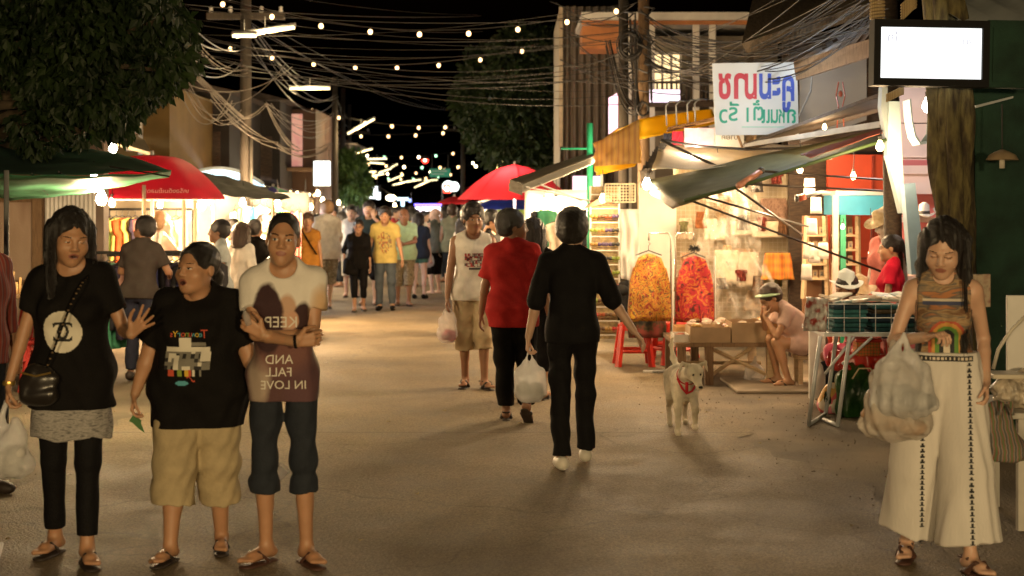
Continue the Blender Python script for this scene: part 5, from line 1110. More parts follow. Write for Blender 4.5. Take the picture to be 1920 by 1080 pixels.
o = MB(); o.sheet(q3(954, 358, 17.8), q3(979, 366, 17.5), q3(981, 346, 17.5), q3(956, 336, 17.8), 5, 4, 0, .004, 6); o.build('end_flap', mat('dark_canvas', (.10, .085, .06), .8), t)
o = MB(); o.sheet(q3(956, 336, 17.8), q3(981, 346, 17.5), q3(1116, 293, 18.0), q3(1114, 284, 19.4), 8, 4, 0, .004, 7); o.build('top_cover', mat('dark_canvas', (.10, .085, .06), .8), t)
for a, b in (((985, 350, 17.6), (1120, 380, 18.6)), ((1010, 345, 17.7), (1090, 376, 18.6))): o = MB(); o.tube([q3(*a), q3(*b)], .012, 6); o.build('arm', GRM, t)
# metal rack lying on the yellow awning
t = thing('metal_rack', 'rusty metal rack of upright hoops lying on the yellow awning', 'rack', P(1310, 235, 15.9)); bs_ = Vector(P(1310, 235, 15.9))
for i, px in enumerate((1249, 1268, 1289, 1303)):
    o = MB(); a = Vector(q3(px+1, 236-i*1.5, 15.9)); o.tube([a, a+Vector((-.01, 0, .22)), a+Vector((.03, 0, .27)), a+Vector((.18, .3, .29))], .010, 6); o.build('hoop', GRM, t, True)
o = MB(); o.tube([q3(1250, 246, 15.9), q3(1300, 235, 15.9), q3(1372, 218, 15.6)], .012, 6); o.tube([q3(1252, 240, 15.9), q3(1310, 228, 15.9), q3(1370, 213, 15.6)], .010, 6)
for i in range(26): o.tube([q3(1252+i*4.6, 243-i*.95, 15.85), q3(1254+i*4.6, 238-i*.95, 15.85)], .010, 4)
o.build('grille', mat('rusty_metal', (.22, .12, .05), .7, .4), t); o = MB(); o.tube([q3(1368, 214, 15.6), q3(1392, 276, 15.5)], .014, 6); o.build('leg', mat('rusty_metal', (.22, .12, .05), .7), t)
t = thing('water_tank', 'rounded off white plastic tank with dark mirrored lettering', 'tank', P(1368, 276, 15.7)); o = MB(); o.prism([(-.155, 0), (.155, 0), (.16, .12), (.15, .22), (.10, .262), (-.09, .262), (-.15, .22), (-.16, .12)], 0, .3); o.build('shell', mat('tank_plastic', (.60, .55, .47), .5, .1), t)
v, f = text2d('ปายค', .085); o = MB(); o.add([(-a, -.005, b+.11) for a, b in v], [q_[::-1] for q_ in f]); o.build('lettering', mat('ink', (.03, .03, .03), .6), t)
for lb, x0_, y0_, x1_, y1_, cc in (('pale pink cloth banner left of the plastic tank', 1283, 276, 1341, 240, (.7, .45, .52)), ('small crimson cloth hanging beside the pink banner', 1260, 272, 1281, 246, (.4, .02, .04)), ('small black cloth hanging left of the crimson one', 1244, 268, 1259, 250, (.02, .02, .03)), ('tan cardboard square right of the plastic tank', 1398, 272, 1418, 252, (.5, .3, .14))):
    o = MB(); o.sheet(P(x0_, y0_, 15.8), P(x1_, y0_, 15.8), P(x1_, y1_, 15.8), P(x0_, y1_, 15.8), 6, 4, 0, .006, 3); tag(o.build('banner_cloth', cloth('b_%d' % x0_, cc)), lb, 'cloth')
# cream canopy behind the olive awning
t = thing('cream_canopy', 'cream canvas canopy with ragged edge behind the olive awning', 'canopy', (X(1400, 15.5), 15.5, 0)); bs_ = Vector((X(1400, 15.5), 15.5, 0))
o = MB(); o.sheet(q3(1222, 322, 14.2), q3(1560, 300, 14.6), q3(1560, 274, 16.4), q3(1240, 262, 16.0), 24, 8, .08, .012, 8); o.build('canvas', CREAMC, t, True)
o = MB(); o.tube([q3(1240, 262, 15.5), q3(1310, 274, 15.3), q3(1400, 280, 15.2), q3(1560, 276, 15)], .016, 6); o.tube([q3(1240, 263, 15.5), q3(1340, 310, 14.8), q3(1400, 350, 14)], .016, 6); o.build('frame', DKM, t)
o = MB(); q = random.Random(6)
for i in range(26):
    k = i/26; a = Vector(q3(1238-k*40+q.uniform(-3, 3), 264+k*60+q.uniform(-3, 3), 15.6-k)); o.add([a, a+Vector((q.uniform(.03, .1), 0, q.uniform(-.06, .02))), a+Vector((q.uniform(-.03, .05), .01, -q.uniform(.08, .2)))], [(0, 1, 2), (2, 1, 0)])
o.build('torn_edge', mat('torn_dark', (.06, .05, .04), .9), t)
# olive retractable awning with folding arms
OLV = mat('olive_canvas', (.15, .145, .075), .75, .15, 5, thin=.42, bump=.15, bs=80)
t = thing('folding_awning', 'olive green folding arm awning over the right clothing stall', 'awning', (X(1450, 14), 14, 0)); bs_ = Vector((X(1450, 14), 14, 0))
o = MB(); o.sheet(q3(1277, 386, 12.6), q3(1660, 263, 12.4), q3(1655, 242, 14.2), q3(1213, 340, 14.6), 30, 10, .06, .006, 9, .008); o.build('canvas', OLV, t, True)
o = MB(); o.sheet(q3(1216, 360, 14.5), q3(1262, 392, 12.9), q3(1279, 384, 12.62), q3(1214, 341, 14.6), 8, 4, 0, .004, 2, .006); o.build('end_flap', mat('taupe_canvas', (.24, .20, .15), .8, thin=.25), t, True)
o = MB(); o.tube([q3(1283, 376, 12.5), q3(1385, 350, 12.45), q3(1540, 300, 12.4), q3(1662, 262, 12.35)], .016, 8); o.build('front_bar', mat('bar_green', (.04, .07, .02), .6), t, True)
o = MB(); o.sheet(q3(1520, 296, 12.44), q3(1655, 250, 12.34), q3(1655, 241, 12.5), q3(1500, 290, 12.6), 10, 2, 0, .003, 1, .005); o.build('red_trim', mat('red_trim', (.28, .07, .035), .7, thin=.3), t)
o = MB(); o.tube([q3(1384, 349, 12.4), q3(1427, 321, 12.6)], .028, 10); o.build('roller_end', mat('terracotta', (.5, .22, .14), .5, .3, 20), t, True); o = MB(); o.sphere(q3(1427, 320, 12.6), .035, 8); o.build('end_cap', DKM, t)
for a, b in (((1427, 321, 12.6), (1655, 337, 13.2)), ((1396, 345, 12.5), (1655, 358, 13.2)), ((1290, 374, 12.6), (1660, 512, 13.4)), ((1310, 366, 12.6), (1515, 425, 14.6)), ((1378, 352, 12.5), (1505, 441, 14.6))): o = MB(); o.tube([q3(*a), q3(*b)], .011, 6); o.build('arm', mat('arm_dark', (.06, .045, .035), .4, metal=.4), t, True)
bulb_lamp(P(1213, 345, 14.2), 'glaring bulb at the left tip of the olive awning', 150, .045, bm=BULBW, cord=.05)
bulb_lamp(P(1650, 274, 12.0), 'bulb hanging at the right end of the olive awning', 50, .035, cord=.1); bulb_lamp(P(1740, 198, 11.0), 'bright bulb hanging just under the lightbox sign', 12, .045, bm=BULBW, cord=.1)
bulb_lamp(P(1546, 238, 13.8), 'small bulb under the gutter of the timber house', 10, .022, cord=.05); bulb_lamp(P(1500, 318, 14.8), 'bulb hidden above the cream stall wall', 100, .03); bulb_lamp(P(1345, 330, 15.6), 'bulb behind the olive awning lighting the hung shorts', 70, .03); bulb_lamp(P(1163, 300, 17.6), 'small bulb at the mouth of the yellow awning', 100, .03)
bulb_lamp(P(1130, 372, 16.9), 'bulb over the sunglasses stand', 34, .04); bulb_lamp(P(1042, 380, 19.6), 'glaring white bulb over the stall left of the black suited man', 260, .05, bm=BULBW); bulb_lamp(P(1020, 378, 21), 'white bulb just left of another over the far right stall', 180, .04, bm=BULBW)
# stall wall, rack, hung clothes
CW = ramp_mat('cream_stall_wall', 'noise', [(.36, .28, .18), (.50, .42, .29), (.42, .34, .23)], 2.5, .8, (3, 1, .7), thin=.1)
back_sheet('cream cloth back wall of the right clothing stall', (X(1262, 17.4), 17.4), (X(1560, 16.9), 16.9), 0.1, 2.4, CW, wr=.015, seed=5)
back_sheet('plain white panel glowing beside the yellow floral blouse', (X(1198, 16.9), 16.9), (X(1268, 16.9), 16.9), .1, 2.05, WHC, wr=.003, seed=6)
t = thing('wire_grid', 'wire mesh grid hung on the cream stall wall', 'grid', (X(1400, 17), 17, 0)); o = MB(); x0 = X(1400, 17)
for i in range(34): x = X(1268, 17)-x0+i*.055; o.tube([(x, 0, .5), (x, 0, 2.25)], .0028, 4)
for j in range(32): z = .5+j*.055; o.tube([(X(1268, 17)-x0, .005, z), (X(1268, 17)-x0+33*.055, .005, z)], .0028, 4)
o.build('mesh', mat('wire_pale', (.5, .42, .32), .5), t)
SH = [('brown patterned shorts high on the right of the wire grid', 1450, 368, 62, 42, (.16, .09, .06), (.28, .17, .12)), ('brown patterned shorts beside the orange check shorts, to their left', 1395, 462, 46, 24, (.20, .13, .07), (.36, .24, .15)), ('small orange shorts left of the brown ones', 1363, 456, 18, 24, (.50, .20, .04), (.6, .3, .1)), ('dark checked shorts behind the long awning arm', 1490, 398, 36, 34, (.12, .085, .06), (.2, .15, .11)), ('tan brown shorts low on the stall wall above the cardboard boxes', 1425, 540, 62, 38, (.22, .14, .08), (.38, .27, .17)), ('rust coloured shorts near the white panel', 1285, 470, 22, 22, (.32, .17, .08), (.5, .3, .2)), ('brown print top pinned high at the left of the grid', 1360, 372, 34, 26, (.30, .17, .10), (.5, .36, .25)), ('faint beige print shirt near the white panel', 1285, 405, 30, 40, (.45, .35, .25), (.6, .5, .38))]
for i, (lb, px, py, w_, h_, c1, c2) in enumerate(SH):
    k_ = 16.85/F; hung('shorts' if 'shorts' in lb else 'printed_shirt', lb, 'shorts' if 'shorts' in lb else 'shirt', P(px, py-4, 16.85), w_*k_, h_*k_, ramp_mat('short_%d' % i, 'noise', [c1, c2, c1], 22, .85, (2, 1, 1)), 0, 'skirt', .02, None, i, hanger=False)
def plaid(name, cols, sc):
    m = ramp_mat(name, 'wave', cols, sc, .85); nt = m.node_tree; N = nt.nodes; L = nt.links; b = N['Principled BSDF']; mp = [n for n in N if n.type == 'MAPPING'][0]
    w2 = N.new('ShaderNodeTexWave'); w2.bands_direction = 'Z'; w2.inputs['Scale'].default_value = sc; L.new(mp.outputs[0], w2.inputs['Vector']); cr = [n for n in N if n.type == 'VALTORGB'][0]
    c2 = N.new('ShaderNodeValToRGB'); c2.color_ramp.elements[0].color = (*cols[-1], 1); c2.color_ramp.elements[1].color = (*cols[0], 1); L.new(w2.outputs[0], c2.inputs[0]); mx = N.new('ShaderNodeMix'); mx.data_type = 'RGBA'; mx.inputs[0].default_value = .5
    L.new(cr.outputs[0], mx.inputs[6]); L.new(c2.outputs[0], mx.inputs[7]); L.new(mx.outputs[2], b.inputs['Base Color']); return m
k_ = 16.5/F; hung('shorts', 'orange and green checked skirt hung on the stall wall', 'skirt', P(1457, 466, 16.5), 62*k_, 50*k_, plaid('plaid_orange', [(.75, .28, .03), (.20, .22, .08), (.72, .33, .05), (.5, .12, .03)], 3.2), 0, 'skirt', .03, None, 9, hanger=False)
for i, (px, py, w_, h_) in enumerate(((1362, 500, 44, 62), (1402, 505, 40, 66), (1440, 430, 60, 30), (1395, 428, 50, 26), (1340, 430, 40, 40))):
    o = MB(); k_ = 16.7/F; p = P(px, py, 16.7); o.sheet((p[0]-w_*k_/2, 16.7, p[2]-h_*k_/2), (p[0]+w_*k_/2, 16.7, p[2]-h_*k_/2), (p[0]+w_*k_/2, 16.7, p[2]+h_*k_/2), (p[0]-w_*k_/2, 16.7, p[2]+h_*k_/2), 8, 8, 0, .012, i, .02)
    tag(o.build('folded_trousers', cloth('trs_%d' % (i % 2), [(.55, .46, .34), (.48, .40, .30)][i % 2]), smooth=True), ['beige trousers pinned low left on the grid', 'beige trousers pinned right of the low left pair', 'cream cloth pinned above the orange check skirt', 'cream cloth pinned above the brown shorts', 'cream cloth pinned left of the brown shorts'][i], 'trousers')
q = random.Random(44); PN = [('brown', (.16, .08, .04)), ('olive', (.16, .15, .07)), ('rust', (.30, .11, .04)), ('tan', (.34, .24, .14)), ('charcoal', (.06, .05, .045)), ('maroon', (.20, .04, .03))]
for i in range(20):
    nm, c = PN[i % 6]; row = i//7; px = 1282+(i % 7)*36+q.uniform(-8, 8); py = (338, 412, 520)[row]+q.uniform(-10, 10); k_ = 16.6/F
    hung('pinned_garment', 'small %s garment pinned in the %s row on the cream stall wall, %s' % (nm, ('top', 'middle', 'bottom')[row], ['leftmost', 'second from left', 'third from left', 'middle', 'fifth from left', 'sixth from left', 'rightmost'][i % 7]), 'garment', P(px, py-14, 16.7), q.uniform(16, 26)*k_, q.uniform(20, 34)*k_, cloth('pin_'+nm, tuple(x*.7 for x in c), var=.4, vs=25), 0, ('skirt', 'tee')[i % 2], .03, 'garments pinned on the cream wall', i, hanger=False)
PLS = film('clear_plastic', (.85, .82, .76), .15, .05, 7)
t = thing('plastic_sheet', 'crumpled clear plastic sheet draped in front of the hung shorts', 'plastic sheet', (X(1380, 15.4), 15.4, 0)); x0 = X(1380, 15.4)
o = MB(); o.sheet((X(1322, 15.4)-x0, 0, .55), (X(1462, 15.4)-x0, .1, .52), (X(1420, 15.4)-x0, .1, Z(345, 15.4)), (X(1312, 15.4)-x0, 0, Z(352, 15.4)), 40, 40, 0, .035, 12, .003, lambda p, u, v: p+np.array((.05*math.sin(9*v), .04*math.sin(30*u+12*v), 0))); o.build('film', PLS, t, True)
for a, b in (((1260, 478, 15.6), (1262, 690, 15.6)), ((1340, 480, 15.3), (1341, 640, 15.3))): o = MB(); o.tube([tuple(Vector(P(*a))-Vector((x0, 15.4, 0))), tuple(Vector(P(*b))-Vector((x0, 15.4, 0)))], .011, 6); o.build('pole', WHP, t)
FLY = ramp_mat('floral_yellow', 'noise', [(.20, .015, .012), (.48, .27, .02), (.30, .025, .015), (.55, .33, .03), (.03, .045, .015), (.32, .02, .015), (.50, .28, .02)], 9, .75, (1, 1, 1), dist=2.2, thin=.15)
FLR = ramp_mat('floral_red', 'noise', [(.06, .02, .015), (.36, .015, .02), (.42, .02, .04), (.40, .02, .02), (.55, .22, .03), (.34, .02, .02)], 9, .75, (1, 1, 1), dist=2.5, thin=.15)
hung('blouse', 'loose yellow blouse printed with red flowers on a hanger', 'blouse', P(1216, 466, 14.9), .43, .70, FLY, 0, 'poncho', .10, None, 3, wr=.016)
hung('blouse', 'loose red blouse printed with orange flowers on a hanger', 'blouse', P(1300, 470, 15.1), .40, .70, FLR, 0, 'poncho', .10, None, 7, wr=.016)
hung('blouse', 'dark printed blouse hanging behind the yellow floral one', 'blouse', P(1212, 500, 15.6), .40, .72, ramp_mat('floral_dark', 'noise', [(.02, .02, .02), (.08, .06, .03), (.25, .05, .04)], 12, .8), 0, 'poncho', .08, None, 8)
for lb, px in (('bent chrome display arm holding the yellow floral blouse', 1216), ('bent chrome display arm holding the red floral blouse', 1300)):
    s_ = 1 if px < 1250 else -1; t = thing('display_stand', lb, 'display stand', (X(1258 if s_ > 0 else 1266, 15), 15, 0)); d_ = X(px, 15)-X(1258 if s_ > 0 else 1266, 15); zt = Z(437, 15)
    o = MB(); o.tube([(0, 0, 0), (0, 0, zt-.04), (.03*-s_, 0, zt), (d_, -.02, zt), (d_, -.02, zt-.08)], .010, 8); o.build('arm', mat('chrome', (.5, .48, .44), .25, metal=.8), t, True); o = MB(); o.tube([(-.2, -.1, .02), (.2, .1, .02)], .012, 6); o.tube([(-.2, .1, .02), (.2, -.1, .02)], .012, 6); o.build('foot', GRM, t)
o = MB(); q = random.Random(2)
for i in range(60): a = q.uniform(0, 6.28); b = q.uniform(-.9, .9); o.tube([(0, 0, 0), (.07*math.cos(a)*math.cos(b), .05*math.sin(a), .05*math.sin(b))], .006, 4, .002)
e = o.build('feather_hair_tie', mat('black_feather', (.02, .018, .015), .9)); e.location = P(1302, 466, 14.9); tag(e, 'black fluffy ball on top of the red floral blouse hanger', 'ornament')
# sunglasses stand
t = thing('sunglasses_stand', 'tall pale display stand full of sunglasses and trinkets', 'display stand', (X(1134, 17.2), 17.2, 0)); hw_ = (1160-1106)/2*17.2/F
o = MB(); o.box((-hw_, .05, .15), (hw_, .09, 2.0)); o.build('board', mat('stand_board', (.26, .19, .09), .6, .3, 25), t)
o = MB(); [o.tube([(x, 0, 0), (x, 0, 2.0)], .012, 6) for x in (-hw_, hw_)]; [o.tube([(-hw_, 0, z), (hw_, 0, z)], .007, 5) for z in [.2+.17*i for i in range(11)]]; o.build('frame', WHP, t)
TC = [mat('trinket_%d' % i, c, .3, .1) for i, c in enumerate([(.22, .05, .02), (.15, .2, .03), (.35, .02, .02), (.05, .03, .09), (.28, .16, .04), (.08, .04, .02), (.02, .02, .02), (.14, .08, .03)])]
q = random.Random(9)
for j in range(10):
    for i in range(4):
        z = .28+.17*j; x = -hw_+.045+i*(2*hw_-.09)/3; o = MB(); r = .030
        for s_ in (-1, 1): o.sphere((s_*.026, -.02, 0), r, 8, (1, .35, .85))
        o.tube([(-.01, -.025, .008), (.01, -.025, .008)], .003, 4); o.box((-.05, .0, -.045), (.05, .012, -.038)); e = o.build('sunglasses', q.choice(TC), smooth=True); e.location = (t.location.x+x, 17.2, z)
        tag(e, 'small pair of tinted sunglasses clipped to the pale display stand', 'sunglasses', 'sunglasses on the display stand')
t = thing('wire_grid', 'cream painted wire grid frame above the sunglasses stand', 'grid', P(1163, 362, 16.8)); k_ = 16.8/F; o = MB(); w_, h_ = 28*k_, 17*k_
for a, b in (((-w_, -h_), (w_, -h_)), ((-w_, h_), (w_, h_)), ((-w_, -h_), (-w_, h_)), ((w_, -h_), (w_, h_))): o.tube([(a[0], 0, a[1]), (b[0], 0, b[1])], .010, 6)
for i in range(1, 10): x = -w_+2*w_*i/10; o.tube([(x, 0, -h_), (x, 0, h_)], .005, 4)
for j in range(1, 6): z = -h_+2*h_*j/6; o.tube([(-w_, 0, z), (w_, 0, z)], .005, 4)
o.build('mesh', mat('cream_wire', (.68, .60, .42), .5), t)
o = MB(); o.sheet(P(1164, 522, 16.5), P(1198, 530, 16.5), P(1200, 392, 16.5), P(1160, 392, 16.5), 14, 14, 0, .02, 4, .01); tag(o.build('hanging_cloth', WHC, smooth=True), 'cream white cloth hanging in folds right of the sunglasses stand', 'cloth')
o = MB(); o.sheet(P(1158, 600, 16.2), P(1180, 600, 16.2), P(1178, 525, 16.2), P(1160, 530, 16.2), 6, 6, 0, .02, 4, .05); tag(o.build('hanging_bag', cloth('black_cl', (.015, .015, .015)), smooth=True), 'black bag hanging low beside the floral blouses', 'bag')
o = MB(); o.sphere((0, 0, 0), .085, 10, (1.2, .8, .8)); e = o.build('cap', cloth('black_cl', (.015, .015, .015)), smooth=True); e.location = P(1163, 545, 15.6); tag(e, 'round black cap on show behind the black suited man', 'cap')
t = thing('brown_awning', 'rounded brown canvas shade over the sunglasses stand', 'awning', P(1122, 368, 17.0)); o = MB(); n = 12
o.prism([(-.14, -.14)]+[(-.14+.26*math.sin(a/8*1.57), -.02-.12+.20*(a/8)**.6) for a in range(9)]+[(.16, -.06)], 0, .5); o.build('canvas', mat('brown_canvas', (.13, .07, .03), .8), t)
# stools
stool('red plastic stool beside the hand of the black suited man', X(1188, 15.7), 15.7)
stool('red plastic stool half behind the chrome display poles', X(1262, 15.9), 15.9, rz=.3)
stool('red plastic stool behind the display poles, turned aside', X(1268, 16.3), 16.5, rz=.9).location.z = .0
# bench table with cardboard boxes
t = thing('wooden_bench', 'low rough wooden bench table carrying cardboard boxes', 'table', (X(1360, 14.6), 14.6, 0)); x0 = X(1360, 14.6)
xl, xr, yf, yb, zt = X(1262, 14.2)-x0, X(1460, 13.9)-x0, -.65, .55, .415
o = MB(); [o.box((xl, yf+.24*j, zt-.04), (xr, yf+.24*j+.225, zt+.002*(j % 2))) for j in range(5)]; o.build('tabletop', WOOD, t)
for x in (xl+.06, xl+.33, xr-.06):
    for y in (yf+.05, yb-.05): o = MB(); o.box((x-.04, y-.04, 0), (x+.04, y+.04, zt-.04)); o.build('leg', WOODP if x > 0 else WOOD, t)
o = MB(); o.tube([(xl+.3, yf+.1, .05), (xl+.75, yf+.1, zt-.06)], .022, 6); o.build('brace', WOODP, t); o = MB(); o.tube([(xr-.1, yf+.1, .1), (xr-.65, yf+.1, zt-.06)], .022, 6); o.build('brace', WOODP, t); o = MB(); o.tube([(xl+.05, .0, .15), (xr-.05, .0, .15)], .02, 6); o.build('brace', WOODP, t)
CARD = mat('cardboard', (.36, .25, .15), .8, .1, 8); CARD2 = mat('cardboard_orange', (.50, .28, .11), .8, .1, 8)
for lb, pa, pb, ya, yb_, h_, cm in (('left long cardboard tray at the front of the bench', 1294, 1370, 13.95, 14.35, .155, CARD), ('taller cardboard box at the front of the bench, beside the long tray', 1372, 1437, 13.95, 14.4, .20, CARD), ('orange tan box at the right end of the bench', 1438, 1457, 13.95, 14.5, .19, CARD2), ('open tan box at the back of the bench, left', 1310, 1360, 14.6, 15.0, .10, CARD2), ('open tan box at the back of the bench, right', 1375, 1420, 14.6, 15.0, .12, CARD2), ('small white box at the left end of the bench', 1264, 1292, 14.0, 14.3, .08, mat('white_card', (.6, .56, .5), .7)), ('second small box behind the white one on the bench', 1268, 1296, 14.4, 14.7, .12, CARD2)):
    box_thing('cardboard_box', lb, 'box', (X(pa, ya), ya, zt+.003), (X(pb, ya), yb_, zt+h_), cm, None, 0, lid=1)
q = random.Random(12); WRP = film('wrap_film', (.8, .7, .6), .7, .12, 30)
for i in range(36):
    px = q.uniform(1270, 1430); Y = q.uniform(14.0, 14.9); z = zt+(.06 if px < 1292 else q.uniform(.12, .19)); o = MB(); o.sphere((0, 0, 0), q.uniform(.025, .045), 7, (1.3, 1, .6)); e = o.build('wrapped_item', q.choice([WRP, WRP, TC[4], TC[7], TC[0]]), smooth=False); e.location = (X(px, Y), Y, z); tag(e, 'small wrapped trinket heaped in the boxes on the bench', 'trinket', 'wrapped trinkets on the bench')
plastic_bag('empty clear plastic bag on the ground under the bench', (X(1415, 14.2), 14.2, .25), .25, .20, .2, film('bag_clear', (.8, .78, .76), .45, .2), seed=5)
o = MB(); o.tube([P(1206, 697, 15.0), P(1246, 697, 15.0)], .02, 8); e = o.build('pipe', WHP, smooth=True); tag(e, 'short white pipe lying on the road by the bench', 'pipe')
# concrete step where the seated woman rests her feet
o = MB(); o.box((X(1382, 13.3), 13.3, 0), (X(1560, 13.3), 14.4, .03), bev=.012); tag(o.build('pavement_step', mat('step_concrete', (.24, .19, .135), .8, .25, 3)), kind='structure')
# bookcase with green post and blue header
t = thing('display_case', 'wooden rack of small framed pictures under a blue header board', 'display case', (X(1580, 15.6), 15.6, 0)); x0 = X(1580, 15.6); f_ = lambda px, py, dy=0: (X(px, 15.6+dy)-x0, dy, Z(py, 15.6+dy))
o = MB(); o.box((f_(1556, 0)[0], -.35, Z(403, 15.3)), (f_(1660, 0)[0], .3, Z(366, 15.3))); o.build('header', mat('blue_board', (.03, .22, .36), .5, .1), t)
o = MB(); o.box((f_(1556, 0)[0]-.02, -.37, Z(366, 15.3)), (f_(1664, 0)[0], .3, Z(358, 15.3))); o.build('top_shelf', mat('zinc', (.42, .45, .46)), t)
o = MB(); o.box((f_(1561, 0)[0]-.0, -.4, 0), (f_(1570, 0)[0], -.34, Z(403, 15.2))); o.build('green_post', GRP, t)
o = MB(); o.box((f_(1549, 0)[0], -.36, 0), (f_(1558, 0)[0], -.3, Z(366, 15.2))); o.build('pink_post', mat('pink_paint', (.62, .42, .38), .6), t)
for k, (pa, pb) in enumerate(((1512, 1548), (1566, 1606))):
    o = MB(); o.box((f_(pa, 0)[0], .2, .55), (f_(pb, 0)[0], .24, Z(405, 15.6))); o.build('back_board', mat('back_brown', (.24, .12, .06), .7), t)
    for s_ in (0, 1): px = (pa, pb)[s_]; o = MB(); o.tube([f_(px+(-6 if s_ == 0 else 4), 560, -.02), f_(px+(2 if s_ == 0 else -2)+4*k, 405, -.02)], .03, 4); o.build('ladder_side', WOODP, t)
    for j in range(4):
        z = Z(440+27*j, 15.6); o = MB(); o.box((f_(pa, 0)[0], -.05, z-.02), (f_(pb, 0)[0], .2, z)); o.build('shelf', WOODP, t)
        for i in range(3): x = f_(pa, 0)[0]+.035+i*.072; e = MB(); e.box((-.025, -.008, 0), (.025, .008, .085)); e.m = 1; e.box((-.015, -.010, .02), (.015, -.0085, .065)); e = e.build('picture_frame', [WOODP, mat('photo_print', (.2, .18, .15), .4, .5, 40)]); e.location = (x0+x, 15.66, z); tag(e, 'small framed picture standing on the wooden display rack', 'picture frame', 'framed pictures on the rack')
hg = [(1522, 425), (1516, 470), (1527, 478), (1512, 510), (1518, 350), (1530, 385), (1543, 470)]
for i, (px, py) in enumerate(hg):
    o = MB(); k_ = 14.9/F; o.sheet((-.06, 0, -.17), (.06, 0, -.17), (.05, 0, 0), (-.05, 0, 0), 4, 4, 0, .005, i, .012); e = o.build('hanging_tag', cloth('pale_pouch', (.62, .56, .5)), smooth=True); e.location = P(px, py-15, 14.9); tag(e, 'small pale cloth pouch hanging left of the display rack', 'pouch', 'pale hanging pouches')
o = MB(); o.tube([P(1497, 372, 14.6), P(1510, 368, 14.6)], .035, 10); o.m = 1; o.tube([P(1491, 372, 14.6), P(1497, 372, 14.6)], .04, 10); o.m = 2; o.tube([P(1510, 368, 14.6), P(1540, 360, 14.7), P(1556, 362, 14.8)], .02, 8); tag(o.build('torch_bracket', [mat('red_enamel', (.45, .09, .04)), DKM, GRM], smooth=True), 'red and black ended metal tube left of the blue header', 'bracket')
REDW = mat('red_wall', (.50, .060, .022), .55, .12, 2)
t = thing('red_cabin', 'red painted wooden wall with a doorway behind the display rack', 'building', (X(1610, 16.3), 16.3, 0)); x0 = X(1610, 16.3)
o = MB(); o.box((X(1553, 16.3)-x0, 0, 0), (X(1662, 16.3)-x0, .1, Z(290, 16.3))); o.build('wall', REDW, t); o = MB(); o.box((X(1634, 16.3)-x0, -.04, .9), (X(1637, 16.3)-x0, -.002, Z(292, 16.3))); o.box((X(1608, 16.3)-x0, -.04, Z(486, 16.3)), (X(1655, 16.3)-x0, -.003, Z(482, 16.3))); o.build('trim', mat('red_dark', (.25, .03, .015), .6), t)
bulb_lamp(P(1632, 474, 14.4), 'tiny bright bulb beside the mannequin hat', 12, .022, cord=.4); bulb_lamp(P(1600, 330, 14.6), 'bulb lighting the red wall', 40, .03)
bulb_lamp(P(1580, 425, 14.9), 'bulb inside the picture rack', 8, .02, cord=.05)
# pink hat shop
PNK = mat('pink_wall', (.60, .30, .28), .7, .08, 2); PNKL = mat('pale_pink', (.78, .62, .58), .6, .05, 2); PNKD = mat('rose_wall', (.55, .16, .17), .7, .08, 2)
t = thing('hat_shop', 'pink walled hat shop with white shelves behind the mossy trunk', 'shop', (X(1740, 14.6), 14.6, 0)); x0 = X(1740, 14.6); gx = lambda px, dy=0: X(px, 14.6+dy)-x0
o = MB(); o.box((gx(1672), 0, Z(230, 14.6)), (gx(1830), .1, Z(140, 14.6))); o.box((gx(1672), 0, Z(400, 14.6)), (gx(1830), .1, Z(232, 14.6))); o.build('back_wall', PNKL, t)
o = MB(); o.box((gx(1672), 0, 0), (gx(1830), .1, Z(402, 14.6))); o.build('lower_wall', PNKD, t)
for py, h_ in ((293, 4), (318, 16), (353, 22), (412, 9), (470, 9), (520, 9)): o = MB(); o.box((gx(1675), -.22 if py > 350 else -.06, Z(py+h_/2, 14.5)), (gx(1828), -.002, Z(py-h_/2, 14.5))); o.build('shelf', PNKL if py != 305 else PNKD, t)
o = MB(); o.box((gx(1690), -.03, Z(316, 14.6)), (gx(1828), -.004, Z(300, 14.6))); o.box((gx(1700), -.03, Z(408, 14.6)), (gx(1828), -.004, Z(358, 14.6))); o.build('rose_band', PNKD, t)
lamp(P(1750, 250, 13.6), 24, (1, .85, .75), .1); 
def hat(label, at, m, r=.17, band=None, rz=0, tilt=0, s=1., group=None):
    t = thing('hat', label, 'hat', at, rz, group); t.rotation_euler = (tilt, 0, rz); t.scale = (s, s, s)
    o = MB(); n = 24; prof = [(r, .0), (r*.8, -.012), (r*.52, .0), (r*.50, .05), (r*.46, .10), (r*.30, .125), (.001, .105)]; vs = []
    for rr, z in prof:
        for k in range(n): a = 2*math.pi*k/n; vs.append((rr*math.cos(a)*1.0, rr*math.sin(a)*1.15, z+(.02*math.cos(2*a) if rr > r*.7 else 0)-(.02*math.cos(a)**2 if rr < r*.4 else 0)))
    o.add(vs, [(i*n+k, i*n+(k+1) % n, (i+1)*n+(k+1) % n, (i+1)*n+k) for i in range(len(prof)-1) for k in range(n)]); o.build('crown', m, t, True)
    if band: o = MB(); o.lathe([(r*.525, .004), (r*.52, .035)], 24); b_ = o.build('hat_band', band, t, True); b_.scale = (1, 1.15, 1)
    return t
STRAW = ramp_mat('straw', 'noise', [(.50, .38, .22), (.62, .50, .32)], 30, .8, bump=.3); WHH = mat('white_hat', (.72, .70, .66), .7, .05)
hat('white hat with a dark band on the pink shelf', P(1733, 402, 14.35), WHH, .105, DKM); hat('plain white hat leaning at the right of the pink shelf', P(1768, 397, 14.35), WHH, .10, None, tilt=.5)
for i, px in enumerate((1720, 1736, 1752)): hat(['pale folded hat low on the pink shop shelf, leftmost', 'pale folded hat low on the pink shop shelf, middle', 'pale folded hat low on the pink shop shelf, rightmost'][i], P(px, 463, 14.35), [WHH, STRAW, WHH][i], .09)
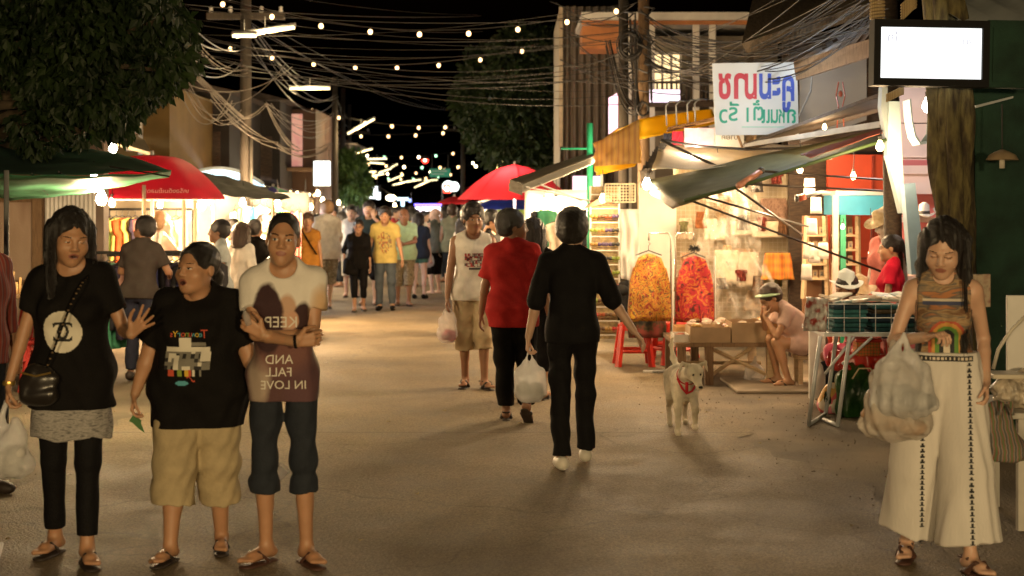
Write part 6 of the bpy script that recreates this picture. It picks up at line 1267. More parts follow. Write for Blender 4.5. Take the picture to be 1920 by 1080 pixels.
hung('garment', 'crimson shirt hanging in front of the pink shop shelf', 'shirt', P(1765, 408, 12.6), .20, .40, GM[8], ra(15), 'tee', .05, None, 2)
# big wooden letters in front of the pink shop
LTB = mat('letter_blue', (.22, .34, .46), .5, .08); LTW = mat('letter_pale', (.36, .46, .50), .5, .06)
def plank(label, pts, Y, m, th=.12, name='giant_letter'):
    c = P(sum(p[0] for p in pts)/len(pts), sum(p[1] for p in pts)/len(pts), Y); o = MB(); o.prism([tuple((P(px, py, Y)[0]-c[0], P(px, py, Y)[2]-c[2])) for px, py in pts][::-1], 0, th); e = o.build(name, m); e.location = c; return tag(e, label, 'letter')
plank('tall pale blue slanting letter stroke left of the pink shop', [(1667, 190), (1687, 190), (1692, 300), (1698, 395), (1690, 400), (1664, 292)], 12.3, LTW)
plank('blue upright letter stroke leaning beside the red shirted woman', [(1695, 345), (1716, 343), (1731, 462), (1727, 515), (1709, 515)], 12.1, LTB)
plank('white pointed letter piece against the mossy trunk', [(1766, 341), (1796, 338), (1796, 398)], 12.0, LTW)
plank('narrow grey edge of the slanting letter, upper left', [(1655, 150), (1664, 150), (1666, 288), (1652, 200)], 12.35, mat('letter_grey', (.22, .26, .27), .6))
o = MB(); pts = [(1749, 168), (1748, 220), (1745, 255), (1734, 270), (1718, 272), (1709, 258), (1702, 225), (1699, 188)]; vs = []; fs = []
c = P(1725, 220, 12.0)
for (px, py) in pts: p = P(px, py, 12.0); vs += [(p[0]-c[0], -.11, p[2]-c[2]), (p[0]-c[0], .11, p[2]-c[2]), ((p[0]-c[0])*.9, .11, (p[2]-c[2])*.95+.012), ((p[0]-c[0])*.9, -.11, (p[2]-c[2])*.95+.012)]
for i in range(len(pts)-1):
    for k in range(4): fs.append((4*i+k, 4*i+(k+1) % 4, 4*i+4+(k+1) % 4, 4*i+4+k))
o.add(vs, fs); e = o.build('giant_letter', LTW); e.location = c; tag(e, 'curved band shaped like a U hanging under the lightbox sign', 'letter')
# folding table with wire basket of clothes, right foreground
t = thing('folding_table', 'grey folding market table with a wire basket rim on top', 'table', (X(1640, 11.4), 11.6, 0)); x0 = X(1640, 11.4); fx = lambda px, Y=11.35: X(px, Y)-x0; LG = mat('leg_grey_white', (.50, .52, .54), .4, .08, metal=.2)
zt = .745; o = MB(); o.box((fx(1545), -.25, zt-.03), (fx(1790), .62, zt)); o.build('tabletop', LG, t)
for px, Y in ((1524, 11.3), (1556, 11.9), (1579, 11.28), (1770, 11.3), (1770, 11.9)):
    o = MB(); a = fx(px+14, Y); b = fx(px-8, Y); o.tube([(a, Y-11.6, zt-.02), (b, Y-11.6, .02)], .017, 8); o.build('leg', LG, t, True)
o = MB(); o.tube([(fx(1516, 11.3), -.3, .02), (fx(1548, 11.9), .3, .02)], .016, 6); o.build('brace', LG, t, True); o = MB(); o.tube([(fx(1548, 11.5), -.02, .02), (fx(1571, 11.28), -.33, .02)], .016, 6); o.build('brace', LG, t, True); o = MB(); o.tube([(fx(1545), -.28, .42), (fx(1600), -.28, zt-.03)], .012, 6); o.build('brace', LG, t, True); o = MB(); o.tube([(fx(1579, 11.3), -.3, .5), (fx(1632), -.3, zt-.03)], .012, 6); o.build('brace', LG, t, True)
o = MB(); 
for i in range(9): x = fx(1553)+i*.125; o.tube([(x, -.26, zt), (x, -.26, zt+.23)], .0035, 4)
for z in (.0, .12, .23): o.tube([(fx(1553), -.26, zt+z), (fx(1790), -.26, zt+z)], .0045, 4); o.tube([(fx(1553), -.26, zt+z), (fx(1553), .6, zt+z)], .0045, 4)
o.build('wire_basket', LG, t)
q = random.Random(31); TQ = [cloth('fold_%d' % i, c, var=.3) for i, c in enumerate([(.02, .07, .08), (.03, .10, .11), (.10, .03, .05), (.02, .04, .06), (.05, .09, .09), (.13, .11, .10), (.04, .14, .15), (.10, .08, .05)])]; TQN = ['dark teal', 'teal', 'maroon', 'navy', 'slate', 'taupe', 'turquoise', 'olive brown']
for s_, (pa, pb) in enumerate(((1560, 1628), (1632, 1694), (1698, 1760))):
    for j in range(6):
        ci = q.randrange(8); z = zt+.005+j*.036; o = MB(); hx = (pb-pa)/2*11.4/F; o.box((-hx+q.uniform(0, .02), -.2, 0), (hx-q.uniform(0, .02), .2, .034), bev=.014); e = o.build('folded_cloth', TQ[ci]); e.location = ((X(pa, 11.4)+X(pb, 11.4))/2+q.uniform(-.01, .01), 11.58, z); e.rotation_euler = (0, 0, q.uniform(-.05, .05))
        tag(e, '%s folded cloth, %s of the %s pile in the wire basket' % (TQN[ci], ['lowest', 'second', 'third', 'fourth', 'fifth', 'topmost'][j], ['left', 'middle', 'right'][s_]), 'folded cloth', 'folded cloths in the wire basket')
PK = ramp_mat('printed_pack', 'voronoi', [(.6, .58, .55), (.35, .42, .45), (.7, .66, .6), (.2, .28, .3), (.65, .5, .42)], 18, .35)
for i in range(16):
    px = 1550+i*13+q.uniform(-5, 5); Y = 11.45+q.uniform(-.1, .35); o = MB(); o.box((-.09, -.07, 0), (.09, .07, .022), bev=.009); e = o.build('wrapped_cloth', [PK, WRP, WHC, PK][i % 4]); e.location = (X(px, Y), Y, zt+.225+.02*(i % 3)); e.rotation_euler = (q.uniform(-.25, .25), q.uniform(-.2, .25), q.uniform(-1, 1)); tag(e, 'plastic wrapped folded shirt lying on the basket piles', 'shirt pack', 'wrapped shirts on the basket piles')
o = MB(); o.sheet(P(1505, 620, 11.2), P(1548, 622, 11.2), P(1552, 560, 11.2), P(1512, 556, 11.2), 14, 10, 0, .012, 4, .02); tag(o.build('hanging_pack', ramp_mat('pack_front', 'noise', [(.62, .6, .58), (.45, .42, .4), (.3, .05, .04)], 16, .3), smooth=True), 'shiny white wrapped pack hanging over the left end of the basket', 'shirt pack')
# bags under the folding table
def lump(name, label, cat, at, r, m, seed=0, hs=None, v=.014, parts=None):
    f = Fld((-r[0]-.05, -r[1]-.05, -.02), (r[0]+.05, r[1]+.05, r[2]*2+.05), v); f.ell((0, 0, r[2]*.9), r, k=.02); f.ell((0, 0, r[2]*.5), (r[0]*.95, r[1]*.95, r[2]*.55), k=.06); f.wr(.020, 15, seed, (1, 1, .6)); f.clip(lambda x, y, z: -z+.0); V, Q = f.mesh()
    t = thing(name, label, cat, at); np_mesh('sack', V, Q, m, t)
    if hs: o = MB(); o.tube([(-r[0]*.4, -r[1]*.9, r[2]*1.5), (-r[0]*.2, -r[1]*1.05, r[2]*1.9), (r[0]*.2, -r[1]*1.05, r[2]*1.9), (r[0]*.4, -r[1]*.9, r[2]*1.5)], .008, 6); o.build('handle', hs, t)
    return t
SHG = mat('shiny_green', (.006, .035, .01), .35, .4, 5, bump=.8, bs=12, col2=(.03, .10, .02)); SHR = mat('shiny_red', (.45, .03, .02), .3, .3, 6, bump=.4, bs=12)
lump('shopping_bag', 'shiny dark green shopping bag under the folding table', 'bag', (X(1612, 11.9), 11.9, 0), (.24, .16, .22), SHG, 1, STRAW)
lump('shopping_bag', 'big dark green sack deeper under the folding table', 'bag', (X(1660, 12.1), 12.2, 0), (.26, .2, .22), mat('dark_green_bag', (.012, .03, .015), .4, .3, bump=.3), 2)
lump('shopping_bag', 'red plastic bag on top of the green bags', 'bag', (X(1625, 12.0), 12.05, .36), (.26, .16, .10), SHR, 3)
lump('shopping_bag', 'pink striped small bag leaning left of the green bag', 'bag', (X(1563, 12.0), 12.1, 0), (.10, .09, .15), ramp_mat('pink_print', 'voronoi', [(.6, .1, .12), (.7, .6, .5), (.55, .3, .08), (.6, .2, .25)], 14, .4), 4)
lump('shopping_bag', 'crimson bag resting under the table behind the legs', 'bag', (X(1588, 12.1), 12.3, .36), (.13, .1, .12), mat('crimson_bag', (.45, .03, .09), .4), 5)
t = thing('woven_basket', 'red and yellow check woven basket on the red bag', 'basket', (X(1625, 11.95), 11.95, .50)); o = MB(); o.box((-.10, -.08, 0), (.10, .08, .13), bev=.02); o.build('body', plaid('woven_check', [(.55, .06, .02), (.5, .32, .05), (.12, .08, .02)], 12), t); o = MB(); o.box((-.11, -.09, .12), (.11, .09, .15), bev=.01); o.build('rim', SHR, t)
box_thing('red_crate', 'small red printed box under the right end of the folding table', 'box', (X(1655, 12), 11.9, .5), (X(1700, 12), 12.1, .63), ramp_mat('red_print', 'brick', [(.5, .04, .03), (.7, .6, .5)], 9, .5))
box_thing('display_board', 'white board standing behind the folding table legs', 'board', (X(1518, 12.6), 12.6, .05), (X(1548, 12.6), 12.65, .72), WHP)
# table at the right edge
t = thing('white_table', 'white table cut off by the right edge of the photo', 'table', (X(1960, 7.7), 7.9, 0)); x0 = X(1960, 7.7); zt = Z(772, 7.7); o = MB(); o.box((X(1858, 7.7)-x0, -.25, zt-.035), (.6, .5, zt), bev=.008); o.build('tabletop', mat('table_white', (.48, .45, .39), .5, .08), t)
for x, y in ((X(1914, 7.7)-x0, -.2), (X(1868, 8.3)-x0, .42), (.5, -.2)): o = MB(); o.box((x-.02, y-.02, 0), (x+.02, y+.02, zt-.035)); o.build('leg', mat('table_white', (.48, .45, .39)), t)
t = thing('wrapped_parcel', 'lumpy clear plastic wrapped parcel on the right edge table', 'parcel', (X(1905, 7.8), 7.85, zt)); f = Fld((-.16, -.16, -.01), (.2, .16, .28), .008); f.ell((0, 0, .09), (.11, .1, .10), k=.03); f.ell((.1, 0, .10), (.1, .1, .11), k=.03); f.wr(.008, 30, 3); f.clip(lambda x, y, z: -z); V, Q = f.mesh(); np_mesh('wrapping', V, Q, mat('wrap_shiny', (.40, .34, .26), .22, .4, 20, bump=1., bs=25), t)
o = MB(); o.box((X(1868, 7.7), 7.75, zt+.17), (X(1935, 7.7), 7.95, zt+.195), bev=.005); tag(o.build('tray', mat('tray_cream', (.5, .44, .34), .4)), 'cream tray resting on the wrapped parcel at the right edge', 'tray')
t = thing('foam_board', 'tall white board standing on the right edge table', 'board', (X(1908, 8.0), 8.05, zt)); o = MB(); o.box((X(1895, 8)-X(1908, 8), 0, 0), (.25, .03, Z(555, 8)-zt), bev=.004); o.build('panel', WHP, t)
o = MB(); o.tube([tuple(P(1862, 692, 7.7)), tuple(P(1872, 655, 7.7)), tuple(P(1895, 620, 7.7)), tuple(P(1925, 590, 7.7))], .010, 6); tag(o.build('cable_strap', mat('strap_pale', (.5, .46, .38), .6), smooth=True), 'pale curved strap looping up from the right edge table', 'strap')
o = MB(); o.tube([(-2.62, 7.3, .02), (-2.42, 6.6, .012)], .012, 6); tag(o.build('metal_rod', GRM), 'thin metal rod lying on the ground at bottom left', 'rod')
# ------------------------------------------------------------ the far street: rows of lit stalls
STM = [mat('stall_cloth_%d' % i, c, .8, .15, 3, thin=.3) for i, c in enumerate([(.55, .5, .4), (.5, .05, .04), (.05, .12, .4), (.6, .45, .2), (.06, .3, .16), (.6, .56, .5), (.3, .05, .25)])]
def make_stall(side, cm, wm, seed):
    """side -1: open to the right; built around the front centre post line, street edge at x=0"""
    q = random.Random(seed); root = thing('market_stall', 'x', 'market stall'); s = side; D_ = 1.9; Wd = 2.6
    o = MB(); o.sheet((0, -Wd/2, 1.95), (0, Wd/2, 1.95), (s*D_, Wd/2, 2.35), (s*D_, -Wd/2, 2.35), 10, 8, .05, .015, seed); o.build('canopy', cm, root, True)
    o = MB(); o.sheet((0, -Wd/2, 1.82), (0, Wd/2, 1.82), (0, Wd/2, 1.95), (0, -Wd/2, 1.95), 10, 2, 0, .015, seed+1); o.build('valance', cm, root, True)
    for x in (.02, D_):
        for y in (-Wd/2+.03, Wd/2-.03): o = MB(); o.tube([(s*x, y, 0), (s*x, y, 1.98)], .018, 6); o.build('pole', GRM, root)
    o = MB(); o.sheet((s*D_, -Wd/2, 0), (s*D_, Wd/2, 0), (s*D_, Wd/2, 2.2), (s*D_, -Wd/2, 2.2), 10, 4, 0, .02, seed+2); o.sheet((0+s*.3, Wd/2, .4), (s*D_, Wd/2, .4), (s*D_, Wd/2, 2.0), (s*.3, Wd/2, 2.0), 8, 4, 0, .02, seed+3); o.build('back_cloth', wm, root, True)
    o = MB(); o.box((min(s*.1, s*.9), -Wd/2+.1, .05), (max(s*.1, s*.9), Wd/2-.1, .74), bev=.01); o.build('counter', q.choice(STM), root)
    for k in range(9): o = MB(); w_ = q.uniform(.08, .2); o.box((-w_/2, -w_/2, 0), (w_/2, w_/2, q.uniform(.08, .35)), bev=.01); e = o.build('goods_box', q.choice(GM+STM), root); e.location = (s*q.uniform(.2, .8), q.uniform(-Wd/2+.2, Wd/2-.2), .742)
    for k in range(7): o = MB(); o.sheet((-.2, 0, -.6), (.2, 0, -.6), (.17, 0, 0), (-.17, 0, 0), 6, 4, 0, .01, k, .03); e = o.build('hanging_garment', q.choice(GM), root); e.location = (s*(.35+.2*k), Wd/2-.1, 1.75)
    for y in (-.6, .5): o = MB(); o.sphere((s*.35, y, 1.72), .055, 8); b = o.build('bulb', BULBW if seed % 2 else BULB, root, True); o = MB(); o.tube([(s*.35, y, 1.76), (s*.35, y, 2.0)], .006, 4); o.build('cord', WIRE, b)
    return root
protoL = [make_stall(-1, STM[i], STM[(i+5) % 7], 40+i) for i in (3, 0, 1, 4)]; protoR = [make_stall(1, STM[i], STM[(i+3) % 7], 50+i) for i in (1, 2, 5, 3)]
usedL, usedR = set(), set()
for side, protos, used, us, ys in ((-1, protoL, usedL, -3.0, [24.6+i*3.0 for i in range(17)]), (1, protoR, usedR, 2.7, [28.6+i*3.0 for i in range(16)])):
    for i, y in enumerate(ys):
        k = i % 4; o = protos[k] if k not in used else copy_tree(protos[k]); used.add(k); u_ = us+.25*math.sin(i*1.7); o.location = (U(u_, y), y, 0); o.rotation_euler = (0, 0, .064)
        o['label'] = ('far lamplit market stall in the row along the left side of the street' if side < 0 else 'far lamplit market stall in the row along the right side of the street'); o['group'] = 'far stalls on the left' if side < 0 else 'far stalls on the right'
        if i % 2 == 0 or y < 34: lamp((U(u_+side*.35, y), y, 1.62), 170 if y < 45 else 260, (1, .80, .52) if i % 3 else (.95, .95, 1), .06)
# ground seller tables on the right between 17 and 26 m
for i, (px, Y) in enumerate(((1060, 20.0), (1010, 22.5))):
    table('goods table of the lit stall behind the red shirted man' if i == 0 else 'smaller goods table beyond the one behind the red shirted man', X(px, Y)-.5, Y-.4, X(px, Y)+.6, Y+.4, .85, WOODP, WHC)
back_sheet('pale cloth wall behind the stall right of the red shirted man', (X(985, 21.5), 21.5), (X(1110, 20.5), 20.5), 0, 2.0, WHC, seed=8)
hung('garment', 'beige printed shirt hanging between the red shirt and black suit men', 'shirt', P(1048, 408, 18.2), .34, .75, cloth('beige_tee', (.6, .5, .4)), 0, 'tee', .05, None, 4)
for i, (px, py, ci) in enumerate(((1075, 400, 11), (1090, 405, 6), (1100, 400, 9), (1010, 402, 9), (1022, 400, 10))):
    hung('garment', '%s shirt hung high behind the two men walking away, %s' % (GN_[ci], ['third from the right', 'second from the right', 'rightmost', 'leftmost', 'second from the left'][i]), 'shirt', P(px, py-14, 19.4), .3, .5, GM[ci], ra(30), 'tee', .05, 'shirts behind the walking men', i)
t = thing('violet_stall_light', 'far stall front with a violet blue glowing light bar', 'stall light', P(802, 385, 48)); o = MB(); o.box((-.45, 0, -.02), (.45, .1, .05)); o.build('light_bar', glow('violet_lit', (.12, .08, 1), 7), t); o = MB(); o.box((-.42, 0, -.35), (.42, .1, -.06)); o.build('panel', glow('white_hot', (1, .95, 1), 3.2), t)
t = thing('round_lamp', 'oval warm glowing lantern over the middle of the far crowd', 'lamp', P(733, 371, 46)); o = MB(); o.sphere((0, 0, 0), .17, 12, (1, 1, .62)); o.build('shade', glow('lantern_lit', (1, .82, .5), 7), t, True); o = MB(); o.tube([(0, 0, .1), (-.3, 0, .3), (-.8, 0, .33)], .02, 6); o.build('arm', DKM, t)
for px, py, Y, i in ((740, 385, 40, 0), (605, 375, 33, 1), (618, 383, 36, 2), (635, 380, 38, 3), (645, 392, 42, 4), (596, 362, 30, 5), (583, 388, 30, 6)):
    bulb_lamp(P(px, py, Y), ['round warm bulb under the oval lantern', 'warm bulb over the head of the tall man in white, leftmost', 'warm bulb right of the tall man in white', 'warm bulb among the left far stalls', 'lower warm bulb near the white vest man', 'high warm bulb over the left far stalls', 'low bulb behind the woman in orange'][i], 45, .05, cord=.2)
# ------------------------------------------------------------ the people
BLK = cloth('black_cotton', (.008, .007, .0065), spec=.1); BLK2 = cloth('black_suiting', (.008, .0075, .008), rough=.8, spec=.12); LEG = cloth('black_leggings', (.007, .0065, .007), rough=.7, spec=.1)
GREYK = ramp_mat('grey_marl', 'noise', [(.12, .115, .11), (.35, .33, .31), (.2, .19, .18)], 30, .9, (1, 1, 5)); KHA = cloth('khaki', (.40, .32, .19)); DEN = cloth('dark_denim', (.022, .026, .034), vs=20); WHT = cloth('white_cotton', (.72, .69, .64))
# woman with the long hair, left foreground
A = person('woman in long black tee, grey skirt and leggings raising one hand', X(135, 7.05), 7.05, 1.71, 4, 0, 'tan', 'black', 'long', fem=1, w=1.0, lw=.98, head=(24, 14, 3), eyes=.6, mouth=.35, hw=1.0, hsc=1.07, hl=.22, hspread=.95, fringe=.088, front=1,
  wa=(-.29, -.06, .87), wb=(.33, -.24, 1.13), pb=(.25, .5, -1), hda=((-.05, -.1, -1), (1, .2, 0), .75, .05), hdb=((.62, -.25, .62), (-.25, -1, .1), .06, .75),
  aa=(-.11, .12, .085), ab=(.10, -.12, .085), fa=-14, fb=22, kb=(.1, -1, 0),
  top=dict(mat=BLK, sl=.62, hem=.755, fit=.022, flare=1.06, nr=.072, wr=1.3, slo=.022), bottom=dict(kind='skirt', name='skirt', hem=.605, r=.150, mat=GREYK, top=.79), under=dict(len=1.86, fit=.010, hemfit=.008, mat=LEG, name='leggings', wr=.3))
PWH = mat('print_white', (.62, .58, .48), .8, .06); PBK = mat('print_black', (.015, .014, .013), .8, 0)
def cc(u, v):
    if u*u+v*v > 1: return None
    for s_ in (-1, 1):
        d = math.hypot((u-s_*.20)*1.0, v*1.05)
        if .36 < d < .50 and not (u-s_*.20)*s_ > .30: return 1
    return 0
V_, F_, M_ = art(.185, .205, .0042, cc); decal(A, 'shirt', V_, F_, [PWH, PBK], M_, org=(-.015, 1.135), name='logo_print')
# woman in khaki shorts
B = person('broad woman in black graphic tee and khaki shorts with her mouth open', X(372, 7.1), 7.1, 1.555, -4, 0, 'tan', 'black', 'pony', fem=1, w=1.34, d=1.18, lw=1.24, aw=1.05, belly=.10, head=(-28, -2, 0), mouth=1., hw=1.06, jaw=1.2, hsc=1.12, fringe=.095, hl=.22, ho=(0, -.01, -.01), sh=.165,
  wa=(-.36, -.04, .84), wb=(.36, .04, .84), hda=((-.1, -.25, -1), (1, .3, 0), .7, .1), aa=(-.11, -.15, .085), ab=(.09, .14, .085), fa=-10, fb=14,
  top=dict(mat=BLK, sl=.86, hem=.725, fit=.030, flare=1.02, nr=.078, wr=1.2, slo=.04), bottom=dict(len=1.45, fit=.040, hemfit=.062, mat=KHA, name='shorts', wr=1.3))
PG = [PWH, PBK, mat('print_grey', (.18, .17, .14), .8), mat('print_yellow', (.6, .38, .03), .8), mat('print_green', (.2, .28, .04), .8), mat('print_red', (.5, .07, .03), .8), mat('print_cyan', (.08, .32, .38), .8)]
q = random.Random(3); NS = [[q.random() for _ in range(12)] for _ in range(9)]
def band(u, v):
    if v > .62: return 0 if -.35 < u < .15 else (2 if .15 < u < .8 and v < .85 and abs(v-.72) < .07 else None)
    if v > -.35:
        if abs(u) > 1-.12*abs(v)**2: return None
        if v > .42: return 0
        i, j = int((u+1)*5.9), int((v+.35)*6); r = NS[min(j, 8)][min(i, 11)]
        if (u > .6 and v > .0) or (-.55 < u < -.32 and v < .25): return 0
        return 2 if r > .45 else (1 if r > .2 else 0)
    if v > -.62:
        for a, b, m_ in ((-.82, -.52, 5), (-.36, -.16, 4), (-.05, .12, 3), (.30, .38, 0), (.62, .70, 2), (.12, .22, 5)):
            if a < u < b: return m_
        return None
    if v < -.8 and ((u+.18)/.3)**2+((v+.9)/.1)**2 < 1: return 6
    if .05 < u < .4 and abs(v+.72-.1*math.sin(u*14)) < .03: return 5
    return None
V_, F_, M_ = art(.225, .23, .0045, band); decal(B, 'shirt', V_, F_, PG, M_, org=(-.005, 1.09), name='picture_print')
for i, (ch, c) in enumerate(zip('TeowunorYs', (5, 6, 3, 6, 5, 4, 5, 6, 3, 5))):
    v, f = text2d(ch, .042 if i else .06); decal(B, 'shirt', [(-a, b) for a, b in v], [q_[::-1] for q_ in f], PG[c], org=(.088-i*.0195, 1.235), name='lettering', lift=.005)
o = MB(); o.add([(0, 0, 0), (.035, 0, -.03), (.06, 0, -.09), (.03, 0, -.07), (0, 0, -.04), (-.02, 0, -.03)], [(0, 5, 4, 3, 2, 1)]); o.add([(0, .02, 0), (.035, .025, -.03), (.03, .03, -.08), (-.01, .02, -.04)], [(0, 1, 2, 3), (3, 2, 1, 0)]); e = o.build('leaf_wrap', mat('leaf_green', (.03, .12, .02), .5)); e.location = B['w'](B['J']['handa'])+Vector((0, -.04, -.02)); tag(e, 'small folded green leaf held by the woman in khaki shorts', 'leaf')
t = thing('water_bottle', 'clear plastic water bottle held low behind the woman in khaki shorts', 'bottle', B['w'](B['J']['handb'])+Vector((.02, .0, -.12))); o = MB(); o.lathe([(0, -.12), (.032, -.12), (.034, -.05), (.03, 0), (.034, .05), (.03, .09), (.013, .12)], 14); o.build('bottle_body', film('bottle_film', (.8, .8, .8), .35, .05), t, True); o = MB(); o.lathe([(.015, .115), (.015, .135), (0, .135)], 12); o.build('cap', WHP, t, True)
t = thing('plastic_cup', 'clear plastic cup tilted behind the knee of the man in denim shorts', 'cup', P(522, 890, 7.4)); o = MB(); o.lathe([(0, -.04), (.025, -.04), (.04, .05), (.038, .05), (.024, -.035)], 16, M=Matrix.Rotation(ra(40), 3, 'Y')); o.build('cup_body', film('bottle_film'), t, True)
# man with crossed arms
TEEP = mat('tee_photo_print', (.70, .64, .56), .85, .0, bump=.2, bs=90)
def tee_print_nodes(m):
    nt = m.node_tree; N = nt.nodes; L = nt.links; b = N['Principled BSDF']; tc = N.new('ShaderNodeTexCoord'); sx = N.new('ShaderNodeSeparateXYZ'); L.new(tc.outputs['Object'], sx.inputs[0])
    nz = N.new('ShaderNodeTexNoise'); nz.inputs['Scale'].default_value = 9; nz.inputs['Detail'].default_value = 5; L.new(tc.outputs['Object'], nz.inputs['Vector'])
    def mth(op, a, b_): 
        n = N.new('ShaderNodeMath'); n.operation = op; n.use_clamp = False
        for i, x in enumerate((a, b_)):
            if isinstance(x, (int, float)): n.inputs[i].default_value = x
            else: L.new(x, n.inputs[i])
        return n.outputs[0]
    def ellm(cx, cz, rx, rz, soft=.25):             # 1 inside the ellipse
        a = mth('POWER', mth('DIVIDE', mth('SUBTRACT', sx.outputs['X'], cx), rx), 2); c = mth('POWER', mth('DIVIDE', mth('SUBTRACT', sx.outputs['Z'], cz), rz), 2)
        d = mth('ADD', mth('ADD', a, c), mth('MULTIPLY', mth('SUBTRACT', nz.outputs[0], .5), 1.1)); r = N.new('ShaderNodeMapRange'); r.inputs[1].default_value = 1+soft; r.inputs[2].default_value = 1-soft; L.new(d, r.inputs[0])
        fr = N.new('ShaderNodeMapRange'); fr.inputs[1].default_value = .01; fr.inputs[2].default_value = -.03; L.new(sx.outputs['Y'], fr.inputs[0]); return mth('MULTIPLY', r.outputs[0], fr.outputs[0])
    def rgb(c): n = N.new('ShaderNodeRGB'); n.outputs[0].default_value = (*c, 1); return n.outputs[0]
    cur = rgb((.70, .66, .60))
    for (cx, cz, rx, rz, col, sf) in ((0, .84, .32, .27, (.09, .04, .04), .4), (-.11, .93, .055, .15, (.36, .28, .22), .5), (.11, .88, .10, .16, (.10, .045, .05), .4), (0, 1.10, .17, .15, (.15, .065, .055), .5), (.03, 1.24, .045, .09, (.50, .32, .22), .3), (-.07, 1.20, .08, .17, (.035, .012, .014), .15), (.105, 1.19, .045, .10, (.035, .012, .012), .2), (.055, 1.20, .028, .04, (.52, .30, .20), .3), (.19, 1.25, .05, .10, (.55, .36, .2), .8)):
        mx = N.new('ShaderNodeMix'); mx.data_type = 'RGBA'; L.new(ellm(cx, cz, rx, rz, sf), mx.inputs[0]); L.new(cur, mx.inputs[6]); L.new(rgb(col), mx.inputs[7]); cur = mx.outputs[2]
    L.new(cur, b.inputs['Base Color'])
tee_print_nodes(TEEP)
C = person('slim man with arms crossed in printed white tee and dark denim shorts', X(532, 7.0), 7.0, 1.705, 2, 0, 'tan', 'black', 'buzz', w=.86, d=.90, lw=.92, aw=.95, head=(3, 2, 4), eyes=1.15, fringe=.10, hw=.93, jaw=.92, hsc=1.06, sh=.160,
  wa=(.085, -.235, 1.105), pa=(-.7, .25, -.75), wb=(-.075, -.165, 1.13), pb=(.7, .25, -.8), hda=((1, .25, .12), (0, 1, .1), .5, .05), hdb=((-.8, -.05, .55), (.3, 1, 0), .5, .1),
  aa=(-.085, 0, .085), ab=(.115, -.03, .085), fa=-32, fb=28,
  top=dict(mat=TEEP, sl=.52, hem=.80, fit=.012, nr=.068, wr=1.1, slo=.02), bottom=dict(len=1.32, fit=.008, hemfit=.018, mat=DEN, name='shorts', cuff=1, wr=1.1), shoem=mat('sandal_brown', (.07, .03, .02), .6))
PTX = mat('print_letters', (.66, .62, .54), .8, 0)
for s_, z, sz, ox in (('KEEP', 1.185, .075, .0), ('AND', 1.005, .062, -.01), ('FALL', .945, .062, -.01), ('IN LOVE', .882, .060, .012)):
    v, f = text2d(s_, sz); decal(C, 'shirt', [(-a, b) for a, b in v], [q_[::-1] for q_ in f], PTX, org=(ox, z), name='lettering', lift=.005)
o = MB(); w_ = C['w'](C['J']['wa']); o.lathe([(.031, -.007), (.033, 0), (.031, .007)], 16, M=Matrix.Rotation(ra(85), 3, 'Y')); e = o.build('bracelet', BLK, C['root']); e.location = C['root'].matrix_basis.inverted() @ w_ if 0 else Vector([float(c)*C['s'] for c in C['J']['wa']])
o = MB(); o.lathe([(0, -.05), (.016, -.05), (.018, .0), (.008, .02), (.008, .04), (.012, .04)], 12); e = o.build('glass_phial', film('bottle_film'), smooth=True); e.location = C['w'](C['J']['handb'])+Vector((-.015, -.03, .05)); e.rotation_euler = (.2, -.3, 0); tag(e, 'little clear glass bottle in the hand of the man with crossed arms', 'bottle')
# A's handbag, bracelet and carrier bag
t = thing('handbag', 'quilted black handbag at the hip of the woman with the raised hand', 'handbag', P(72, 715, 6.86)); QL = mat('quilted_leather', (.018, .015, .013), .28, 0, bump=0)
nt = QL.node_tree; bk = nt.nodes.new('ShaderNodeTexChecker'); bk.inputs['Scale'].default_value = 34; tcq = nt.nodes.new('ShaderNodeTexCoord'); mpq = nt.nodes.new('ShaderNodeMapping'); mpq.inputs['Rotation'].default_value = (0, ra(45), 0); nt.links.new(tcq.outputs['Object'], mpq.inputs[0]); nt.links.new(mpq.outputs[0], bk.inputs[0]); bpq = nt.nodes.new('ShaderNodeBump'); bpq.inputs['Distance'].default_value = .01; nt.links.new(bk.outputs['Fac'], bpq.inputs['Height']); nt.links.new(bpq.outputs[0], nt.nodes['Principled BSDF'].inputs['Normal'])
f = Fld((-.13, -.07, -.14), (.13, .07, .12), .006); f.ell((0, 0, -.01), (.095, .038, .095), k=.03); f.cap((-.055, 0, -.075), (.055, 0, -.075), .035, k=.03); f.wr(.002, 30, 2); V, Q = f.mesh(); np_mesh('bag_body', V, Q, QL, t)
o = MB(); o.tube([(-.07, -.03, .045), (0, -.042, .03), (.07, -.03, .045)], .005, 6); o.build('flap_chain', mat('gold', (.55, .36, .10), .3, metal=.8), t)
o = MB(); q0 = Vector(P(92, 672, 6.86)); q1 = Vector(P(100, 640, 6.80)); pts = [Vector(P(px, py, Y)) for px, py, Y in ((88, 690, 6.84), (101, 655, 6.845), (116, 615, 6.835), (131, 575, 6.83), (146, 545, 6.85), (157, 527, 6.90), (168, 514, 7.02))]
for i in range(len(pts)-1): o.tube([pts[i]-t.location, pts[i+1]-t.location], .0055, 6)
o.build('strap', BLK, t); o = MB()
for i in range(len(pts)-1):
    for k_ in range(3): c = pts[i].lerp(pts[i+1], (k_+.5)/3)-t.location; o.sphere(c+Vector((0, -.004, 0)), .0062, 6, (1, .8, .7))
o.build('chain', mat('chain_tan', (.32, .22, .12), .35, metal=.6), t)
o = MB(); o.lathe([(.030, -.010), (.032, 0), (.030, .010)], 16); e = o.build('bracelet', mat('gold', (.55, .36, .10)), A['root'], True); e.location = Vector([float(c)*A['s'] for c in A['J']['wa']])
BAGW = film('bag_film', (.78, .78, .78), .55, .14)
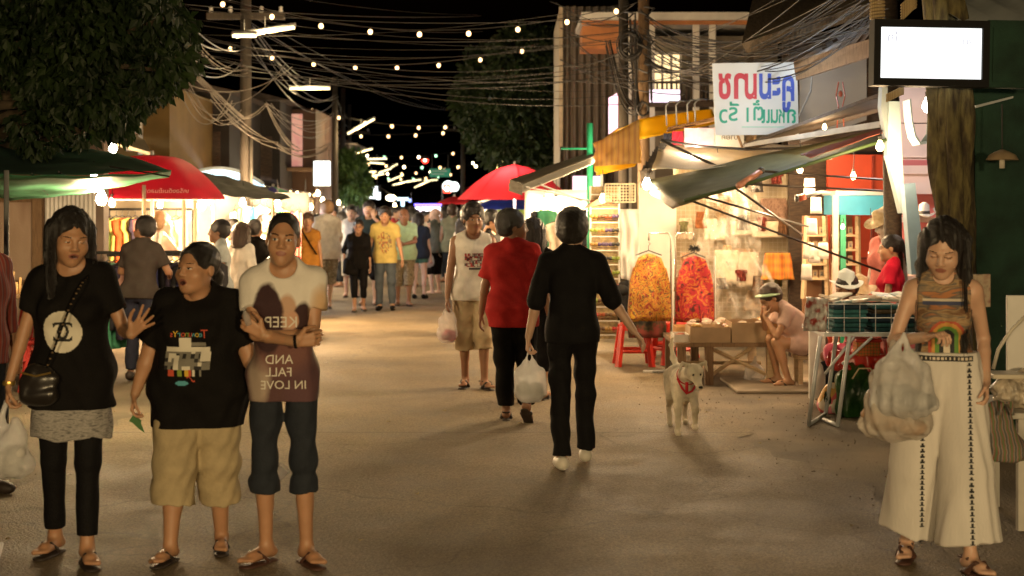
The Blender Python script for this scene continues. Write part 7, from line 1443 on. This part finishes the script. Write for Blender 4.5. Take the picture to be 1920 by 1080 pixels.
bg = plastic_bag('milky white carrier bag with blue print in the hand of the leftmost woman', A['w'](A['J']['handa'])+Vector((-.01, -.02, .0)), .38, .22, .15, BAGW, seed=1, fill=mat('bag_fill', (.5, .48, .45), .6), v=.007)
# plaid shirted person cut by the left edge
PLD = plaid('plaid_shirt', [(.30, .04, .03), (.35, .30, .25), (.05, .04, .08), (.3, .06, .04)], 5)
person('person in a red plaid shirt and jeans, cut off by the left edge', X(-42, 8.6), 8.6, 1.70, 60, 1, 'tan', 'black', 'short', top=dict(mat=PLD, sl=1.6, hem=.80, fit=.03), bottom=dict(mat=DEN, len=1.9), shoe='shoe')
# couple walking away, centre
E = person('man walking away in red tee and black trousers, face turned right', X(962, 11.6), 11.6, 1.70, 176, 1, 'brown', 'black', 'crop', w=1.08, d=1.05, head=(-74, 0, 0), fringe=.06,
  wa=(-.30, .0, .86), wb=(.27, -.08, .86), aa=(-.12, .16, .16), fpa=38, ab=(.06, -.05, .085), fb=4, ka=(0, -1, .2),
  top=dict(mat=cloth('red_tee', (.40, .022, .022)), sl=.80, hem=.775, fit=.02, nr=.066, slo=.03, flare=1.04), bottom=dict(mat=BLK, len=1.92, fit=.028, hemfit=.03), shoe='strap')
E2 = person('woman mostly hidden behind the man in the red tee, long dark hair', X(1000, 12.9), 12.9, 1.62, 165, 1, 'tan', 'black', 'long', fem=1, hl=.30, w=.95, ab=(.1, -.12, .085), top=dict(mat=BLK, sl=.6, hem=.85), bottom=dict(mat=LEG, len=1.55, fit=.02, name='trousers'))
Fm = person('person in a black cropped sleeve suit walking away with white shoes', X(1073, 9.5), 9.5, 1.70, 181, 0, 'light', 'black', 'full', w=.92, d=.9, lw=.95, head=(-8, 0, 0), fringe=.0,
  wa=(-.40, .10, .93), pa=(-.3, .3, -1), wb=(.30, -.06, .84), hda=((-.7, .1, -.75), (.5, 0, -1), .45, .1), hdb=((.1, -.1, -1), (-1, 0, 0), .8, .05),
  aa=(-.10, -.16, .095), ab=(.075, .08, .085), fa=-4, fb=4,
  top=dict(name='jacket', mat=BLK2, sl=1.08, hem=.85, fit=.018, flare=1.16, nr=.058, slo=.03, wr=1.2, nz=.02), bottom=dict(mat=BLK2, len=1.96, fit=.010, hemfit=.022, st=(1, 1, .5), wr=1.3), shoe='shoe', shoem=mat('white_shoe', (.62, .58, .50), .5))
o = MB(); o.lathe([(.060, .0), (.064, .02), (.060, .045)], 20); e = o.build('collar', BLK2, Fm['root'], True); e.location = (0, .012, 1.455)
plastic_bag('knotted white carrier bag held by the person in the black suit', Fm['w'](Fm['J']['handb'])+Vector((0, 0, .01)), .37, .24, .16, BAGW, seed=4, fill=mat('bag_fill', (.5, .48, .45)), rz=.3, v=.008)
D = person('man in white sleeveless top and khaki shorts walking toward the viewer', X(887, 13.7), 13.7, 1.745, 6, 1, 'brown', 'black', 'full', w=.98, head=(10, 2, 0), fringe=.06, wa=(-.25, -.08, .84), wb=(.27, .08, .86), aa=(-.07, .06, .085), ab=(.10, -.08, .085), fa=-14, fb=20,
  top=dict(name='vest', mat=WHT, sl=0, wide=1, hem=.83, fit=.014, nr=.066), bottom=dict(name='shorts', mat=cloth('khaki_pale', (.45, .35, .22)), len=1.28, fit=.03, hemfit=.045), shoe='strap')
q = random.Random(6); MS = [[q.choice((0, 1, 2, 3, None)) for _ in range(14)] for _ in range(10)]
V_, F_, M_ = art(.20, .13, .009, lambda u, v: MS[int((v+1)*4.9)][int((u+1)*6.9)]); decal(D, 'vest', V_, F_, [mat('pr_red', (.4, .06, .06), .8), mat('pr_dk', (.06, .05, .06), .8), mat('pr_gr', (.3, .28, .28), .8), mat('pr_mar', (.22, .03, .04), .8)], M_, org=(.01, 1.21))
V_, F_, M_ = art(.14, .02, .008, lambda u, v: 0); decal(D, 'vest', V_, F_, [mat('pr_dk', (.06, .05, .06))], M_, org=(.02, 1.13))
plastic_bag('thin carrier bag with pink items held by the man in the white sleeveless top', D['w'](D['J']['handa'])+Vector((0, -.02, .02)), .38, .20, .14, film('bag_thin', (.75, .7, .68), .5, .25), seed=6, fill=mat('bag_pink', (.6, .15, .2), .5, .6, 12))
plastic_bag('small clear bag hanging at the hip of the man in the red tee', E['w'](E['J']['handb'])+Vector((.22, .9, .05)), .30, .14, .1, film('bag_thin', (.75, .7, .68)), seed=7)
# woman in white, right foreground
TOPG = ramp_mat('woven_top', 'noise', [(.16, .08, .04), (.34, .23, .12), (.10, .09, .08), (.36, .15, .06)], 9, .85, (.6, 1, 3), dist=1)
WTR = mat('white_gauze', (.80, .76, .70), .8, .06, 4, thin=.3, bump=.25, bs=40, stretch=(4, 4, .5))
G = person('long haired woman in flowing white trousers carrying plastic bags, right foreground', X(1768, 6.9), 6.9, 1.655, -12, 0, 'light', 'black', 'long', fem=1, w=.86, d=.86, lw=.88, aw=.98, head=(-12, 24, 4), eyes=.3, hl=.42, fringe=.09, front=1, hsc=1.1,
  wa=(-.10, -.24, 1.17), pa=(-.6, .3, -1), wb=(.20, -.03, .93), pb=(.25, 1, -.2), hda=((.6, -.6, .2), (.2, 0, -1), .8, .05), hdb=((0, -.5, -.8), (-1, 0, 0), .6, .1), aa=(-.17, .12, .085), ab=(.12, -.12, .085), fa=-8, fb=24,
  top=dict(mat=TOPG, sl=0, hem=1.03, fit=.010, nr=.052, wr=.6), bottom=dict(mat=WTR, len=1.82, fit=.05, hemfit=.115, st=(1.3, 1.3, .15), wr=2.0, wsc=15, top=1.08), shoe='strap', shoem=mat('sandal_brown', (.07, .03, .02)))
GP = [mat('g_black', (.02, .02, .02), .8), mat('g_green', (.10, .22, .04), .8), mat('g_cream', (.55, .48, .38), .8), mat('g_orange', (.5, .25, .06), .8), mat('g_red', (.4, .08, .04), .8), mat('g_navy', (.05, .06, .12), .8)]
def arch(u, v):
    w_ = math.hypot(u, max(v-.1, 0)) if v > .1 else abs(u)
    for r0_, r1_, m_ in ((0, .14, 2), (.14, .36, 0), (.36, .55, 1), (.55, .72, 3), (.72, .86, 4)):
        if r0_ <= w_ < r1_ and v < .9: return m_
    return None
V_, F_, M_ = art(.20, .19, .005, arch); decal(G, 'shirt', V_, F_, GP, M_, org=(.01, 1.15), name='woven_pattern')
V_, F_, M_ = art(.26, .026, .0065, lambda u, v: 0 if abs(v) > .3 or int((u+1)*14) % 2 else 2); decal(G, 'trousers', V_, F_, GP, M_, org=(.0, 1.055), name='waistband', lift=.012)
V_, F_, M_ = art(.20, .03, .006, lambda u, v: 2 if v > 0 else 5); decal(G, 'shirt', V_, F_, GP, M_, org=(.0, 1.33), name='neck_band')
for ox, ln in ((-.105, .80), (.115, .86)):
    V_, F_, M_ = art(.022, ln, .0052, lambda u, v, ln=ln: 0 if abs(u) < .95-(((v+1)*ln/2*38) % 1)*.9 else None)
    decal(G, 'trousers', V_, F_, GP, M_, org=(ox, .62), name='side_trim', lift=.004)
hp = G['w'](G['J']['wa'])
plastic_bag('bulging white carrier bag on the arm of the woman in white', hp+Vector((-.12, -.05, .02)), .40, .33, .20, BAGW, seed=9, fill=mat('bag_fill2', (.25, .24, .22), .6, .5, 12), v=.008)
plastic_bag('flatter white carrier bag hanging lowest from the woman in white', hp+Vector((-.15, .0, -.03)), .46, .34, .18, film('bag_tan', (.66, .6, .52), .62, .2), seed=12, fill=mat('bag_orange', (.4, .25, .15), .6, .5, 12), v=.009)
WVN = ramp_mat('woven_bag', 'wave', [(.06, .06, .05), (.22, .2, .17), (.20, .05, .04), (.08, .14, .06)], 9, .85, (1, 1, 2.5), dist=2)
lump('woven_bag', 'patterned dark woven bag on the far side of the woman in white', 'bag', G['w'](G['J']['handb'])+Vector((.10, .06, -.30)), (.09, .09, .15), WVN, 5, WVN, v=.010)
t = thing('brochure', 'small dark card held up by the woman in white', 'card', P(1838, 545, 6.95), .3); o = MB(); o.box((-.055, -.004, -.08), (.055, .004, .08)); o.build('card', ramp_mat('card_print', 'noise', [(.12, .09, .07), (.35, .28, .2), (.2, .1, .08)], 16, .5), t)
# ---- left stall customers
person('man in charcoal tee leaning on the black clothes rail, back to viewer', X(262, 14.3), 14.3, 1.63, 165, 1, 'brown', 'black', 'crop', head=(70, 4, 0), wa=(-.16, -.36, 1.10), wb=(.20, -.34, 1.08), lean=(6, 0, 0), top=dict(mat=cloth('charcoal', (.045, .035, .030)), sl=.7, hem=.86, fit=.022), bottom=dict(mat=cloth('navy_jeans', (.022, .024, .042)), fit=.02, len=1.93), shoe='shoe')
person('fair haired person in a white vest choosing clothes under the red parasol', X(303, 17.2), 17.2, 1.66, 125, 2, 'pale', 'fair', 'crop', wa=(-.1, -.4, 1.15), wb=(.1, -.42, 1.2), top=dict(mat=WHT, sl=0, hem=.86), bottom=dict(mat=DEN))
person('young man in pale grey tee looking left at the stalls', X(412, 16.0), 16, 1.575, -75, 1, 'brown', 'black', 'crop', head=(-10, 0, 0), wa=(-.2, -.2, 1.0), wb=(.2, -.16, .95), top=dict(mat=cloth('pale_grey', (.42, .46, .46)), sl=.65, hem=.83, fit=.024), bottom=dict(mat=cloth('camo', (.16, .15, .09), var=.5, vs=20), name='shorts', len=1.2, fit=.03))
person('woman in white peplum blouse and blue denim shorts, brown bobbed hair', X(452, 17.0), 17, 1.53, 150, 1, 'light', 'brown', 'bob', fem=1, hl=.09, w=.92, head=(20, 0, 0), wa=(-.12, -.2, 1.05), wb=(.16, -.22, 1.0), top=dict(name='blouse', mat=WHT, sl=.9, hem=.86, fit=.02, flare=1.35), bottom=dict(name='shorts', mat=cloth('blue_denim', (.10, .15, .26)), len=.5, fit=.02, hemfit=.03))
person('woman half hidden behind the white peplum blouse', X(436, 17.9), 17.9, 1.57, -20, 2, 'tan', 'black', 'long', fem=1, hl=.12, top=dict(mat=WHT, sl=.6), bottom=dict(mat=DEN))
person('person in black tee and beige trousers facing the white lit stall', X(478, 18.2), 18.2, 1.565, 160, 2, 'tan', 'black', 'short', wa=(-.2, -.3, 1.1), wb=(.25, -.2, 1.05), top=dict(mat=BLK, sl=.6, hem=.88), bottom=dict(mat=cloth('beige_tr', (.45, .37, .26)), len=1.9, fit=.02))
person('customer in white against the bright left stall, nearest the pole', X(494, 21), 21, 1.60, 20, 2, 'light', 'black', 'bob', fem=1, top=dict(mat=WHT, sl=.9), bottom=dict(mat=DEN))
person('customer in dark clothes against the bright left stall, behind crossed arms man', X(512, 21.4), 21.4, 1.64, -30, 2, 'light', 'black', 'crop', top=dict(mat=cloth('slate_tee', (.10, .13, .16)), sl=.6), bottom=dict(mat=DEN))
N_ = person('woman in mustard dress with a dark shoulder strap', X(577, 22.5), 22.5, 1.63, 8, 2, 'tan', 'brown', 'crop', fem=1, wa=(-.22, -.05, .88), top=dict(name='dress', mat=cloth('mustard', (.38, .17, .03)), sl=.4, hem=.62, flare=1.15), bottom=dict(mat=cloth('mustard', (.38, .17, .03)), kind='skirt', name='skirt', hem=.5, r=.17))
o = MB(); o.tube([(-.10, -.125, 1.40), (.0, -.145, 1.22), (.14, -.12, 1.0)], .014, 6); o.build('strap', BLK, N_['root'])
CAMO = ramp_mat('camo_cloth', 'noise', [(.10, .09, .05), (.30, .25, .16), (.18, .13, .07), (.38, .33, .24)], 14, .85, dist=1)
person('tall man in loose white shirt and camouflage shorts seen from behind', X(612, 24.3), 24.3, 1.83, -150, 2, 'light', 'fair', 'crop', w=1.12, d=1.1, head=(15, 4, 0), wa=(-.26, -.1, .86), wb=(.30, .02, .84), top=dict(mat=cloth('off_white_shirt', (.66, .62, .55)), sl=.85, hem=.80, fit=.035, flare=1.1), bottom=dict(name='shorts', mat=CAMO, len=1.2, fit=.04, hemfit=.05), aa=(-.1, -.12, .085), ab=(.1, .14, .12))
# ---- group walking toward the viewer
P_ = person('woman in glasses, black top and black capri trousers with a shoulder bag', X(672, 23.7), 23.7, 1.52, 6, 1, 'tan', 'black', 'pony', fem=1, w=1.05, d=1.05, lw=1.02, wa=(-.26, -.06, .95), wb=(.22, -.06, .86), aa=(-.07, -.08, .085), ab=(.09, .10, .1), top=dict(mat=BLK, sl=1.4, hem=.80, fit=.03, vneck=1), bottom=dict(mat=LEG, len=1.55, fit=.014, wr=.5), hl=.14)
o = MB()
for s_ in (-1, 1): o.tube([(s_*.032+.022*math.cos(a*.6), -.112, .003+.016*math.sin(a*.6)) for a in range(11)], .003, 4)
o.tube([(-.012, -.112, .005), (.012, -.112, .005)], .003, 4); e = o.build('glasses', DKM, P_['root']); e.location = Vector([float(c)*P_['s'] for c in P_['Hc']]); e.scale = (.93,)*3
lump('shoulder_bag', 'black shoulder bag of the woman in glasses', 'bag', (X(655, 23.6), 23.55, .62), (.09, .07, .13), BLK, 2, BLK)
S_ = person('man in yellow printed tee and grey jeans in the middle of the street', X(722, 24.0), 24, 1.715, 0, 1, 'tan', 'black', 'full', fringe=.06, wa=(-.30, -.04, .88), wb=(.30, -.05, .84), aa=(-.09, -.04, .085), ab=(.12, .04, .085), top=dict(mat=cloth('yellow_tee', (.55, .43, .14)), sl=.62, hem=.80, fit=.026), bottom=dict(mat=cloth('grey_jeans', (.07, .085, .10)), len=1.92, fit=.018), shoe='shoe', shoem=BLK)
q = random.Random(16); MS2 = [[q.choice((0, 1, None, None)) for _ in range(12)] for _ in range(14)]
V_, F_, M_ = art(.24, .36, .02, lambda u, v: MS2[int((v+1)*6.9)][int((u+1)*5.9)] if u*u+v*v < 1 else None); decal(S_, 'shirt', V_, F_, [mat('pr_olive', (.22, .16, .08), .8), mat('pr_brick', (.35, .10, .04), .8)], M_, org=(0, 1.14))
person('tall man in dark tee and dark shorts behind the yellow tee man', X(692, 25.3), 25.3, 1.83, -6, 2, 'light', 'black', 'short', w=1.12, d=1.1, wa=(-.3, -.05, .88), wb=(.12, -.2, 1.45), pb=(.8, -.1, -.7), hdb=((-.2, 0, 1), (0, 1, 0), .5, .1), top=dict(mat=cloth('dark_slate', (.03, .045, .045)), sl=.7, hem=.82, fit=.03), bottom=dict(name='shorts', mat=BLK, len=1.1, fit=.03))
person('bearded bald man in mint green tee and camouflage shorts', X(757, 25.1), 25.1, 1.70, 10, 1, 'brown', 'black', 'bald', w=1.12, d=1.12, head=(-10, 4, 0), wa=(-.28, -.05, .87), wb=(-.02, -.26, 1.10), pb=(1, .2, -.6), top=dict(mat=cloth('mint_tee', (.42, .62, .42)), sl=.7, hem=.82, fit=.03), bottom=dict(name='shorts', mat=CAMO, len=1.3, fit=.035, hemfit=.045), aa=(-.10, .10, .085), ab=(.08, -.08, .085))
person('young woman in navy tee and green shorts walking away', X(786, 27), 27, 1.60, 170, 2, 'pale', 'black', 'bob', fem=1, hl=.02, head=(-30, 0, 0), top=dict(mat=cloth('navy_tee', (.02, .028, .05)), sl=.6, hem=.82, fit=.025), bottom=dict(name='shorts', mat=cloth('sea_green', (.06, .14, .11)), len=.4, fit=.025), shoem=BLK, shoe='shoe')
person('bald man in grey sleeveless top and black shorts standing side on', X(816, 28.3), 28.3, 1.70, -130, 1, 'pale', 'fair', 'bald', head=(20, 14, 0), w=1.08, d=1.1, wa=(-.25, -.12, .86), wb=(.28, -.06, .86), top=dict(name='vest', mat=cloth('grey_green', (.15, .17, .15)), sl=0, wide=1, hem=.84, fit=.02), bottom=dict(name='shorts', mat=BLK, len=1.2, fit=.03), shoe='none')
plastic_bag('white carrier bag held by the bald man in the grey sleeveless top', (X(800, 27.9), 27.9, .98), .42, .26, .18, BAGW, seed=8, fill=mat('bag_pink', (.6, .15, .2)))
person('man in olive sleeveless shirt seen from behind by the right stalls', X(848, 28.2), 28.2, 1.78, 178, 2, 'light', 'brown', 'short', w=1.05, top=dict(mat=cloth('olive_shirt', (.24, .25, .17)), sl=.25, hem=.82), bottom=dict(name='shorts', mat=DEN, len=1.2, fit=.03), shoe='none')
person('person in white clothes half hidden behind the man in the white sleeveless top', X(868, 25.0), 25.0, 1.55, 150, 2, 'light', 'black', 'bob', fem=1, top=dict(mat=WHT, sl=.9, hem=.8), bottom=dict(mat=WHT, kind='skirt', hem=.4, r=.2, name='skirt'))
person('man in slim white vest and shorts behind the woman in glasses', X(659, 27.5), 27.5, 1.76, 0, 2, 'light', 'black', 'short', wa=(-.26, -.1, .9), top=dict(mat=WHT, sl=0, wide=1, hem=.83), bottom=dict(name='shorts', mat=cloth('sand', (.42, .36, .27)), len=1.2, fit=.03))
person('man in black tee bending his head by the blue parasol', X(922, 19.5), 19.5, 1.66, 70, 2, 'tan', 'black', 'full', head=(10, 20, 0), wa=(-.2, -.25, 1.1), top=dict(mat=BLK, sl=.7, hem=.85), bottom=dict(mat=DEN))
person('person in cream blouse beyond the black tee man by the blue parasol', X(945, 20.5), 20.5, 1.62, 100, 2, 'light', 'black', 'short', top=dict(mat=WHT, sl=1.4, hem=.85), bottom=dict(mat=DEN))
# ---- small far crowd
q = random.Random(77); FC = [((.6, .55, .48), 'off white'), ((.4, .05, .05), 'red'), ((.04, .05, .09), 'navy'), ((.5, .35, .1), 'ochre'), ((.08, .08, .08), 'charcoal'), ((.3, .12, .2), 'plum'), ((.1, .2, .25), 'teal'), ((.35, .3, .22), 'tan')]
far = [(553, 27, 0), (540, 30, 3), (592, 29, 4), (640, 31, 7), (648, 35, 0), (708, 34, 5), (740, 33, 1), (772, 31, 3), (795, 35, 0), (835, 33, 2), (862, 31, 6), (885, 29, 7), (770, 41, 4), (728, 44, 0), (690, 40, 2), (805, 44, 1), (668, 46, 3), (750, 52, 6), (822, 50, 0), (786, 58, 7), (712, 60, 4), (842, 42, 5), (566, 33, 0), (625, 35, 7), (655, 40, 2), (700, 50, 0), (733, 56, 1), (760, 37, 6), (782, 48, 4), (798, 54, 3), (815, 38, 0), (856, 36, 4)]
ONES = 'second third fourth fifth sixth seventh eighth ninth tenth eleventh twelfth thirteenth fourteenth fifteenth sixteenth'.split()
WD = ['leftmost']+[o_+' from left' for o_ in ONES]+[o_+' from right' for o_ in ONES[::-1]]+['rightmost']
ORD = {p[0]: WD[k] for k, p in enumerate(sorted(far))}
for i, (px, Y, ci) in enumerate(far):
    c, nm = FC[ci]; fem = i % 2
    person('small far %s in %s top, %s of the distant crowd' % ('woman' if fem else 'man', nm, ORD[px]), X(px, Y), Y, q.uniform(1.58, 1.76), q.choice((0, 10, -20, 170, 190, 80, -90)), 3, q.choice(('tan', 'brown', 'light')), 'black', 'bob' if fem else 'short', fem=fem, group='distant crowd',
      wa=(-.25, q.uniform(-.25, .05), q.uniform(.86, 1.1)), aa=(-.1, q.uniform(-.15, .1), .085), top=dict(mat=cloth('far_top_%d' % ci, c), sl=.65, hem=.84), bottom=dict(mat=[DEN, BLK, cloth('sand', (.42, .36, .27))][i % 3], len=[1.9, 1.2, 1.25][i % 3], fit=.02))
# ---- right stall people
Zp = person('woman sitting with her chin in her hands beside the wooden bench', X(1523, 13.9), 13.9, 1.60, -82, 1, 'tan', 'brown', 'short', fem=1, w=1.02, pel=(0, 0, .44), lean=(42, 0, 0), head=(0, -6, 0), eyes=.3, drop=False,
  wa=(-.045, -.525, .735), pa=(-.3, -.2, -1), wb=(.045, -.525, .735), pb=(.3, -.2, -1), hda=((.0, -.0, 1), (.3, 1, 0), .3, .1), hdb=((0, 0, 1), (-.3, 1, 0), .3, .1), aa=(-.10, -.34, .085), ab=(.12, -.30, .085), ka=(0, -1, .9), kb=(0, -1, .9),
  top=dict(mat=cloth('pale_pink_tee', (.60, .42, .36)), sl=.55, hem=.93, fit=.018), bottom=dict(mat=cloth('plaid_brown', (.14, .09, .08), var=.4, vs=40), len=1.1, fit=.02), shoe='flip')
t = thing('low_stool', 'low wooden stool under the woman sitting beside the bench', 'stool', (X(1523, 13.9), 13.93, 0)); o = MB(); o.box((-.17, -.15, .27), (.17, .15, .31), bev=.008); o.build('seat', WOODP, t)
for sx in (-1, 1):
    for sy in (-1, 1): o = MB(); o.box((sx*.13-.02, sy*.11-.02, 0), (sx*.13+.02, sy*.11+.02, .27)); o.build('leg', WOODP, t)
hw = Zp['w'](Zp['Hc']); o = MB(); o.lathe([(.080, 0), (.125, -.008), (.125, .002), (.080, .016)], 20); e = o.build('visor', mat('visor_green', (.35, .5, .3), .5)); e.location = hw+Vector((-.03, -.02, .035)); e.rotation_euler = (0, ra(-8), 0); tag(e, 'pale green sun visor on the head of the seated woman', 'visor')
person('woman in bright red tee with ponytail behind the folding table', X(1672, 12.75), 12.75, 1.475, -105, 1, 'tan', 'black', 'pony', fem=1, hl=.16, fringe=.07, head=(0, 4, 0), wa=(-.16, -.2, .95), wb=(.16, -.22, .95), top=dict(mat=cloth('bright_red', (.55, .012, .04)), sl=.6, hem=.85, fit=.02), bottom=dict(mat=DEN))
m_ = mat('mannequin_white', (.62, .56, .50), .4, .03); SKIN['mannequin'] = m_
Mn = person('shop mannequin in a salmon pink top with a straw hat, behind the red tee woman', X(1664, 13.6), 13.6, 1.70, -60, 1, 'mannequin', 'fair', 'bald', cat='mannequin', head=(-20, 20, 0), fem=1, wb=(.24, .0, .86), top=dict(mat=cloth('salmon', (.60, .20, .17)), sl=.45, hem=.80, fit=.02), bottom=dict(mat=cloth('salmon_dark', (.40, .08, .07)), kind='skirt', name='skirt', hem=.5, r=.17), shoe='none'); Mn['root'].name = 'mannequin'
hat('cream straw hat tipped forward on the mannequin head', Mn['w'](Mn['Hc'])+Vector((-.03, 0, .035)), STRAW, .17, None, ra(-60), ra(18))
Cc = person('seller in a pale sun hat bending behind the folding table', X(1618, 12.75), 12.75, 1.55, -60, 1, 'brown', 'black', 'short', fem=1, pel=(0, 0, .50), lean=(18, 0, 0), drop=False, aa=(-.1, -.3, .085), ab=(.1, -.3, .085), ka=(0, -1, .8), kb=(0, -1, .8), wa=(-.15, -.4, .8), wb=(.15, -.4, .8), top=dict(mat=cloth('rose_tee', (.4, .1, .12)), sl=.6, hem=.95), bottom=dict(mat=DEN, len=1.9, fit=.02))
hat('pale sun hat worn by the seller bending behind the folding table', Cc['w'](Cc['Hc'])+Vector((0, 0, .055)), mat('pale_blue_hat', (.55, .6, .62), .7), .15, None, 0, ra(8)); hat('cream cone shaped sun hat hung just left of the pale one', P(1612, 540, 12.95), STRAW, .15, None, 0, ra(10))
stool('plastic stool hidden behind the folding table', X(1618, 12.85), 12.9, .40, mat('blue_plastic', (.1, .2, .45), .3))
# ------------------------------------------------------------ the dog
FUR = mat('dog_fur', (.70, .62, .48), .9, .22, 7, bump=.6, bs=70, stretch=(1.5, 1.5, .6)); NOSE = mat('dog_nose', (.02, .015, .015), .3, 0)
t = thing('dog', 'cream white dog with a red harness walking toward the viewer', 'dog', (X(1285, 10.9), 10.9, 0), ra(0)); f = Fld((-.2, -.42, -.005), (.2, .72, .78), .0062)
f.ell((0, .10, .385), (.088, .15, .115), k=.04); f.ell((0, .04, .37), (.075, .09, .11), k=.04); f.ell((0, .30, .395), (.072, .17, .088), k=.05); f.ell((0, .45, .405), (.078, .11, .10), k=.05)
f.cap((0, .02, .43), (.025, -.13, .50), .062, .056, k=.05)
hd = np.array((.04, -.19, .51)); fw = unit((.20, -.80, -.62)); up_ = unit(np.array((0, 0, 1))-fw*fw[2]); sd = np.cross(fw, up_)
f.ell(hd, (.062, .066, .060), k=.03); f.cap(hd+fw*.02-up_*.012, hd+fw*.135-up_*.02, .042, .023, k=.03); f.cap(hd+fw*.135-up_*.016, hd+fw*.145-up_*.016, .024, k=.01)
for s_ in (-1, 1):
    e0 = hd-fw*.035+sd*s_*.048+up_*.035; f.cap(e0, e0+sd*s_*.035-fw*.01+up_*.012, .020, .016, k=.015, flat=(fw, 1.8)); f.cap(e0+sd*s_*.035-fw*.01+up_*.012, e0+sd*s_*.055-up_*.045+fw*.02, .018, .009, k=.01, flat=(sd, 1.8))
    f.ell(hd+fw*.052+sd*s_*.027+up_*.016, (.010,)*3, k=.006, op='sub')
for s_, kn, pw in ((-1, (-.052, -.015, .21), (-.055, -.02, .03)), (1, (.06, -.075, .215), (.062, -.05, .075))):
    f.cap((s_*.05, .06, .36), kn, .042, .027, k=.03); f.cap(kn, (pw[0], pw[1], pw[2]+.02), .025, .019, k=.02); f.cap((pw[0], pw[1], pw[2]), (pw[0], pw[1]-.035, pw[2]-.008), .023, .021, k=.015)
for s_, kx, hk, pw in ((-1, .36, .53, .47), (1, .42, .60, .56)):
    f.cap((s_*.05, .46, .40), (s_*.065, kx, .25), .062, .038, k=.03); f.cap((s_*.065, kx, .25), (s_*.062, hk, .155), .034, .020, k=.02); f.cap((s_*.062, hk, .155), (s_*.062, pw, .04), .019, .018, k=.015); f.cap((s_*.062, pw, .026), (s_*.062, pw-.045, .022), .022, .019, k=.015)
f.cap((0, .53, .45), (-.02, .62, .53), .026, .021, k=.03); f.cap((-.02, .62, .53), (-.035, .63, .63), .021, .015, k=.02); f.cap((-.035, .63, .63), (-.03, .59, .69), .015, .009, k=.02)
f.wr(.0018, 60, 4); V, Q = f.mesh(); np_mesh('body', V, Q, FUR, t); t.scale = (1.1, 1, 1)
o = MB(); c = hd+fw*.158-up_*.010; o.sphere(c, .013, 10, (1.2, 1, .9)); o.build('nose', NOSE, t, True)
for s_ in (-1, 1): o = MB(); o.sphere(hd+fw*.050+sd*s_*.026+up_*.015, .0085, 8); o.build('eye', NOSE, t, True)
HRN = cloth('harness_red', (.50, .03, .04)); o = MB(); a0 = Vector((.008, -.05, .465)); ax_ = Vector((.12, -.75, .35)).normalized(); Mq = ax_.to_track_quat('Z', 'Y').to_matrix(); o.lathe([(.074, -.014), (.077, 0), (.074, .014)], 24, a0, Mq)
o.tube([(-.06, -.04, .44), (-.03, -.075, .37), (.0, -.085, .33), (.04, -.075, .35), (.075, -.03, .40)], .008, 6); o.tube([(.0, -.085, .34), (.0, -.10, .42)], .012, 6); o.build('harness', HRN, t, True)
